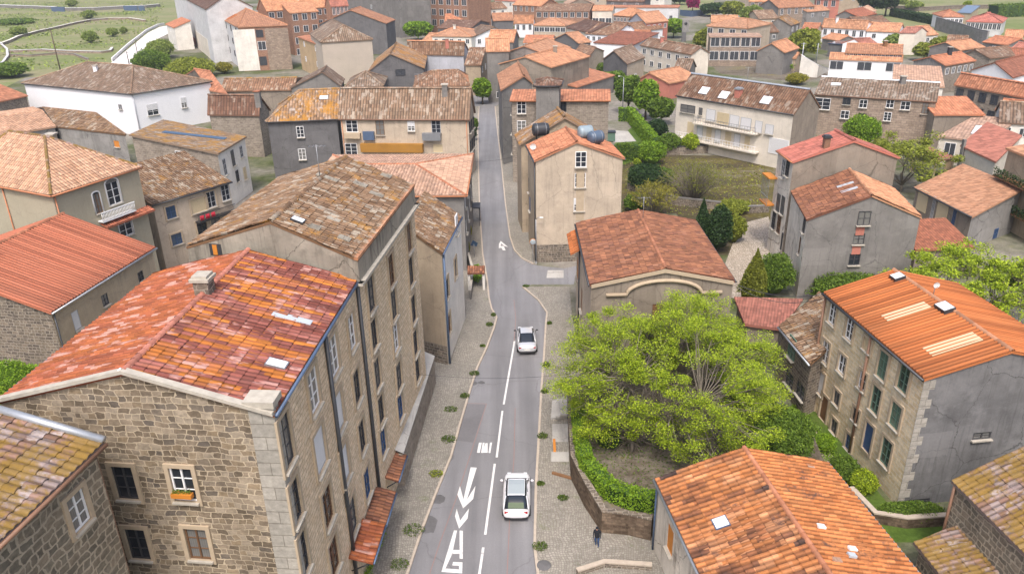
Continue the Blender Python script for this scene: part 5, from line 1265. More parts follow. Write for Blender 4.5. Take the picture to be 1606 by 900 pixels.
fh('grey gable of a low house beside the lichen hipped roof', (455, 138), (535, 135), 6.0, 'far_tan', 'con_mid', 'y', apexF=(505, 113), dep=9, cols=0)
fh('house with rust and ochre roof edged in white', (345, 143), (461, 141), 5.5, 'far_lichen', 'con_brown', 'x', apexR=(466, 122), rms={'F': 'far_brown'}, cols=0, dep=16, rise=3.0)
fh('low house with broad plain red orange roof edged in white', (329, 142), (357, 147), 6.3, 'far_orange', 'stone_dark', dep=16, rise=2.8, cols=0, bl=(290, 118))
fh('block stone house with brown tile roof and grey chimney', (325, 180), (407, 181), 7.2, 'far_dark', 'stone_grey', apexR=(408, 150), cols=0, maxrise=3.2, lc=0, name='stone_house')
fh('house with orange roof behind the large white house', (-40, 168), (44, 150), 6.5, 'far_orange', 'stone_dark', dep=16, rise=2.4, cols=0)
S1 = fh('grey walled house with pale peach roof and charred patch', (-20, 217), (88, 199), 7.2, 'roof_peach', 'con_grey', br=(52, 168), rise=1.0, cols=0, geo=True, tw=.4, ov=.2)
S2 = fh('weathered house with black mossy brown roof beside the peach roof', (88, 199), (198, 212), 7.0, 'roof_aged', 'con_grey', bl=(56, 170), rise=1.6, cols=0, roof='hip', inR=3.0, tw=.36, geo=True, wins={'F': [(183, 226, 1.2, 1.0, 'board')]})
fh('grey concrete house edge at the left border of the photo', (-60, 262), (8, 256), 9.0, 'far_dark', 'con_dark', dep=8, roof='flat', cols=0)

# --- along the street, beyond the stair tower
fh('grey house closing the far end of the street', (762, 81), (800, 80), 11.0, 'far_salmon', 'con_mid', dep=8, rise=2.2, cols=1, rows=1, st='far', zf=1.6)
fh('brown gabled street house with long salmon roof', (781, 100), (865, 106), 9.0, 'far_salmon', 'con_brown', 'y', apexF=(823, 89), dep=18, cols=0)
fh('narrow salmon roofed house stepping up the street', (786, 84), (862, 87), 10.0, 'far_salmon', 'con_mid', 'y', apexF=(822, 72), dep=14, cols=0)
fh('salmon shed roof row house beside the orange chimney', (764, 66), (806, 66), 10.5, 'far_salmon', 'con_mid', dep=9, rise=2.2, cols=1, st='fard')
fh('pale salmon hip roofed house below the brick apartment block', (676, 57), (740, 58), 6.5, 'far_salmon', 'pl_offwhite', roof='hip', hipR=(716, 43), inL=5, dep=14, cols=5, rows=1)
fh('low salmon lean-to in front of the round tree', (662, 63), (716, 65), 4.5, 'far_salmon', 'pl_beige', dep=9, rise=1.6, cols=0)
fh('white gabled house with brown verges above the street', (741, 59), (801, 54), 6.0, 'far_tan', 'pl_white', 'y', apexF=(775, 43), dep=9, cols=3)
fh('dark grey barn end with curved roof line', (739, 45), (769, 36), 7.0, 'far_dark', 'con_dark', 'y', rise=1.6, dep=12, cols=0, name='barn', cat='barn')
fh('dark fenced grey house on the rising curve at the top', (773, 33), (806, 32), 7.5, 'far_salmon', 'con_dark', dep=9, rise=2, cols=0)
fh('house with peach wall art and open terrace at the top of the street', (768, 15), (796, 13), 8.0, 'far_brown', 'pl_offwhite', dep=9, rise=2, cols=2)

# --- upper middle
fh('salmon house with dark window band at the top centre', (803, 8), (849, 10), 8.0, 'far_salmon', 'brick_far', dep=12, rise=2.5, cols=5, st='far', wh=2.0)
fh('long brown roofed terrace with red panelled windows', (839, 18), (925, 18), 6.5, 'far_brown', 'brick_far', apexR=(930, 7), cols=8, wh=2.0, ww=1.8, name='row_house')
fh('pale rose gabled roof peeping over the brown terrace', (888, 8), (934, 7), 8.0, 'far_pale', 'con_brown', 'y', rise=2.6, dep=14, cols=0)
fh('white cottage with salmon roof and dark tall windows', (806, 37), (837, 37), 5.0, 'far_salmon', 'pl_white', apexR=(837, 25), cols=3, wh=2.0)
fh('beige long windowed cottage under a salmon hip roof', (836, 40), (888, 41), 4.6, 'far_salmon', 'pl_beige', roof='hip', hipR=(870, 29), inL=4, dep=13, cols=6, ww=1.9, wh=1.6)
fh('brown roofed house with cream flank and valley gutter', (888, 44), (925, 52), 4.8, 'far_dark', 'pl_cream', dep=14, rise=2.4, cols=0)
fh('brown tiled house with white porch and two white ridge strips', (917, 53), (963, 56), 4.5, 'far_brown', 'pl_white', dep=16, rise=2.6, cols=5)
fh('cream flat fronted shop with salmon roof', (928, 17), (961, 17), 6.5, 'far_salmon', 'pl_cream', dep=10, rise=1.5, cols=3, zf=2.4, wh=2.6, ww=2.4)
fh('salmon hip roofed house with dark red window strip', (961, 24), (989, 26), 5.8, 'far_salmon', 'brick_far', roof='hip', inL=3, inR=3, rise=2.2, dep=12, cols=5)
fh('white round gabled cottage with a tiny square window', (968, 47), (1000, 50), 5.0, 'far_brown', 'pl_white', 'y', apexF=(985, 37), dep=13, cols=1, ww=1.2, wh=1.0)
fh('blue grey gabled house with salmon roof and red shutters', (986, 31), (1013, 37), 7.0, 'far_salmon', 'pl_bluegrey', 'y', apexF=(998, 21), br=(1049, 33), wms={'R': 'pl_red'}, cols=0, rc=4)
fh('salmon roofed extension in front of the grey gable', (820, 67), (866, 67), 3.6, 'far_orange', 'pl_white', dep=12, rise=1.4, cols=2)
fh('dark grey gable house with salmon roof and white low window', (866, 62), (907, 68), 4.4, 'far_salmon', 'con_dark', 'y', apexF=(887, 52), br=(928, 66), cols=1, ww=3.0, zf=1.2)
fh('long low brown grey roofed hall with white curved end', (930, 67), (993, 71), 4.2, 'far_brickred', 'pl_white', dep=17, roof='shed', hi='B', rise=1.8, cols=0, wms={'R': 'pl_bluegrey'}, name='hall', cat='hall')
fh('brown roofed house with balcony and arched side door', (895, 89), (920, 95), 5.0, 'far_brown', 'pl_beige', br=(948, 80), rise=2.0, cols=3, wh=1.9)
fh('pair house with dark blue grey gable and tan roof', (945, 93), (984, 101), 5.6, 'far_tan', 'con_dark', 'y', apexF=(962, 80), br=(1012, 90), wms={'R': 'pl_beige'}, cols=1, zf=1.8, rc=1)
fh('long cream two storey house with brown roof and dark blue windows', (1003, 71), (1084, 86), 6.6, 'far_brown', 'pl_cream', apexR=(1100, 74), cols=6, rows=2, ww=1.6, wh=1.4, name='house')
fh('low stone house under a curved salmon roof by the yellow bush', (905, 137), (965, 118), 4.0, 'far_orange', 'con_mid', dep=9, roof='shed', hi='B', rise=1.4, cols=0)
fh('red walled cottage with salmon gable roof behind the garden trees', (1001, 124), (1050, 131), 3.6, 'far_salmon', 'pl_red', 'y', apexF=(1018, 114), dep=11, cols=0)
fh('pale shop building with bright orange fascia', (955, 12), (1065, 12), 6.0, 'far_orange', 'pl_palegrey', dep=12, roof='flat', cols=5, zf=2.2, ww=1.4, name='shop', cat='shop')
fh('dark roofed building with blue tarpaulin behind the shop', (950, 2), (1010, 3), 7.5, 'far_dark', 'con_dark', dep=10, rise=1.4, cols=3)
fh('curved salmon roofed pavilion with wood window band', (1108, 41), (1173, 45), 8.8, 'far_salmon', 'pl_beige', roof='hip', inL=4, inR=4, rise=1.8, dep=15, cols=7, ww=1.8, wh=1.8)
fh('small upper salmon roof above the curved pavilion', (1115, 35), (1158, 35), 9.5, 'far_salmon', 'pl_beige', dep=9, rise=1.4, cols=0)
fh('modern stone and glass house with flat white canopy slabs', (1113, 58), (1196, 58), 7.8, 'far_pale', 'stone_far', dep=9, roof='flat', cols=5, rows=2, ww=2.4, wh=2.4, dz=3.6)
fh('stone house with salmon roof at the top right of the pavilion', (1174, 3), (1211, 3), 9.0, 'far_salmon', 'stone_far', dep=9, rise=2, cols=3, rows=2, wh=2.0)
fh('dark stone gabled house with small salmon annex', (1186, 80), (1231, 83), 5.6, 'far_salmon', 'con_mid', 'y', apexF=(1210, 68), dep=11, cols=0)
fh('tiny salmon roofed annex of the dark gable', (1230, 91), (1249, 92), 3.4, 'far_salmon', 'pl_tan', dep=6, rise=1, cols=1)

# --- upper right
fh('large stone house with arched windows and salmon roof', (1221, 13), (1279, 10), 7.5, 'far_salmon', 'stone_far', dep=13, rise=2.6, cols=5, wh=2.2, wms={'L': 'con_mid'})
fh('rounded grey gable house with ochre tinted roof', (1207, 40), (1241, 40), 6.5, 'far_lichen', 'con_mid', 'y', apexF=(1220, 28), br=(1256, 36), cols=0, rc=2)
fh('brown roofed cottage with pale flank behind the grey gable', (1190, 30), (1222, 29), 6.0, 'far_tan', 'pl_beige', dep=12, rise=2.2, cols=2)
fh('pink arcade house with dark arches at the top right', (1280, 0), (1318, 0), 8.0, 'far_rose', 'pl_red', dep=10, rise=1.6, cols=6, ww=1.6, wh=2.6)
fh('grey walled house with salmon verge and long porch', (1266, 19), (1303, 16), 5.8, 'far_salmon', 'con_grey', dep=9, rise=1.4, cols=2)
fh('grey gabled house with wide brick red roof', (1310, 25), (1347, 27), 5.5, 'far_brickred', 'con_mid', 'y', apexF=(1325, 17), dep=15, cols=0)
fh('odd little pink turret house with flared roof', (1350, 18), (1375, 18), 6.0, 'far_pale', 'pl_tan', roof='hip', inL=2.5, inR=2.5, rise=1.6, dep=8, cols=4, wh=2.4)
fh('white villa with wavy salmon roof and dark framed windows', (1288, 43), (1359, 47), 5.0, 'far_salmon', 'pl_white', apexR=(1352, 36), cols=6, wh=1.9)
fh('white house with brown and salmon double roof', (1358, 49), (1410, 51), 4.6, 'far_salmon', 'pl_white', dep=12, rise=2.0, cols=2)
fh('brown tiled low house above the white double roof', (1345, 38), (1398, 36), 5.0, 'far_brown', 'con_brown', dep=11, rise=1.6, cols=0)
fh('salmon lean-to roof below the white villa', (1288, 60), (1315, 64), 3.4, 'far_salmon', 'con_mid', dep=7, rise=1.2, cols=0)
fh('white gable cottage with brown rose roof behind the modern terrace', (1319, 68), (1351, 69), 4.2, 'far_rose', 'pl_white', 'y', apexF=(1340, 61), br=(1376, 68), cols=1)
fh('low dark shed with blue green flat roof', (1298, 68), (1326, 70), 3.8, 'glass_blue', 'con_dark', dep=7, roof='flat', cols=0, name='shed', cat='shed')
fh('modern salmon roofed terrace with white wall and large glass front', (1300, 93), (1416, 97), 5.6, 'far_salmon', 'pl_white', apexR=(1417, 87), cols=5, rows=1, ww=3.2, wh=2.0, wms={}, name='row_house', rise=1.2, maxrise=1.6)
CL = fh('raised salmon clerestory roof with a blue glass window strip', (1325, 83), (1416, 86), 7.0, 'far_salmon', 'glass_blue', apexR=(1417, 71), cols=14, ww=.9, wh=.8, zf=6.5, name='row_house')
fh('cream house with pinkish flared roof beside the lime trees', (1409, 52), (1436, 52), 6.2, 'far_rose', 'pl_cream', br=(1456, 50), rise=1.4, cols=0)
fh('white bungalow with bright orange roof in the far field', (1477, 27), (1513, 27), 4.4, 'far_orange', 'pl_white', roof='hip', inL=4, inR=4, rise=2.0, dep=13, cols=5)
fh('wide bungalow with bright red hip roof and pale blue walls', (1515, 34), (1573, 36), 4.6, 'far_red', 'pl_palegrey', roof='hip', inL=6, inR=6, rise=2.4, dep=16, cols=8, wh=2.0)
fh('shed with sloped solar panel roof in the far field', (1501, 20), (1523, 21), 4.2, 'glass_blue', 'pl_tan', dep=9, roof='shed', hi='B', rise=2.0, cols=0, name='shed', cat='shed')
fh('grey gabled stone house with plain salmon roof and black chimney', (1431, 95), (1483, 103), 6.2, 'far_orange', 'con_grey', 'y', apexF=(1459, 89), br=(1532, 95), wms={'R': 'stone_grey'}, cols=0, rc=5)
fh('stone gable cottage among brown roofs at the right edge', (1507, 86), (1553, 92), 5.2, 'far_brown', 'stone_grey', 'y', apexF=(1529, 78), dep=12, cols=0)
fh('salmon roofed cottage behind the stone gable', (1506, 79), (1546, 74), 5.0, 'far_salmon', 'con_mid', dep=9, rise=1.6, cols=0)
fh('low orange roof beside the grey field wall', (1540, 66), (1580, 71), 4.0, 'far_orange', 'con_mid', dep=9, rise=1.4, cols=1)
fh('sprawling rosy brown roof at the right edge of the photo', (1552, 92), (1612, 94), 4.6, 'far_brickred', 'con_mid', dep=12, rise=1.8, cols=0)
fh('pale rose roof cut by the right edge above the brown cottages', (1583, 78), (1630, 82), 4.6, 'far_rose', 'pl_tan', dep=9, rise=1.4, cols=0)
fh('white house with red brown cladding gable and barred windows', (1522, 110), (1589, 122), 6.4, 'far_brickred', 'pl_white', 'y', apexF=(1560, 98), br=(1640, 108), cols=2, ww=3.0, wh=1.0, zf=4.0)
fh('long house with plain salmon roof, stone wall and yellow posts', (1496, 133), (1612, 154), 6.6, 'far_orange', 'stone_grey', apexR=(1625, 134), cols=6, rows=2, ww=1.5, wh=1.7, st='fard')
fh('rough brown walled shed with ribbed orange roof', (1465, 180), (1546, 180), 5.6, 'far_orange', 'con_brown', dep=8, roof='shed', hi='B', rise=1.5, cols=0, name='shed', cat='shed')
fh('orange roof fragment between the long salmon house and brown roof', (1560, 172), (1612, 178), 5.0, 'far_orange', 'con_mid', dep=8, rise=1.2, cols=0)
fh('wide flat terracotta roof behind the long grey stone house', (1399, 133), (1482, 137), 5.6, 'far_pale', 'pl_offwhite', dep=22, roof='shed', hi='B', rise=.8, cols=0)
fh('cream house with ribbed brown roof at the right edge', (1566, 192), (1625, 196), 5.2, 'far_tan', 'pl_offwhite', dep=10, rise=2.4, cols=2)
MD = fh('cream modern house with low pale roof and long white skylight', (1470, 214), (1543, 222), 4.2, 'far_pale', 'pl_cream', br=(1598, 197), roof='shed', hi='B', rise=1.0, cols=0, wins={'F': [(1489, 236, 1.6, 2.4, 'far'), (1480, 226, .5, 2.2, 'fard')]})
skylight(MD, 'F', 1533, 205, 1.2, 5.0, 'skylight_white')
CW = fh('cream blank walled house with rose lean-to roof and concrete pillar', (1506, 228), (1562, 254), 5.6, 'far_rose', 'pl_cream', br=(1600, 226), roof='shed', hi='B', rise=1.2, cols=0)
facade_box(CW, 'F', 1503, 282, 1513, 218, .3, 'con_mid', 'pillar')
AB = fh('apartment block with dark planted balconies cut by the right edge', (1577, 232), (1650, 262), 9.2, 'far_salmon', 'pl_tan', dep=12, cols=0, roof='shed', hi='B', rise=2, name='apartment_building')

# --- rooftops along the very top of the photo
TOPS = [('small brown roof at the top edge above the brick row', 556, 6, 40, 'far_brown', 'con_mid', 9), ('rose roof cut by the top edge beside the street terrace', 792, 1, 34, 'far_rose', 'pl_offwhite', 8), ('salmon roof cut by the top edge left of the rose gable', 846, -2, 40, 'far_salmon', 'pl_tan', 8),
 ('brown gable cut by the top edge behind the cream shop', 948, -4, 44, 'far_tan', 'pl_beige', 8), ('pale roof cut by the top edge behind the orange fascia shop', 1020, -6, 46, 'far_pale', 'pl_offwhite', 8), ('salmon roof at the top edge behind the arched stone house', 1240, -8, 46, 'far_salmon', 'con_mid', 9),
 ('rose roof at the top edge right of the pink arcade', 1330, -6, 40, 'far_rose', 'pl_tan', 7), ('brown roof at the top edge above the hazy tree', 1196, -10, 36, 'far_brown', 'pl_beige', 8), ('orange roof between the round tree and white gabled house', 712, 34, 30, 'far_orange', 'pl_offwhite', 5),
 ('low salmon roof behind the dark grey gable and white low window', 852, 78, 34, 'far_salmon', 'con_mid', 4), ('small salmon outbuilding behind the pair house', 1000, 62, 26, 'far_orange', 'pl_white', 4), ('brown shed roof between the pavilion and grey gable', 1208, 52, 30, 'far_brown', 'con_mid', 5),
 ('small orange roof left of the white villa', 1268, 50, 26, 'far_orange', 'pl_beige', 4.5), ('low salmon roof right of the cream flared house', 1462, 56, 22, 'far_salmon', 'pl_offwhite', 4), ('brown cottage roof above the grey gabled salmon house', 1500, 72, 34, 'far_brown', 'con_mid', 4.5),
 ('salmon cottage roof squeezed under the grey field wall', 1588, 62, 30, 'far_salmon', 'pl_white', 4), ('tan roof between the red cottage and the cream apartments', 1068, 112, 26, 'far_tan', 'con_mid', 4)]
for (lb, u, v, wpx, rm_, wm_, z_) in TOPS: fh(lb, (u-wpx/2, v), (u+wpx/2, v+random.uniform(-2, 2)), z_, rm_, wm_, dep=9, rise=2.2, cols=2)
# ------------------------------------------------------------------ plants
def leaf_mat(name, cs, trans=0.35):
    n = N(name); x, y, _ = n.sep(n.uv())
    col = n.ramp(x, [(i/(len(cs)-1), c) for i, c in enumerate(cs)])
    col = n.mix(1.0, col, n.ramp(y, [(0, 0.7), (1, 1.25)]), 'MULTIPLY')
    n.setin(n.b, 'Base Color', col); n.b.inputs['Roughness'].default_value = 0.6
    tr = n.node('ShaderNodeBsdfTranslucent', {'Color': col}); mx = n.node('ShaderNodeMixShader', {0: trans})
    n.L(n.b.outputs[0], mx.inputs[1]); n.L(tr.outputs[0], mx.inputs[2]); n.L(mx.outputs[0], n.out.inputs[0]); M[name] = n.m
leaf_mat('leaf_lime', [(0.11, 0.17, 0.012), (0.23, 0.32, 0.018), (0.34, 0.44, 0.024), (0.44, 0.52, 0.04)])
leaf_mat('leaf_green', [(0.06, 0.11, 0.015), (0.12, 0.20, 0.022), (0.19, 0.28, 0.035)])
leaf_mat('leaf_bright', [(0.10, 0.19, 0.015), (0.18, 0.31, 0.02), (0.27, 0.40, 0.03)])
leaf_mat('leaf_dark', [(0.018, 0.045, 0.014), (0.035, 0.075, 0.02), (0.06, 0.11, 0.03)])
leaf_mat('leaf_olive', [(0.14, 0.17, 0.02), (0.24, 0.28, 0.035), (0.33, 0.36, 0.05)])
leaf_mat('leaf_yellow', [(0.18, 0.18, 0.02), (0.28, 0.26, 0.03), (0.36, 0.33, 0.05)])
leaf_mat('leaf_gold', [(0.15, 0.17, 0.02), (0.22, 0.24, 0.03)])
leaf_mat('leaf_magenta', [(0.30, 0.01, 0.10), (0.50, 0.02, 0.19)])
leaf_mat('leaf_grass', [(0.05, 0.09, 0.015), (0.09, 0.15, 0.02), (0.15, 0.19, 0.04)])
leaf_mat('leaf_haze', [(0.14, 0.20, 0.045), (0.23, 0.30, 0.06), (0.31, 0.37, 0.09)])
def bark(name, c):
    n = N(name); o = n.obj(); f = n.noise(n.scale(o, (6, 6, 1.2)), 2.0, 5, 0.7); n.bump(f, .5, .03)
    M[name] = n.done(n.mix(f, tuple(k*.5 for k in c), tuple(k*1.5 for k in c)), .95, .1)
bark('bark_brown', (0.10, 0.075, 0.055)); bark('bark_grey', (0.19, 0.165, 0.135))

def leaf_quads(C, size, up=0.3, asp=0.62, jit=0.35):
    """leaf shaped quads (4 pts diamond) at centres C; returns V(4N,3), UV(4N,2)"""
    n = len(C); d = RNG.normal(size=(n, 3)); d /= np.linalg.norm(d, axis=1)[:, None]
    nn = RNG.normal(size=(n, 3)); nn[:, 2] += up*3; nn /= np.linalg.norm(nn, axis=1)[:, None]
    a = np.cross(nn, d); a /= np.linalg.norm(a, axis=1)[:, None]+1e-9; b = np.cross(nn, a)
    s = (size*(1+RNG.uniform(-jit, jit, n)))[:, None]
    V = np.stack([C-a*s*.5*asp, C-b*s*.55, C+a*s*.5*asp, C+b*s*.55], 1).reshape(-1, 3)
    r = RNG.uniform(0.02, .98, (n, 2)); UV = np.repeat(r, 4, 0)
    return V, UV
def mesh_quads(name, V, UV, mats, extra=None):
    """quads mesh (N*4 verts) + optional list of (V, F, UVface, mi) for other polygons (tris/quads)"""
    me = bpy.data.meshes.new(name); n4 = len(V); q = n4//4
    loops = np.arange(n4); starts = np.arange(q)*4; tot = np.full(q, 4); uv = UV; mi = np.zeros(q, int); VV = V
    if extra is not None:
        eV, eF, eUV, emi = extra; k = eF.shape[1]; m = len(eF)
        loops = np.concatenate([loops, (eF+n4).ravel()]); starts = np.concatenate([starts, n4+np.arange(m)*k]); tot = np.concatenate([tot, np.full(m, k)])
        uv = np.concatenate([UV, np.tile(np.array(eUV), (m*k, 1))]); mi = np.concatenate([mi, np.full(m, emi)]); VV = np.concatenate([V, eV])
    me.vertices.add(len(VV)); me.vertices.foreach_set('co', VV.astype(np.float32).ravel())
    me.loops.add(len(loops)); me.loops.foreach_set('vertex_index', loops.astype(np.int32))
    me.polygons.add(len(starts)); me.polygons.foreach_set('loop_start', starts.astype(np.int32)); me.polygons.foreach_set('loop_total', tot.astype(np.int32))
    l = me.uv_layers.new(name='UVMap'); l.data.foreach_set('uv', uv.astype(np.float32).ravel())
    for m in (mats if isinstance(mats, (list, tuple)) else [mats]): me.materials.append(M[m])
    me.polygons.foreach_set('material_index', mi.astype(np.int32)); me.update(calc_edges=True); me.validate(); return me
def ico(sub=2):
    t = (1+5**.5)/2
    v = [(-1, t, 0), (1, t, 0), (-1, -t, 0), (1, -t, 0), (0, -1, t), (0, 1, t), (0, -1, -t), (0, 1, -t), (t, 0, -1), (t, 0, 1), (-t, 0, -1), (-t, 0, 1)]
    f = [(0, 11, 5), (0, 5, 1), (0, 1, 7), (0, 7, 10), (0, 10, 11), (1, 5, 9), (5, 11, 4), (11, 10, 2), (10, 7, 6), (7, 1, 8), (3, 9, 4), (3, 4, 2), (3, 2, 6), (3, 6, 8), (3, 8, 9), (4, 9, 5), (2, 4, 11), (6, 2, 10), (8, 6, 7), (9, 8, 1)]
    v = [np.array(p, float)/np.linalg.norm(p) for p in v]
    for _ in range(sub):
        nf = []; cache = {}
        def mid(a, b):
            k = (min(a, b), max(a, b))
            if k not in cache: p = (v[a]+v[b]); v.append(p/np.linalg.norm(p)); cache[k] = len(v)-1
            return cache[k]
        for a, b, c in f: ab, bc, ca = mid(a, b), mid(b, c), mid(c, a); nf += [(a, ab, ca), (b, bc, ab), (c, ca, bc), (ab, bc, ca)]
        f = nf
    return np.array(v), np.array(f)
ICO_V, ICO_F = ico(2)
def lumps(k, rad, seed):
    """lumpy ellipsoid radius function: direction -> factor"""
    r = np.random.default_rng(seed); D = r.normal(size=(k, 3)); D /= np.linalg.norm(D, axis=1)[:, None]; A = r.uniform(.05, .30, k)
    return lambda d: 0.86+np.max(A[None, :]*np.exp(-((1-d @ D.T)*7.0)), axis=1)-0.10*(np.sin(d[:, 0]*9+seed)*np.sin(d[:, 1]*8+seed*2)*np.sin(d[:, 2]*7))
_seed = [11]
def shrub_mesh(rx, ry, rz, n, size, mat, core=True, shape='round', depth=.22, flatbase=.35):
    _seed[0] += 1; rad = lumps(14, 1, _seed[0]); S = np.array([rx, ry, rz])
    d = RNG.normal(size=(n, 3)); d /= np.linalg.norm(d, axis=1)[:, None]
    d[:, 2] = np.where(d[:, 2] < -flatbase, -d[:, 2]*.5, d[:, 2]); d /= np.linalg.norm(d, axis=1)[:, None]
    r = rad(d)*(1-depth*RNG.random(n)**2+RNG.normal(0, .04, n)); C = d*r[:, None]
    def shp(C):
        C = C.copy()
        if shape == 'cone': t = np.clip((C[:, 2]+1)/2, 0, 1); k = (1-t)**.75*1.25+.06; C[:, 0] *= k; C[:, 1] *= k
        return C
    C = shp(C)*S+np.array([0, 0, rz*.9])
    V, UV = leaf_quads(C, size)
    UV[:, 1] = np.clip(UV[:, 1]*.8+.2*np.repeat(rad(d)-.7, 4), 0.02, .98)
    ex = None
    if core:
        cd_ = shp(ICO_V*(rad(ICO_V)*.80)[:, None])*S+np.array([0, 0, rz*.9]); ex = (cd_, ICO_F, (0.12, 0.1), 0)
    return mesh_quads('foliage', V, UV, mat, ex)
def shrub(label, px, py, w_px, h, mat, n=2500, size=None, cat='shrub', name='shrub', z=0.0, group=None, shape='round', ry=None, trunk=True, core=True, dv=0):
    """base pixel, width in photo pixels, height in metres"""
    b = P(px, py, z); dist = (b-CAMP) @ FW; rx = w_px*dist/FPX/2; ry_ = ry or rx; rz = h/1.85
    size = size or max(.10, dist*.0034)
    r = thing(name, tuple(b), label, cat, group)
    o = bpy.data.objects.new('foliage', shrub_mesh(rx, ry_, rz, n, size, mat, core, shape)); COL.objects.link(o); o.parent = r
    if trunk:
        mb = MB()
        for k in range(3): a = k*2.1; mb.tube([(0.05*math.cos(a), .05*math.sin(a), -.05), (rx*.25*math.cos(a), rx*.25*math.sin(a), rz*.9)], [.05+.02*rx, .02], 5)
        mb.build('stem', 'bark_brown', parent=r)
    return r
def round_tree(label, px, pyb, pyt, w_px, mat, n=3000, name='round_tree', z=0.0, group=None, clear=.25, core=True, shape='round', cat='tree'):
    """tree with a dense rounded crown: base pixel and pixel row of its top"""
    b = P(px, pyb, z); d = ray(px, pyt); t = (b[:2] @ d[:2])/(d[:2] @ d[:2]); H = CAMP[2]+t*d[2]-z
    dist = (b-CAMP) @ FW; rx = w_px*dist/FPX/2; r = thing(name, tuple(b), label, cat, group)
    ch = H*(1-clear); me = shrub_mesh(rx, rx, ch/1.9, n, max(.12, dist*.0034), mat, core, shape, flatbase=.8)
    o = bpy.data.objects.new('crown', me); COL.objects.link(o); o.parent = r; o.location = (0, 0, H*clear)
    mb = MB(); mb.tube([(0, 0, -.1), (.02, .03, H*clear+ch*.5)], [.05+.03*H, .03], 7)
    for k in range(5): a = k*1.26+.4; mb.tube([(0, 0, H*clear*.8+k*.1), (rx*.5*math.cos(a), rx*.5*math.sin(a), H*clear+ch*(.3+.07*k))], [.02+.012*H, .015], 5)
    mb.build('trunk', 'bark_brown', parent=r); return r

def spread_tree(label, base, centre, radii, mat, nclump, nleaf, lsize, cat='tree', name='lime_tree', stems=5, trunk_r=.22, clump_r=.9, twigs=140, seed=3, fork=.22, barkm='bark_grey', hollow=.35, prolif=1.0, under=-.25):
    """wide crown of leaf clumps carried by forking limbs"""
    rg = np.random.default_rng(seed); base = np.array(base, float); cen = np.array(centre, float)-base; R = np.array(radii, float)
    root = thing(name, tuple(base), label, cat)
    cl = []
    while len(cl) < nclump:
        d = rg.normal(size=3); d /= np.linalg.norm(d)
        if d[2] < under: continue
        r = (hollow+(1-hollow)*rg.random()**.6)
        lob = 1+.13*math.sin(3*math.atan2(d[1], d[0])+seed)+.10*math.sin(5*math.atan2(d[1], d[0])+1.7)
        cl.append(cen+d*R*r*lob*np.array([1, 1, 1]))
    cl = np.array(cl)
    fk = np.array([0, 0, cen[2]*fork])
    mb = MB(); mb.tube([(0, 0, -.15), (.06, .04, fk[2]*.5), fk], [trunk_r*1.35, trunk_r, trunk_r*.85], 9); mb.build('trunk', barkm, parent=root)
    # stems to stem targets, then clumps attach to nearest stem point
    pts = []; ends = []
    for k in range(stems):
        a = 2*math.pi*k/stems+rg.uniform(-.3, .3); e = cen+np.array([math.cos(a)*R[0]*.55, math.sin(a)*R[1]*.55, R[2]*rg.uniform(-.1, .35)])
        m1 = fk*.4+e*.6*.55+np.array([0, 0, rg.uniform(.2, .9)]); m1 = fk+(e-fk)*.45+np.array([rg.uniform(-.4, .4), rg.uniform(-.4, .4), rg.uniform(0, .6)])
        path = [fk, m1, e]; path = [path[0], (path[0]+path[1])/2+rg.normal(0, .15, 3), path[1], (path[1]+path[2])/2+rg.normal(0, .2, 3), path[2]]
        mb = MB(); mb.tube(path, [trunk_r*.7, trunk_r*.55, trunk_r*.42, trunk_r*.3, trunk_r*.16], 7); mb.build('limb', barkm, parent=root)
        for i in range(4):
            for s in np.linspace(0, 1, 5): pts.append(path[i]*(1-s)+path[i+1]*s)
    pts = np.array(pts); tw = MB()
    for c in cl:
        w_ = np.linalg.norm(pts-c, axis=1); j = int(np.argmin(w_+.25*np.abs(rg.normal(size=len(pts))))); p = pts[j]
        mid = (p+c)/2+rg.normal(0, .22, 3)+np.array([0, 0, -.1]); tw.tube([p, mid, c], [.055, .035, .012], 4, caps=False)
        for _ in range(2): e = c+rg.normal(0, clump_r*.6, 3); tw.tube([mid*.3+c*.7, e], [.018, .006], 3, caps=False)
    for _ in range(twigs):
        p = pts[rg.integers(len(pts))]; d = rg.normal(size=3); d[2] = abs(d[2])*.6-.15; d /= np.linalg.norm(d); L = rg.uniform(.8, 2.4)
        tw.tube([p, p+d*L*.5+rg.normal(0, .1, 3), p+d*L], [.022, .014, .005], 3, caps=False)
    tw.build('twigs', barkm, parent=root)
    per = nleaf//nclump; C = []
    for c in cl:
        k = int(per*rg.uniform(.5, 1.5)); sc = clump_r*rg.uniform(.55, 1.25)
        q = rg.normal(size=(k, 3)); q /= np.linalg.norm(q, axis=1)[:, None]; q *= (rg.random(k)**.45)[:, None]
        q *= np.array([sc, sc, sc*.55]); C.append(c+q)
    C = np.concatenate(C); V, UV = leaf_quads(C, lsize, up=.7)
    me = mesh_quads('crown', V, UV, mat); o = bpy.data.objects.new('crown', me); COL.objects.link(o); o.parent = root
    return root

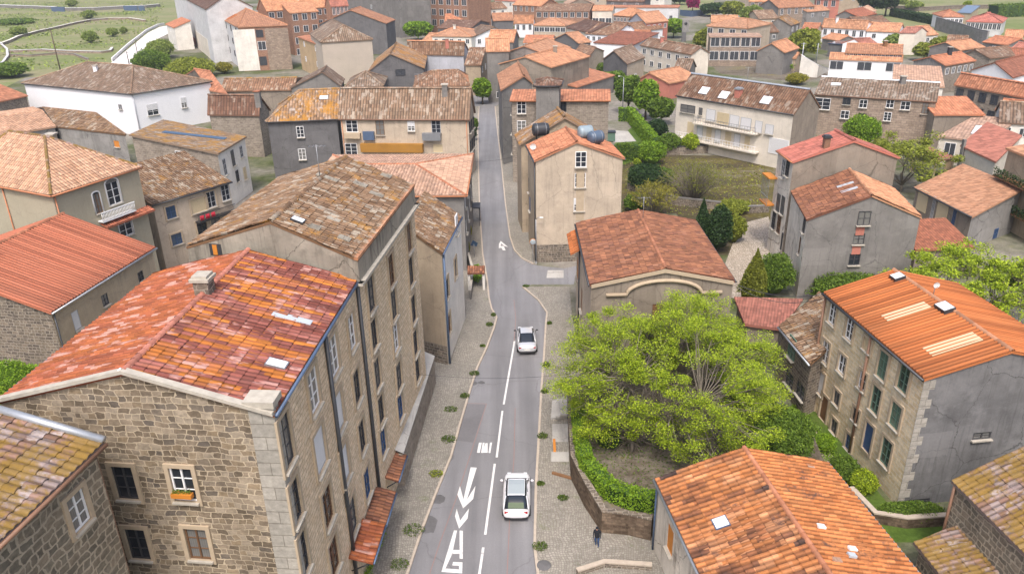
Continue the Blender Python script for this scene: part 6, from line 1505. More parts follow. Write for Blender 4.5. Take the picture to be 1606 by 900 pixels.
def hedge(label, pts, z0, h, th, mat='leaf_bright', dens=260, size=.13):
    c = sum(pts)/len(pts); r = thing('hedge', (c[0], c[1], z0), label, 'hedge'); C = []; mb = MB()
    for a, b in zip(pts[:-1], pts[1:]):
        d = b-a; L = np.linalg.norm(d[:2]); d = d/L; n = np.array([-d[1], d[0], 0]); k = int(L*dens*(2*h+th))
        t = RNG.random(k)*(L+th*.5)-th*.25; s = RNG.random(k)*(2*h+th); lx = np.where(s < h, -th/2, np.where(s > h+th, th/2, s-h-th/2)); lz = np.where(s < h, s, np.where(s > h+th, 2*h+th-s, h))
        wv = .06*np.sin(t*2.1+a[0])+.04*np.sin(t*5.3); lx = lx*(1+wv)+RNG.normal(0, .035, k); lz = lz*(1+wv*.6)+RNG.normal(0, .035, k)
        C.append(np.array([a[0], a[1], z0])+t[:, None]*d+lx[:, None]*n+lz[:, None]*np.array([0, 0, 1.0]))
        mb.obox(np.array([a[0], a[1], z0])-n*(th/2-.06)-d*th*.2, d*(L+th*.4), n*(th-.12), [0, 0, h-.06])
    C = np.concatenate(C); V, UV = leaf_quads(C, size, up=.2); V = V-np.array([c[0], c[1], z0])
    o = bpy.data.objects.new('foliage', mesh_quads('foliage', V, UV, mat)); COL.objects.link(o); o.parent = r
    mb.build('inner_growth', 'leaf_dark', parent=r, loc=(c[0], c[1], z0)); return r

# ---- the big lime tree in the raised garden
TB = P(990, 706, 1.7); TC = P(1050, 572, 6.2)
spread_tree('big lime green spring tree spreading over the raised garden beside the road', TB, P(1054, 588, 5.6), (8.1, 7.6, 4.7), 'leaf_lime', 560, 150000, .105, stems=10, trunk_r=.15, clump_r=.80, twigs=700, seed=5, fork=.2, hollow=.5, under=-.62)
TB2 = P(1535, 500, 0); TC2 = P(1522, 452, 4.2)
spread_tree('pale lime tree behind the orange roofed yellow stone house at the right edge', TB2, TC2, (8.0, 6.5, 3.2), 'leaf_lime', 150, 30000, .2, stems=7, trunk_r=.2, clump_r=1.0, twigs=120, seed=9)
spread_tree('loose olive green tree behind the tall rose roofed house', P(1412, 300, 0), P(1412, 252, 4.2), (7.6, 6, 3.4), 'leaf_olive', 90, 14000, .3, stems=6, trunk_r=.2, clump_r=1.3, seed=13, barkm='bark_grey', name='broadleaf_tree')
shrub('dense dark green bush at the right edge of the raised garden', 1222, 712, 96, 3.2, 'leaf_green', 9000, .15, z=1.7, ry=2.2)
shrub('low dark shrub under the lime tree next to the trunk', 955, 700, 36, 1.2, 'leaf_dark', 2200, .12, z=1.7)
hp = [P(901, 648, 1.95), P(905, 700, 1.95), P(914, 738, 1.95), P(950, 778, 1.95), P(985, 793, 1.95), P(1026, 798, 1.95)]
hp = [p+np.array([.25, .25, 0]) for p in hp]
hedge('curved clipped green hedge on top of the garden retaining wall', hp, 1.7, 1.15, .85)
hedge('square clipped hedge running diagonally past the small patio', [P(972, 190), P(988, 190), P(1028, 240)], 0, 2.6, 1.2, 'leaf_bright', 60, .3)
hedge('clipped hedge along the near side of the patio behind the beige house', [P(966, 252), P(1030, 250)], 0, 2.6, 1.3, 'leaf_green', 60, .3)

shrub('yellow green conical cypress beside the chapel roof', 1178, 486, 50, 6.0, 'leaf_gold', 5000, .2, cat='conifer', name='cypress', shape='cone')
shrub('rounded dark green bush between the cypress and the peeling white wall', 1211, 462, 56, 4.2, 'leaf_green', 5000, .2)
shrub('wide low moss green bush behind the orange roofed stone house', 1330, 474, 130, 3.0, 'leaf_green', 6000, .2, ry=2.5)
shrub('small pale green bush near the corner of the yellow stone house', 1288, 474, 28, 1.6, 'leaf_bright', 1500, .18)
shrub('dark conifer nearest the chapel roof', 1098, 392, 32, 6.0, 'leaf_dark', 3500, .22, cat='conifer', name='conifer', shape='cone')
shrub('taller dark bushy conifer in the middle of the three by the path', 1124, 396, 44, 5.6, 'leaf_dark', 4500, .22, cat='conifer', name='conifer')
shrub('olive coloured bush at the start of the cobbled path', 1152, 380, 32, 3.4, 'leaf_olive', 2200, .22)
def whip_shrub(label, px, py, w_px, h, n, leafmat, nl, bm='bark_grey', z=0):
    b = P(px, py, z); dist = (b-CAMP) @ FW; rx = w_px*dist/FPX/2; r = thing('willow_shrub', tuple(b), label, 'shrub'); mb = MB(); C = []
    for i in range(n):
        a = random.uniform(0, 6.28); q = random.random()**.6; e = np.array([math.cos(a)*rx*q, math.sin(a)*rx*q, h*(1-.35*q*q)*random.uniform(.75, 1.05)]); m = e*.5+np.array([0, 0, h*.12]); s = np.array([e[0]*.06, e[1]*.06, -.05])
        mb.tube([s, m, e], [.035, .025, .008], 3, caps=False)
        for _ in range(nl//n): t = random.uniform(.45, 1.0); C.append((m*(1-t)+e*t if t > .5 else m)+np.array([random.gauss(0, .12) for _ in range(3)]))
    mb.build('whips', bm, parent=r); V, UV = leaf_quads(np.array(C), .17); o = bpy.data.objects.new('foliage', mesh_quads('foliage', V, UV, leafmat)); COL.objects.link(o); o.parent = r
whip_shrub('yellow green willow shrub with upright whips below the mossy yard', 1022, 342, 84, 5.0, 170, 'leaf_yellow', 3600)
whip_shrub('large half bare grey twiggy shrub in the middle of the mossy yard', 1085, 318, 120, 6.0, 320, 'leaf_gold', 3000)
shrub('dark ivy like shrub at the left end of the mossy yard', 1012, 300, 60, 4.0, 'leaf_dark', 3500, .28)
shrub('mid green shrub below the patio hedge', 1022, 258, 42, 3.6, 'leaf_bright', 2500, .28)
shrub('tiny lime ball shrub at the hedge foot', 999, 262, 12, 1.4, 'leaf_lime', 500, .2)
shrub('deep green shrub trailing along the yard wall', 1035, 290, 44, 2.6, 'leaf_green', 2200, .26)
for lb, px, pb, pt, wp, mt, nm in (('tall bright green garden tree beside the stone block house', 985, 178, 118, 40, 'leaf_green', 3000), ('leaning green garden tree right of the lamp mast', 1012, 188, 125, 40, 'leaf_bright', 3000), ('dark green rounded tree left of the cream apartments', 1036, 196, 152, 40, 'leaf_green', 3000),
        ('pale green garden tree behind the red cottage', 1044, 142, 112, 40, 'leaf_haze', 2500), ('ivy green bush beside the curved salmon roof', 962, 140, 113, 40, 'leaf_green', 2200),
        ('large round lime tree beside the white ramp wall', 1258, 96, 47, 50, 'leaf_olive', 3500), ('rounded yellow green tree in front of the modern terrace', 1338, 128, 97, 34, 'leaf_olive', 2800), ('small hazy shrub left of the terrace tree', 1312, 124, 108, 22, 'leaf_haze', 1200),
        ('round green tree between the red shuttered house and the totem', 1056, 60, 30, 36, 'leaf_bright', 2500), ('round olive tree in front of the modern stone house', 1107, 84, 45, 40, 'leaf_olive', 2800),
        ('round bright green tree beside the brick apartment block', 656, 64, 34, 45, 'leaf_bright', 3000), ('tall oval green tree right of the brick apartments', 737, 52, 11, 27, 'leaf_bright', 2400), ('oval green tree at the bend of the street', 757, 164, 122, 28, 'leaf_bright', 2800),
        ('dark round tree behind the oval green tree', 752, 22, 0, 28, 'leaf_dark', 1800), ('round dark evergreen in front of the long grey stone house', 1425, 218, 174, 50, 'leaf_dark', 4500),
        ('tall hazy tree behind the curved pavilion', 1178, 52, 8, 38, 'leaf_haze', 2500), ('yellow green tree behind the curved pavilion', 1148, 30, 2, 34, 'leaf_olive', 2000), ('tall green tree at the right of the pavilion', 1196, 52, 24, 24, 'leaf_haze', 1500),
        ('magenta flowering tree on the upper lawn', 1086, 18, -6, 20, 'leaf_magenta', 1500), ('green bush left of the magenta tree', 1066, 8, -8, 24, 'leaf_dark', 1200), ('dark green bush right of the magenta tree', 1118, 26, 6, 40, 'leaf_dark', 1800),
        ('huge dark conifer at the top right of the town', 1366, 30, -28, 44, 'leaf_dark', 3000), ('second huge dark conifer touching the first', 1388, 26, -24, 34, 'leaf_dark', 2400),
        ('lime tree at the edge of the upper right field', 1432, 17, 3, 26, 'leaf_haze', 1500), ('pale lime tree left of the upper right field', 1406, 12, -6, 30, 'leaf_haze', 1500), ('lime tree beside the cream flared house', 1480, 80, 58, 40, 'leaf_olive', 2500),
        ('narrow lime tree behind the cream flared house', 1448, 96, 68, 34, 'leaf_olive', 2200), ('hazy lime tree over the salmon terrace', 1405, 80, 55, 40, 'leaf_haze', 2000), ('small lime tree in the far field', 1516, 12, 3, 10, 'leaf_lime', 600)):
    round_tree(lb, px, pb, pt, wp, mt, nm)
shrub('bright lime bush before the long grey stone house', 1349, 232, 56, 5.4, 'leaf_bright', 4000, .3)
shrub('small dark cloud shaped bush by the glazed bay of the stone house', 1299, 205, 34, 3.2, 'leaf_dark', 2200, .3)
shrub('green bush behind the white garage doors', 1378, 240, 30, 2.2, 'leaf_olive', 1500, .3)
shrub('pale feathery bush left of the apartment balcony', 1048, 240, 40, 3.2, 'leaf_green', 2200, .3); shrub('upright pale willow bush under the apartment balcony', 1082, 240, 28, 3.4, 'leaf_lime', 1600, .28)
shrub('dark shrub at the left corner of the cream apartments', 1030, 216, 34, 3.4, 'leaf_dark', 1800, .3)
shrub('yellow flowering bush above the curved salmon roof', 926, 126, 30, 2.4, 'leaf_yellow', 1300, .3); shrub('green bush behind the yellow flowering bush', 938, 114, 34, 2.4, 'leaf_green', 1300, .34)
shrub('mossy green bush beside the dark grey gable', 872, 106, 30, 3.6, 'leaf_green', 1500, .34, ry=5); shrub('green hedge like bush below the dark stone gable', 1218, 112, 58, 2.6, 'leaf_bright', 2200, .36, ry=3)
shrub('orange brown hedge beside the long grey stone house', 1248, 133, 34, 2.6, 'leaf_yellow', 1400, .36)
shrub('big shaggy olive bush at the top of the white ramp', 300, 122, 78, 5.0, 'leaf_olive', 3800, .5, ry=8); shrub('green bush at the foot of the white ramp', 240, 117, 62, 6.5, 'leaf_green', 3400, .5, ry=6); shrub('tall green bush between ramp and orange lean-to', 254, 92, 44, 6.0, 'leaf_haze', 2400, .5, ry=6)
shrub('golden bush at the foot of the salmon brick block', 352, 116, 26, 3.0, 'leaf_yellow', 1300, .4)
for lb, px, py, wp, h in (('lime meadow bush in the middle of the walled field', 143, 68, 24, 4.2), ('small lime bush right of the middle meadow bush', 177, 58, 18, 3.2), ('smallest lime meadow bush near the ramp', 195, 54, 10, 2.8), ('lime bush at the left of the curving field wall', 30, 58, 24, 4.0), ('bright bush behind the curving field wall', 140, 30, 26, 4.0), ('pale bush on the far side of the white barrier', 113, 11, 20, 4.0)):
    shrub(lb, px, py, wp, h, 'leaf_haze', 900, .7, trunk=False, core=True)
shrub('lime bushes of the hollow at the left edge of the meadow', 14, 122, 60, 4, 'leaf_green', 2000, .55)
shrub('dark hedgerow strip across the left of the meadow', 20, 38, 70, 2.4, 'leaf_green', 1500, .7)
shrub('bushy plants at the foot of the ribbed red roofed house', 30, 640, 110, 3.4, 'leaf_bright', 6000, .15, z=4.0, ry=2.2)
shrub('bright yellow green bush at the corner of the yellow stone house', 1353, 772, 44, 1.5, 'leaf_lime', 2600, .12); shrub('dense green shrub bed along the grey end wall', 1425, 812, 110, .95, 'leaf_green', 4200, .12, ry=.9)
shrub('dark green shrub sloping down beside the worn orange roof', 1322, 750, 50, 1.5, 'leaf_green', 3000, .13)
shrub('long green verge plant beside the lane of the yellow stone house', 1290, 704, 40, 1.1, 'leaf_bright', 2200, .12)
shrub('yellow shrub in the front garden of the low grey house', 735, 376, 12, 2.0, 'leaf_yellow', 900, .16); shrub('dark yellow shrub nearer the street garden gate', 733, 400, 10, 1.8, 'leaf_gold', 900, .16)
shrub('bright green ivy triangle beside the street garden', 747, 436, 20, 1.2, 'leaf_bright', 1600, .13, ry=2.2)
shrub('street tree stub with dark leaves by the bend of the road', 741, 222, 14, 3.2, 'leaf_dark', 900, .25); shrub('red flowering shrub on the verge left of the street', 746, 205, 9, 2.4, 'leaf_green', 700, .25)
shrub('wall plant at the foot of the brown street front', 803, 232, 10, 1.2, 'leaf_bright', 600, .2)
hedge('far green hedge at the right end of the upper field', [P(1560, 27), P(1640, 24)], 0, 4.5, 6, 'leaf_green', 6, .8)
hedge('dark clipped hedge bordering the upper right field', [P(1400, 26), P(1440, 34), P(1500, 46)], 0, 3.0, 2.5, 'leaf_dark', 10, .7)
# weeds between kerb and cobbles
def weed(px, py, w, h, label, mat='leaf_grass', n=260):
    b = P(px, py, .12); r = thing('weed_tuft', tuple(b), label, 'weed', 'weed tufts along the kerbs'); C = []
    for _ in range(n):
        a = random.uniform(0, 6.28); q = random.random()**.5; C.append((w*q*math.cos(a), w*.8*q*math.sin(a), h*random.random()*(1-.5*q)+.02))
    V, UV = leaf_quads(np.array(C), .10, up=0.1); o = bpy.data.objects.new('leaves', mesh_quads('leaves', V, UV, mat)); COL.objects.link(o); o.parent = r
for px, py, w_, h_, lb in ((757, 543, .3, .25, 'small weed tuft on the left kerb level with the upper car'), (744, 586, .35, .3, 'round weed tuft on the left kerb below the upper car'), (729, 622, .35, .3, 'round weed tuft at the left kerb above the road joint'), (707, 642, .6, .15, 'flat wide weed patch across the left pavement'), (768, 510, .3, .3, 'weed pair on the left kerb at the narrowing'), (774, 495, .25, .25, 'topmost weed on the left kerb bulge'),
        (704, 690, .55, .3, 'tall green weed clump beside the painted bars'), (684, 744, .5, .2, 'dark dried weed clump beside the painted arrow'), (649, 832, .6, .2, 'long weed patch leading to the left kerb'), (627, 887, .8, .35, 'largest weed clump at the bottom of the left pavement'),
        (825, 449, .3, .25, 'weed at the tip of the right pavement'), (862, 508, .35, .3, 'weed near the widest bulge of the right kerb'), (857, 574, .35, .3, 'weed on the right kerb level with the upper car rear'), (854, 615, .35, .3, 'weed on the right kerb above the garden steps'), (851, 685, .35, .3, 'weed on the right kerb beside the paving slab'), (848, 759, .35, .25, 'weed with yellow flowers on the right kerb'), (883, 781, .35, .25, 'weed in the middle of the plaza cobbles'), (847, 858, .45, .5, 'tall grassy tuft on the right kerb above the manhole')):
    k_ = random.uniform(.6, 1.25); weed(px, py, w_*k_, h_*random.uniform(.6, 1.6), lb, 'leaf_grass' if 'dried' not in lb else 'leaf_olive')
def verge(pix, z, label, w, h, mat='leaf_bright', dens=420):
    pts = pz(pix, z); c = sum(pts)/len(pts); C = []
    for a, b in zip(pts[:-1], pts[1:]):
        L = np.linalg.norm(b-a); k = int(L*dens*w); t = RNG.random(k)[:, None]; C.append(a*(1-t)+b*t+np.stack([RNG.normal(0, w/2.5, k), RNG.normal(0, w/2.5, k), RNG.random(k)*h], 1))
    V, UV = leaf_quads(np.concatenate(C)-c, .11, up=.1); o = link('grass_verge', mesh_quads('grass_verge', V, UV, mat), None, tuple(c)); tag(o, label, 'grass', kind='stuff')
verge([(599, 836), (588, 862), (578, 896), (565, 930)], .12, 'green weeds growing along the foot of the long stone building', .45, .45)
verge([(1242, 640), (1300, 715), (1345, 775)], .02, 'grass verge beside the lane of the yellow stone house', .9, .25)

for lb, px, py, wp, h, mt in (('dark overgrown scrub at the left foot of the mossy yard', 1000, 330, 46, 2.2, 'leaf_green'), ('low scrub behind the two dark conifers', 1150, 332, 54, 1.4, 'leaf_olive')):
    shrub(lb, px, py, wp, h, mt, 2600, .24, trunk=True)
def scatter(label, pix, n, size, mat, h, z=.01, name='rough_grass'):
    q = np.array(pz(pix, z)); lo, hi = q[:, :2].min(0), q[:, :2].max(0); out = []
    while len(out) < n:
        p = lo+RNG.random(2)*(hi-lo); ins = False; j = len(q)-1
        for i in range(len(q)):
            if (q[i][1] > p[1]) != (q[j][1] > p[1]) and p[0] < (q[j][0]-q[i][0])*(p[1]-q[i][1])/(q[j][1]-q[i][1])+q[i][0]: ins = not ins
            j = i
        if ins and math.sin(p[0]*.11+2*math.sin(p[1]*.05))+math.sin(p[1]*.13)+RNG.normal(0, .6) > -.2: out.append((p[0], p[1], z+RNG.random()*h))
    C = np.array(out); c = C.mean(0); V, UV = leaf_quads(C-c, size, up=.6); o = link(name, mesh_quads(name, V, UV, mat), None, tuple(c)); tag(o, label, 'grass', kind='stuff')
scatter('rough green tufts of grass covering the walled meadow', [(-60, 4), (262, 4), (240, 46), (175, 96), (60, 112), (-60, 120)], 6000, .9, 'leaf_haze', .35)
scatter('mossy weeds and low ground cover of the overgrown yard', [(980, 330), (980, 256), (1040, 248), (1205, 250), (1205, 325), (1130, 345)], 3000, .22, 'leaf_olive', .3)
scatter('fallen leaves and weeds on the raised garden soil', [(905, 660), (930, 740), (1010, 775), (1180, 720), (1200, 660)], 2200, .13, 'leaf_grass', .08, 1.71)
# ------------------------------------------------------------------ cars
def car_paint():
    n = N('car_white'); n.b.inputs['Coat Weight'].default_value = .6; n.b.inputs['Coat Roughness'].default_value = .05
    M['car_white'] = n.done((0.72, 0.72, 0.75), .3, .5)
    n = N('car_silver'); n.b.inputs['Metallic'].default_value = .3; n.b.inputs['Coat Weight'].default_value = .6; n.b.inputs['Coat Roughness'].default_value = .05
    M['car_silver'] = n.done((0.58, 0.59, 0.62), .3, .5)
    n = N('car_glass'); M['car_glass'] = n.done((0.015, 0.02, 0.028), .04, .7)
    n = N('car_roofglass'); M['car_roofglass'] = n.done((0.30, 0.34, 0.36), .08, .7)  # pale because the sunroof's reflection is put into the base colour
    n = N('car_green_reflection'); M['car_green_reflection'] = n.done((0.10, 0.13, 0.085), .55, .08)  # greenish reflection on the rear window, put into the glass colour
    n = N('tyre'); M['tyre'] = n.done((0.02, 0.02, 0.021), .8, .2)
    n = N('tail_red'); M['tail_red'] = n.done((0.32, 0.015, 0.02), .2, .5)
    n = N('lamp_clear'); M['lamp_clear'] = n.done((0.7, 0.72, 0.75), .1, .6)
    n = N('plate'); M['plate'] = n.done((0.7, 0.7, 0.66), .4, .4)
car_paint()
def car(label, cx, cy, heading, paint, kind):
    """length along local +Y (front)"""
    L, W = (4.35, 1.80) if kind == 'hatch' else (4.45, 1.76)
    r = thing('car', (cx, cy, .01), label, 'car', None, heading)
    # body sections along y: (y, half width, z bottom, z belt)
    if kind == 'hatch':
        sec = [(-2.17, .62, .40, .72), (-2.10, .78, .30, .86), (-1.85, .86, .22, .98), (-1.2, .90, .20, 1.0), (0, .90, .20, .96), (1.0, .90, .20, .93), (1.6, .87, .22, .84), (2.0, .78, .28, .70), (2.17, .58, .36, .58)]
        roof = [(-2.0, .72, 1.0), (-1.72, .68, 1.24), (-1.28, .66, 1.44), (-.3, .67, 1.50), (.35, .66, 1.45), (1.05, .72, 1.00)]
    else:
        sec = [(-2.22, .64, .40, .74), (-2.12, .80, .30, .94), (-1.8, .85, .22, .99), (-1.0, .88, .20, .97), (0, .88, .20, .94), (1.0, .88, .20, .92), (1.65, .86, .22, .84), (2.05, .78, .28, .70), (2.22, .60, .36, .58)]
        roof = [(-1.50, .70, .97), (-.95, .63, 1.28), (-.6, .62, 1.40), (.1, .63, 1.43), (.5, .62, 1.38), (1.15, .70, .96)]
    mb = MB(); V = []; n = 9
    def ring(y, hw, zb, zt): return [(-hw*.9, y, zb), (-hw, y, zb+(zt-zb)*.35), (-hw*.985, y, zb+(zt-zb)*.7), (-hw*.90, y, zt-.02), (-hw*.55, y, zt+.02), (hw*.55, y, zt+.02), (hw*.90, y, zt-.02), (hw*.985, y, zb+(zt-zb)*.7), (hw, y, zb+(zt-zb)*.35), (hw*.9, y, zb)]
    for s_ in sec: V += ring(*s_)
    k = 10; F = []
    for i in range(len(sec)-1):
        for j in range(k): j2 = (j+1) % k; F.append((i*k+j, i*k+j2, (i+1)*k+j2, (i+1)*k+j)[::-1])
    F.append(tuple(range(k))); F.append(tuple((len(sec)-1)*k+j for j in range(k))[::-1])
    mb.shared(V, F, 0, True); body = mb.build('body', paint, parent=r)
    sm = body.modifiers.new('sub', 'SUBSURF'); sm.levels = 1; sm.render_levels = 1
    # greenhouse: glass hull then roof skin and pillars
    g = MB(); V = []
    for (y, hw, z) in roof: V += [(-hw-.12*(1.5-z), y, .90), (-hw, y, z), (-hw*.6, y, z+.025), (hw*.6, y, z+.025), (hw, y, z), (hw+.12*(1.5-z), y, .90)]
    F = []
    for i in range(len(roof)-1):
        for j in range(5): F.append((i*6+j, i*6+j+1, (i+1)*6+j+1, (i+1)*6+j)[::-1])
    g.shared(V, F, 0, True); g.build('windows', 'car_glass', parent=r)
    rf = MB(); ys = roof[2:5]; V = []
    for (y, hw, z) in ys: V += [(-hw-.015, y, z-.02), (-hw*.6, y, z+.045), (hw*.6, y, z+.045), (hw+.015, y, z-.02)]
    F = [(i*4+j, i*4+j+1, (i+1)*4+j+1, (i+1)*4+j)[::-1] for i in range(len(ys)-1) for j in range(3)]; rf.shared(V, F, 0, True); ro = rf.build('roof', paint, parent=r)
    if kind == 'hatch':
        y0, y1 = ys[0], ys[-1]; pr = MB(); pr.shared([(-.52, y0[0]+.12, y0[2]+.062), (.52, y0[0]+.12, y0[2]+.062), (.52, -.3, 1.560), (-.52, -.3, 1.560), (.52, y1[0]-.1, y1[2]+.068), (-.52, y1[0]-.1, y1[2]+.068)], [(0, 1, 2, 3), (3, 2, 4, 5)], 0, False)
        pr.build('sunroof', 'car_roofglass', parent=ro)
        rw = MB(); a_, b_, c_ = roof[0], roof[1], roof[2]
        rw.shared([(-.50, a_[0]-.015, a_[2]+.045), (.50, a_[0]-.015, a_[2]+.045), (.48, b_[0]-.02, b_[2]+.045), (-.48, b_[0]-.02, b_[2]+.045)], [(0, 1, 2, 3)], 0, False); rw.build('rear_window', 'car_green_reflection', parent=r)
        for sx in (-1, 1):
            qp = MB(); qp.shared([(sx*.80, -2.02, .95), (sx*.70, -1.74, 1.25), (sx*.685, -1.28, 1.445), (sx*.70, -1.0, 1.44), (sx*.83, -1.15, .97)], [(0, 1, 2, 3, 4) if sx < 0 else (4, 3, 2, 1, 0)], 0, False); qp.build('quarter_panel', paint, parent=r)
    for sx in (-1, 1):
        for (a, b) in ((0, 2), (5, 4)):
            p = MB(); p.tube([(sx*(roof[a][1]+.06), roof[a][0], .96), (sx*(roof[b][1]+.0), roof[b][0], roof[b][2])], .045, 6); p.build('pillar', paint, parent=r)
        p = MB(); p.tube([(sx*.70, -.25, .95), (sx*.645, -.25, 1.45)], .035, 6); p.build('pillar', 'metal_black', parent=r)
        m_ = MB(); m_.shared(*ell((sx*1.0, .80, 1.0), (.11, .07, .08))); m_.build('mirror', paint if kind == 'hatch' else 'metal_black', parent=r)
        t = MB(); t.obox((sx*.60-.12, -L/2+.05, .72), (.24, 0, 0), (0, .09, 0), (0, 0, .12)); t.build('tail_light', 'tail_red', parent=r)
        t = MB(); t.obox((sx*.54-.12, L/2-.30, .60), (.24, 0, 0), (0, .16, 0), (0, 0, .10)); t.build('headlight', 'lamp_clear', parent=r)
        d = MB(); d.obox((sx*.905-.006, .05, .72), (.012, 0, 0), (0, .16, 0), (0, 0, .03)); d.build('door_handle', 'metal_grey', parent=r)
        for y in (-1.32, 1.36):
            w_ = MB(); c = []
            for kx, rr in ((-.10, .27), (-.10, .315), (-.07, .33), (.07, .33), (.10, .315), (.10, .27)): c += [(sx*.80+kx, y+rr*math.cos(a), .33+rr*math.sin(a)) for a in np.linspace(0, 2*math.pi, 21)[:-1]]
            w_.shared(c, [(i*20+j, i*20+(j+1) % 20, (i+1)*20+(j+1) % 20, (i+1)*20+j) for i in range(5) for j in range(20)], 0, True); wo_ = w_.build('tyre', 'tyre', parent=r)
            h = MB(); h.tube([(sx*.80-.09, y, .33), (sx*.80+.09, y, .33)], .27, 16); h.build('rim', 'metal_grey', parent=wo_)
    b = MB(); b.obox((-.26, -L/2-.005, .56), (.52, 0, 0), (0, .03, 0), (0, 0, .11)); b.build('number_plate', 'plate', parent=r)
    b = MB(); b.obox((-.74, -L/2+.03, .30), (1.48, 0, 0), (0, .14, 0), (0, 0, .13)); b.build('rear_bumper', 'metal_black', parent=r)
    return r
def ell(c, s, nu=12, nv=7):
    V = []; F = []
    for i in range(nv+1):
        t = math.pi*i/nv
        for j in range(nu): a = 2*math.pi*j/nu; V.append((c[0]+s[0]*math.sin(t)*math.cos(a), c[1]+s[1]*math.sin(t)*math.sin(a), c[2]+s[2]*math.cos(t)))
    for i in range(nv):
        for j in range(nu): F.append((i*nu+j, (i+1)*nu+j, (i+1)*nu+(j+1) % nu, i*nu+(j+1) % nu))
    return V, F, 0, True
c1 = P(811, 801, 0); c2 = P(826, 548, 0)
hd = math.atan2(c2[1]-c1[1], c2[0]-c1[0])-math.pi/2
car('white hatchback with glass sunroof driving away, nearest the camera', c1[0], c1[1]+1.0, math.radians(-2), 'car_white', 'hatch')
car('silver white saloon with dark rear window ahead of the hatchback', c2[0], c2[1]+1.0, math.radians(1), 'car_silver', 'saloon')

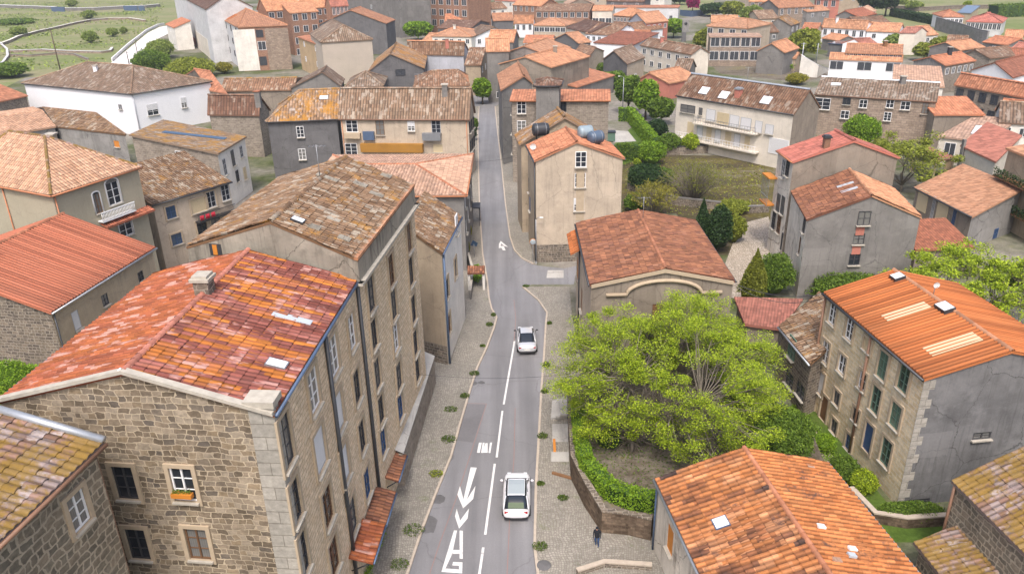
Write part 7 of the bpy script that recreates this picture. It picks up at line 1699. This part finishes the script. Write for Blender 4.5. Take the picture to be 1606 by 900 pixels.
# ------------------------------------------------------------------ person walking on the plaza
flat_mat('jacket', (0.018, 0.02, 0.026), .85, .2); flat_mat('jeans', (0.03, 0.06, 0.14), .85, .2); flat_mat('skin', (0.42, 0.25, 0.18), .6, .3); flat_mat('shoe', (0.02, 0.02, 0.02), .6, .3); flat_mat('hair', (0.02, 0.014, 0.01), .7, .3)
def person(label, px, py, H=1.5, rz=0.0):
    b = P(px, py, .12); r = thing('person', tuple(b), label, 'person', None, rz); S = H/1.75
    J = dict(pel=(0, 0, .95), waist=(0, 0, 1.10), chest=(0, .02, 1.32), neck=(0, .03, 1.50), hd=(0, .05, 1.60), top=(0, .055, 1.70),
        hl=(-.10, 0, .90), kl=(-.11, .10, .50), al=(-.11, .0, .09), tl=(-.12, .16, .04), hr=(.10, 0, .90), kr=(.11, .02, .50), ar=(.11, -.18, .12), tr=(.12, -.04, .04),
        sl=(-.19, .02, 1.42), el=(-.25, -.06, 1.15), wl=(-.24, .05, .92), pl=(-.235, .08, .86), sr=(.19, .02, 1.42), er=(.25, .02, 1.15), wr=(.23, .16, .95), pr=(.225, .20, .90))
    E_ = [('pel', 'waist'), ('waist', 'chest'), ('chest', 'neck'), ('neck', 'hd'), ('hd', 'top'), ('pel', 'hl'), ('hl', 'kl'), ('kl', 'al'), ('al', 'tl'), ('pel', 'hr'), ('hr', 'kr'), ('kr', 'ar'), ('ar', 'tr'), ('chest', 'sl'), ('sl', 'el'), ('el', 'wl'), ('wl', 'pl'), ('chest', 'sr'), ('sr', 'er'), ('er', 'wr'), ('wr', 'pr')]
    Rr = dict(pel=.15, waist=.145, chest=.165, neck=.06, hd=.10, top=.075, hl=.095, kl=.065, al=.045, tl=.04, hr=.095, kr=.065, ar=.045, tr=.04, sl=.07, el=.05, wl=.032, pl=.035, sr=.07, er=.05, wr=.032, pr=.035)
    for s_, sg in (('l', -1), ('r', 1)):
        p = np.array(J['p'+s_])
        for f in range(5):
            ff = [(-.012, .035), (.0, .05), (.01, .052), (.018, .045), (.022, .03)][f]; nm = 'f%d%s' % (f, s_)
            e = p+np.array([sg*.005, ff[0]*1.6+.02, -ff[1]-.01]); J[nm] = tuple(e); Rr[nm] = .0095; E_.append(('p'+s_, nm))
    ks = list(J); me = bpy.data.meshes.new('body'); me.from_pydata([tuple(S*c for c in J[k]) for k in ks], [(ks.index(a), ks.index(b_)) for a, b_ in E_], [])
    o = link('body', me, r); m = o.modifiers.new('skin', 'SKIN'); m.use_smooth_shade = True
    for k, v in zip(ks, me.skin_vertices[0].data): v.radius = (Rr[k]*S, Rr[k]*S*(.75 if k in ('chest', 'waist', 'pel') else 1)); v.use_root = (k == 'pel')
    o.modifiers.new('sub', 'SUBSURF').render_levels = 2
    n = N('person_cloth'); x, y, z = n.sep(n.obj())
    col = n.ramp(z, [(0, (0.02, 0.02, 0.02)), (.06, (0.03, 0.06, 0.14)), (.50*S, (0.018, 0.02, 0.026))], 'CONSTANT')
    n.t.nodes[-1]
    rmp = [q for q in n.t.nodes if q.type == 'VALTORGB'][0].color_ramp; rmp.elements[1].position = .07; rmp.elements[2].position = .88*S
    me.materials.append(n.done(col, .85, .2))
    h = MB(); h.shared(*ell((0, .045*S, 1.63*S), (.105*S, .12*S, .14*S))); h.build('hood', 'jacket', parent=r)
    f = MB(); f.shared(*ell((0, .105*S, 1.60*S), (.07*S, .065*S, .095*S))); f.build('face', 'skin', parent=r)
    f = MB(); f.tube([(0, .165*S, 1.61*S), (0, .188*S, 1.585*S)], [.012*S, .018*S], 6); f.build('nose', 'skin', parent=r)
    for sg in (-1, 1):
        f = MB(); f.shared(*ell((sg*.028*S, .158*S, 1.625*S), (.011*S, .008*S, .008*S), 8, 5)); f.build('eye', 'hair', parent=r)
    f = MB(); f.obox((-.022*S, .155*S, 1.55*S), (.044*S, 0, 0), (0, .012*S, 0), (0, 0, .01*S)); f.build('mouth', 'tail_red', parent=r)
    j = MB(); prof = [(.155*S, .84*S), (.17*S, .95*S), (.165*S, 1.1*S), (.185*S, 1.28*S), (.17*S, 1.42*S), (.09*S, 1.5*S)]; V = []
    for rr, z in prof: V += [(rr*1.12*math.cos(a), .01+rr*.82*math.sin(a), z) for a in np.linspace(0, 2*math.pi, 17)[:-1]]
    j.shared(V, [(i*16+k, i*16+(k+1) % 16, (i+1)*16+(k+1) % 16, (i+1)*16+k) for i in range(5) for k in range(16)], 0, True); j.build('jacket', 'jacket', parent=r)
person('person in a black hooded jacket and blue jeans walking on the plaza', 936, 856, 1.5, math.radians(160))

# ------------------------------------------------------------------ street furniture
def vtop(base, top):   # height of a vertical thing from its base and top pixel
    d = ray(*top); t = (base[:2] @ d[:2])/(d[:2] @ d[:2]); return CAMP[2]+t*d[2]-base[2]
def lamp(label, pb, pt, arm=(0.8, -.2), m='metal_grey', r_=.05):
    b = P(*pb, .0); h = vtop(b, pt); r = thing('street_lamp', tuple(b), label, 'street lamp'); mb = MB(); mb.tube([(0, 0, 0), (0, 0, h)], [r_*1.4, r_*.8], 8); mb.build('pole', m, parent=r)
    mb = MB(); mb.tube([(0, 0, h), (arm[0]*.5, arm[1]*.5, h+.25), (arm[0], arm[1], h+.28)], .03, 6); mb.build('arm', m, parent=r)
    mb = MB(); mb.shared(*ell((arm[0]*1.15, arm[1]*1.15, h+.26), (.26, .13, .08))); mb.build('lamp_head', 'paint_white', parent=r); mb = MB(); mb.tube([(0, 0, 0), (0, 0, .25)], .11, 8); mb.build('base', 'metal_grey', parent=r)
lamp('grey street lamp at the corner of the beige house and side street', (841, 414), (843, 344), (.5, -.2))
lamp('dark garden lamp post between the lime tree trunk and the hedge', (941, 700), (943, 655), (.3, .1), 'gutter_blue', .045)
lamp('tall thin lamp mast beside the stone block house', (976, 185), (976, 122), (-.8, 0), 'metal_grey', .08)
def pole(label, pb, pt, r_=.1, m='bark_brown', name='utility_pole', z=0.0):
    b = P(*pb, z); h = vtop(b, pt); r = thing(name, tuple(b), label, 'pole'); mb = MB(); mb.tube([(0, 0, 0), (0, 0, h)], [r_*1.2, r_*.8], 8); mb.build('post', m, parent=r)
    mb = MB(); mb.box((0, 0, h-.3), (1.4, .08, .08)); mb.build('crossarm', m, parent=r)
pole('wooden pole standing in the meadow above the white house', (96, 116), (85, 48), .16); pole('dark pole beside the white ramp', (218, 96), (213, 66), .14); pole('shorter dark pole left of the ramp pole', (204, 108), (199, 81), .14)
pole('white mast next to the big round lime tree', (1255, 115), (1259, 67), .12, 'gutter_zinc', 'mast'); pole('grey mast between the lime tree and terrace', (1279, 104), (1284, 68), .12, 'metal_grey', 'mast')
pole('grey flag mast in front of the brick apartment block', (719, 44), (719, -10), .25, 'gutter_zinc', 'mast')
def wire(label, a, b, sag=.4, rad=.02):
    m_ = (np.array(a)+np.array(b))/2; pts = [np.array(a)*(1-t)+np.array(b)*t-np.array([0, 0, sag*4*t*(1-t)]) for t in np.linspace(0, 1, 13)]
    mb = MB(); mb.tube(pts, rad, 4, caps=False); o = mb.build('overhead_cable', 'metal_black', loc=tuple(m_)); tag(o, label, 'cable')
wire('black overhead cable from the chapel eave to the stone house', P(1155, 446, 8.6), P(1291, 462, 9.0), .5, .03); wire('second pale cable just below the first chapel cable', P(1154, 449, 8.4), P(1290, 468, 8.6), .8, .025)
a = np.array(P(700, 660, 7)); wire('thin cable crossing the road below the dashed line', np.array([-6.9, 46.5, 6.5]), np.array([4.4, 50.0, 4.2]), .4, .012); wire('thin cable crossing the upper street by the beige house', np.array([-5.2, 100, 7.0]), np.array([2.2, 98, 8.5]), .4, .015)
# traffic mirror
b = P(836, 412, .12); r = thing('traffic_mirror', tuple(b), 'round convex traffic mirror on a post at the side street corner', 'mirror'); mb = MB(); mb.tube([(0, 0, 0), (0, 0, 2.4)], .035, 6); mb.build('post', 'metal_grey', parent=r)
mb = MB(); mb.shared(*ell((0, -.08, 2.5), (.34, .06, .34))); mb.build('mirror_glass', 'car_roofglass', parent=r); mb = MB(); mb.shared(*ell((0, -.04, 2.5), (.39, .05, .39))); mb.build('mirror_rim', 'orange_paint', parent=r)
# manhole
b = P(853, 886, .122); mb = MB(); mb.lathe((0, 0, 0), [(.42, 0), (.42, .012), (.36, .02)], 24); o = mb.build('manhole_cover', 'con_dark', loc=(0, 0, 0)); o.location = tuple(b); tag(o, 'round blue grey manhole cover set in the bottom of the right pavement', 'manhole cover')
b = P(743, 601, .01); mb = MB(); mb.lathe((0, 0, 0), [(.3, 0), (.3, .008), (.26, .012)], 20); o = mb.build('manhole_cover', 'con_dark'); o.location = tuple(b); tag(o, 'small dark drain cover in the road by the left kerb', 'manhole cover')
# canopies and boxes along the foot of the stone building
p0, q0 = B1.edges['R']; uR = (q0-p0)/np.linalg.norm((q0-p0)[:2]); uR[2] = 0; nR = np.array([uR[1], -uR[0], 0])
def canopy(label, px0, px1, out, drop, m, geo=True):
    a = on_plane(*px0, p0, uR); b = on_plane(*px1, p0, uR); z = (a[2]+b[2])/2; a[2] = z; b[2] = z
    c = (a+b)/2; r = thing('canopy', tuple(c), label, 'canopy'); poly = [a+nR*out-np.array([0, 0, drop]), b+nR*out-np.array([0, 0, drop]), b+nR*.02, a+nR*.02]
    mb = MB(); slab(mb, poly, .08); roof_plane(mb, poly, .28, .42, geo, amp=.05); mb.build('roof', m, parent=r, loc=tuple(c))
    mb = MB(); mb.tube([a+nR*(out+.05)-np.array([0, 0, drop+.05]), b+nR*(out+.05)-np.array([0, 0, drop+.05])], .06, 6); mb.build('gutter', 'gutter_blue', parent=r, loc=tuple(c))
    for e, s_ in ((a, 1), (b, -1)):
        mb = MB(); mb.tube([e+uR*.15*s_+nR*.05-np.array([0, 0, drop+.7]), e+uR*.15*s_+nR*(out-.15)-np.array([0, 0, drop+.12])], .04, 6); mb.build('bracket', 'metal_black', parent=r, loc=tuple(c))
canopy('orange and white striped canopy at the foot of the stone building, nearest', (546, 873), (568, 814), 1.3, .35, 'roof_patch_pale')
canopy('dark brown stepped tile canopy just beyond the striped one', (570, 812), (590, 768), 1.2, .35, 'roof_brick'); canopy('brown tile canopy farthest along the stone building', (599, 744), (614, 709), 1.0, .35, 'roof_brick')
a = on_plane(612, 705, p0, uR); b = on_plane(668, 590, p0, uR); zt = 3.0
r = thing('concrete_ledge', tuple((a+b)/2*np.array([1, 1, 0])+np.array([0, 0, .1])), 'long sloping concrete ledge along the foot of the stone building', 'ledge'); mb = MB(); mb.obox(np.array([a[0], a[1], .1])+nR*.03, (b-a)*np.array([1, 1, 0]), nR*.75, [0, 0, 2.5]); mb.build('wall', 'stone_grey', parent=r, loc=tuple(r.location)); 
mb = MB(); mb.face([np.array([a[0], a[1], 2.7])+nR*.85, np.array([b[0], b[1], 2.7])+nR*.85, np.array([b[0], b[1], 3.1])+nR*.02, np.array([a[0], a[1], 3.1])+nR*.02]); mb.face([np.array([a[0], a[1], 2.605])+nR*.85, np.array([b[0], b[1], 2.605])+nR*.85, np.array([b[0], b[1], 2.7])+nR*.85, np.array([a[0], a[1], 2.7])+nR*.85]); mb.build('coping', 'slab_pale', parent=r, loc=tuple(r.location))
# white garage shutter under the canopies
# water tanks on the beige roof, dishes, boxes
flat_mat('tank_black', (0.03, 0.033, 0.04), .5, .4); flat_mat('tank_grey', (0.22, 0.28, 0.32), .35, .5); flat_mat('tank_blue', (0.07, 0.10, 0.15), .4, .5)
def tank(label, hs, k, u, v, rad, ln, m, az, name='water_tank'):
    q, e, s_, n = roof_hit(hs, k, u, v); r = thing(name, tuple(q), label, 'water tank'); d = np.array([math.cos(az), math.sin(az), 0]); c = np.array([0, 0, rad+.05])
    mb = MB(); pr = [(-1.0, .35), (-.92, .75), (-.8, .95), (-.6, 1.0), (-.2, 1.0), (.2, 1.0), (.6, 1.0), (.8, .95), (.92, .75), (1.0, .35)]
    mb.tube([c+d*ln/2*t for t, _ in pr], [rad*x for _, x in pr], 16); mb.build('tank_shell', m, parent=r)
    for t in (-.5, .5):
        mb = MB(); mb.tube([c+d*ln/2*(t-.02), c+d*ln/2*(t+.02)], rad*1.03, 16); mb.build('strap', 'metal_grey', parent=r)
        mb = MB(); mb.obox(d*ln/2*t-np.array([.06, .3*rad, .35]), (.12, 0, 0), (0, .6*rad, 0), (0, 0, .6)); mb.build('cradle', 'metal_black', parent=r)
tank('black ribbed water tank behind the left slope of the beige house', BE, 'L', 848, 214, .75, 2.0, 'tank_black', .2); tank('pale grey water tank on the ridge of the beige house', BE, 'R', 918, 218, .72, 1.7, 'tank_grey', .3); tank('dark blue water tank in front of the grey tank', BE, 'R', 934, 226, .7, 1.8, 'tank_blue', .5)
def dish(label, pos, m='paint_white', s=.5):
    r = thing('satellite_dish', tuple(pos), label, 'satellite dish'); mb = MB(); mb.tube([(0, 0, -.3), (0, 0, .5)], .03, 6); mb.build('mast', 'metal_grey', parent=r)
    mb = MB(); V = []; F = []
    for i in range(5):
        for j in range(16): a = 2*math.pi*j/16; rr = s*i/4; V.append((rr*math.cos(a), -.1-.25*s*(i/4)**2, .6+rr*math.sin(a)*.95))
    for i in range(4):
        for j in range(16): F.append((i*16+j, i*16+(j+1) % 16, (i+1)*16+(j+1) % 16, (i+1)*16+j))
    mb.shared(V, F, 0, True); mb.build('reflector', m, parent=r); mb = MB(); mb.tube([(0, -.1, .35), (0, -.55*s-.2, .6)], .015, 5); mb.build('feed_arm', 'metal_black', parent=r)
dish('white satellite dish on the left verge of the beige house roof', roof_hit(BE, 'L', 836, 238)[0], s=.35); dish('small white dish behind the ridge of the yellow stone house', RS.r0*.62+RS.r1*.38+np.array([.3, .5, .1]), s=.22)
dish('blue white dish on the red roof by the cream flared house', P(1533, 76, 4.5), s=1.2) if False else None
# bins, totem, pergola
b = P(956, 222, 0); r = thing('wheelie_bin', tuple(b), 'dark green bin beside the patio hedge', 'bin'); mb = MB(); mb.obox((-.9, -.6, .15), (1.8, 0, 0), (0, 1.2, 0), (0, 0, 1.5)); mb.build('bin_body', 'green_frame', parent=r); mb = MB(); mb.obox((-1.0, -.7, 1.66), (2.0, 0, 0), (0, 1.4, 0), (.0, 0, .18)); mb.build('lid', 'tank_black', parent=r)
b = P(1072, 66, 0); h = vtop(b, (1075, 32)); r = thing('sign_totem', tuple(b), 'tall grey sign totem beside the round green tree', 'sign'); mb = MB(); mb.box((0, 0, h*.22), (1.4, .5, h*.44)); mb.build('post', 'con_dark', parent=r); mb = MB(); mb.box((0.3, 0, h*.72), (2.2, .6, h*.56)); mb.build('sign_panel', 'con_grey', parent=r); mb = MB(); mb.lathe((0, 0, 0), [(.5, 0), (.5, .1)], 16); o = mb.build('emblem', 'metal_black', parent=r); o.rotation_euler = (math.pi/2, 0, 0); o.location = (.3, -.3, h*.85)
q = [P(1433, 236, 3.4), P(1468, 256, 3.0), P(1498, 247, 3.0), P(1452, 229, 3.6)]; c = sum(q)/4; r = thing('pergola', (c[0], c[1], 0), 'open porch with pinkish tiled roof on posts beside the olive tree', 'porch')
for p in q: p[2] = 3.1 if p is not q[0] and p is not q[3] else 3.6
mb = MB(); slab(mb, [q[1], q[2], q[3], q[0]], .15); roof_plane(mb, [q[1], q[2], q[3], q[0]], .4, .6); mb.build('roof', 'far_rose', parent=r, loc=(c[0], c[1], 0))
for p in q: mb = MB(); pp = p*.94+c*.06; mb.obox((pp[0]-.13, pp[1]-.13, 0), (.26, 0, 0), (0, .26, 0), (0, 0, 3.0)); mb.build('post', 'pl_tan', parent=r, loc=(c[0], c[1], 0))
mb = MB(); e = (q[2]-q[1]); mb.obox(np.array([q[1][0], q[1][1], 0])*.9+np.array([c[0], c[1], 0])*.1+e*.55, e*.4, np.array([0, .1, 0]), [0, 0, 2.9]); mb.build('back_wall', 'pl_yellow', parent=r, loc=(c[0], c[1], 0))
# rusty orange bay balcony on the tall rose roofed house
p, q_ = PK.edges['L']; u_ = (q_-p)/np.linalg.norm((q_-p)[:2]); u_[2] = 0; n_ = np.array([u_[1], -u_[0], 0]); a = on_plane(1216, 316, p, u_)
mb = MB(); o_ = np.array([a[0], a[1], a[2]-.6])-u_*.2; mb.obox(o_, -u_*2.3, n_*.95, [0, 0, .16]); bo = part(mb, 'balcony', 'orange_paint', PK.root); mb = MB(); mb.obox(o_+np.array([0, 0, 3.1]), -u_*2.3, n_*.95, [0, 0, .16]); part(mb, 'balcony_roof', 'orange_paint', PK.root)
mb = MB()
for i in range(6): mb.obox(o_-u_*(i*.44)+n_*.85, -u_*.05, n_*.05, [0, 0, 3.1])
mb.obox(o_+n_*.85+np.array([0, 0, 1.0]), -u_*2.3, n_*.06, [0, 0, .07]); mb.build('railing', 'metal_grey', parent=bo, loc=PK.base)
# balcony planters of the right edge apartments
for k, zz in enumerate((7.2, 3.9)):
    p, q_ = AB.edges['F']; u_ = (q_-p)/np.linalg.norm((q_-p)[:2]); u_[2] = 0; n_ = np.array([u_[1], -u_[0], 0]); mb = MB(); mb.obox(np.array([p[0], p[1], zz-1.4])+n_*.02, u_*12, n_*1.2, [0, 0, .2]); bo = part(mb, 'balcony', 'wood_brown', AB.root)
    C = np.array([p[0], p[1], zz-1.2])+n_*1.15+RNG.random((1500, 1))*u_*12+RNG.normal(0, .1, (1500, 3))+np.array([0, 0, 1.0])*RNG.random((1500, 1)); V, UV = leaf_quads(C-np.array(AB.base), .2); o = bpy.data.objects.new('balcony_plants', mesh_quads('balcony_plants', V, UV, 'leaf_dark')); COL.objects.link(o); o.parent = bo
# street garden left: dark awning, blue sign, little gate roof
b = P(742, 352, 0); r = thing('awning', (b[0], b[1], .12), 'dark flat awning over the terrace of the low grey house', 'awning'); mb = MB(); mb.box((0, 0, 2.4), (2.0, 2.2, .12)); mb.build('cover', 'gutter_dark', parent=r)
for sx in (-.9, .9):
    for sy in (-1, 1): mb = MB(); mb.tube([(sx, sy, 0), (sx, sy, 2.35)], .04, 6); mb.build('post', 'metal_black', parent=r)
b = P(744, 402, .12); r = thing('street_sign', tuple(b), 'blue arrow sign on a post in the street garden', 'sign'); mb = MB(); mb.tube([(0, 0, 0), (0, 0, 1.5)], .035, 6); mb.build('post', 'metal_grey', parent=r); mb = MB(); mb.shared([(-.42, 0, 1.35), (.3, 0, 1.2), (.45, 0, 1.6), (-.1, 0, 2.0), (-.42, .04, 1.35), (.3, .04, 1.2), (.45, .04, 1.6), (-.1, .04, 2.0)], [(0, 1, 2, 3), (7, 6, 5, 4), (0, 4, 5, 1), (1, 5, 6, 2), (2, 6, 7, 3), (3, 7, 4, 0)], 0, False); mb.build('sign_panel', 'glass_blue', parent=r)
b = P(748, 452, .12); r = thing('gate_roof', tuple(b), 'little brown tiled gate roof at the narrowing of the pavement', 'gate'); mb = MB(); pl_ = [(-.9, -.6, 1.9), (.9, -.6, 1.9), (.9, .5, 2.3), (-.9, .5, 2.3)]; slab(mb, pl_, .08); roof_plane(mb, pl_, .25, .4, True); mb.build('roof', 'roof_brick', parent=r)
for sx in (-.75, .75): mb = MB(); mb.box((sx, 0, .95), (.25, .9, 1.9)); mb.build('pier', 'pl_offwhite', parent=r)
wall_line('garden_wall', pz([(735, 410), (742, 436), (738, 470)], .1), 1.0, .2, 'con_mid', 'cap_stone', 'curved low grey wall of the street garden', z0=.1)
# wooden beams lying on the right pavement, yellow flowers
for (a_, b_, lb) in (((869, 690), (870, 709), 'yellow wooden post lying beside the paving slabs'), ((866, 742), (897, 751), 'brown timber beam lying across the cobbles by the garden wall')):
    pa, pb_ = P(*a_, .12), P(*b_, .12); mb = MB(); d = pb_-pa; d /= np.linalg.norm(d); n = np.array([-d[1], d[0], 0])*.09; mb.obox(pa-n, pb_-pa, n*2, [0, 0, .14]); o = mb.build('timber_beam', 'orange_paint' if 'yellow' in lb else 'wood_brown', loc=tuple((pa+pb_)/2)); tag(o, lb, 'beam')
# red laundry on the balcony
p, q_ = B5.edges['F']; u_ = (q_-p)/np.linalg.norm((q_-p)[:2]); u_[2] = 0; n_ = np.array([u_[1], -u_[0], 0]); a = on_plane(306, 336, p, u_)
flat_mat('cloth_red', (0.42, 0.03, 0.05), .9, .1)
for i in range(3):
    mb = MB(); o_ = a+n_*.84+u_*(i*.75)+np.array([0, 0, -.1]); nx = 6
    V = [o_+u_*(.55*j/nx)+n_*(.03*math.sin(j*1.7))+np.array([0, 0, -k*.28]) for k in range(3) for j in range(nx+1)]
    mb.shared(V, [(k*(nx+1)+j, k*(nx+1)+j+1, (k+1)*(nx+1)+j+1, (k+1)*(nx+1)+j) for k in range(2) for j in range(nx)], 0, True); o = mb.build('laundry', 'cloth_red', loc=tuple(o_)); m_ = o.modifiers.new('thick', 'SOLIDIFY'); m_.thickness = .012; tag(o, 'red cloth hung over the dark balcony railing', 'laundry', 'red laundry on the balcony')

facade_box(B2, 'F', 331, 400, 346, 383, .03, 'gutter_dark', 'loft_hatch'); facade_box(B2, 'F', 336, 399, 340, 384, .06, 'orange_paint', 'shutter')

# chimneys and aerials on the farther roofs
def ch_at(key, k, t, f, sx, hgt, m, cm='cap_stone'):
    hs = [h_ for l_, h_ in HOUSES.items() if l_.startswith(key)][0]; pl_ = hs.planes[k]; q = pl_[0]*(1-t)+pl_[1]*t; q2 = pl_[-1]*(1-t)+pl_[2 if len(pl_) > 3 else -1]*t; c = q*(1-f)+q2*f
    mb = MB(); mb.box((c[0], c[1], c[2]+hgt/2-.5), (sx, sx, hgt+1.0)); o = part(mb, 'chimney', m, hs.root); mb = MB(); mb.box((c[0], c[1], c[2]+hgt+.08), (sx+.25, sx+.25, .14)); mb.build('chimney_cap', cm, parent=o, loc=hs.base)
for a in (('block stone house with brown', 'F', .97, .7, .9, 1.6, 'con_mid', 'far_orange'), ('grey gabled stone house with plain salmon', 'R', .55, .9, .8, 1.6, 'tank_black'), ('raised salmon clerestory', 'F', .68, .8, .7, 1.2, 'wood_brown'), ('large white house with pale', 'F', .45, .7, .7, 1.0, 'pl_white'),
          ('long cream two storey', 'F', .3, .8, .8, 1.2, 'pl_red'), ('beige house with balconies', 'F', .8, .85, .8, 1.2, 'con_mid'), ('pale salmon hip roofed', 'F', .5, .8, .7, 1.1, 'pl_offwhite'), ('white villa with wavy', 'F', .3, .8, .7, 1.1, 'pl_white'), ('brown gabled street house', 'R', .6, .8, .8, 1.2, 'con_brown'),
          ('house with long ribbed brown', 'F', .7, .8, .8, 1.2, 'pl_red'), ('long grey stone house', 'F', .7, .85, .8, 1.2, 'con_mid'), ('large stone house with arched', 'F', .5, .85, .9, 1.4, 'con_mid'), ('khaki house with pale', 'R', .6, .5, .8, 1.2, 'pl_khaki'), ('house with ribbed bright red', 'F', .25, .9, .7, 1.0, 'stone_dark'),
          ('row house with salmon roof', 'F', .55, .8, 1.2, 1.6, 'skylight_white'), ('cottage', 'F', .5, .8, .6, 1.0, 'con_mid')):
    try: ch_at(*a)
    except (IndexError, KeyError): pass
def aerial(label, key, t, h_=2.2):
    hs = [h for l_, h in HOUSES.items() if l_.startswith(key)][0]; p = hs.r0*(1-t)+hs.r1*t; r = thing('tv_aerial', tuple(p), label, 'aerial'); mb = MB(); mb.tube([(0, 0, -.1), (0, 0, h_)], .025, 5); mb.build('mast', 'metal_grey', parent=r)
    mb = MB(); mb.tube([(-.5, 0, h_-.1), (.6, 0, h_-.1)], .015, 4); mb.build('boom', 'metal_grey', parent=r)
    for i in range(5): mb = MB(); mb.tube([(-.45+i*.24, -.3, h_-.1), (-.45+i*.24, .3, h_-.1)], .011, 4); mb.build('element', 'metal_grey', parent=r)
aerial('thin tv aerial on the ridge of the cream apartments', 'long cream apartment', .5); aerial('thin tv aerial on the ridge of the parapet building', 'tall stone building with grey', .6); aerial('thin tv aerial on the chapel roof ridge', 'chapel like', .8); aerial('thin tv aerial on the beige balcony house ridge', 'beige house with balconies', .6)
# flower box under the white window of the front gable
p, q_ = B1.edges['F']; u_ = (q_-p)/np.linalg.norm((q_-p)[:2]); u_[2] = 0; n_ = np.array([u_[1], -u_[0], 0]); a = on_plane(289, 776, p, u_)
mb = MB(); mb.obox(a-u_*.45+n_*.02, u_*.9, n_*.24, [0, 0, .2]); fb = mb.build('flower_box', 'orange_paint', loc=tuple(a)); tag(fb, 'orange flower box on the sill of the white framed gable window', 'flower box')
C = np.array([[random.uniform(-.42, .42), 0, random.uniform(.16, .36)] for _ in range(260)]); C = a+C[:, :1]*u_+n_*(.14+RNG.normal(0, .05, (260, 1)))+np.array([0, 0, 1.0])*C[:, 2:]; V, UV = leaf_quads(C-a, .06); o = bpy.data.objects.new('flowers', mesh_quads('flowers', V, UV, 'leaf_green')); COL.objects.link(o); o.parent = fb

# ------------------------------------------------------------------ air
mb = MB(); mb.obox((-1400, -70, -1.0), (2800, 0, 0), (0, 2800, 0), (0, 0, 60)); hz = mb.build('haze', 'gutter_dark'); hz.data.materials.clear()
hm = bpy.data.materials.new('haze_air'); hm.use_nodes = True; ht = hm.node_tree; ht.nodes.clear()
ho = ht.nodes.new('ShaderNodeOutputMaterial'); hv = ht.nodes.new('ShaderNodeVolumePrincipled'); hv.inputs['Color'].default_value = (0.86, 0.89, 0.95, 1); hv.inputs['Density'].default_value = 0.00026; hv.inputs['Anisotropy'].default_value = 0.3
ht.links.new(hv.outputs[0], ho.inputs['Volume']); hz.data.materials.append(hm); tag(hz, 'thin pale haze hanging over the whole town', 'haze', kind='stuff')
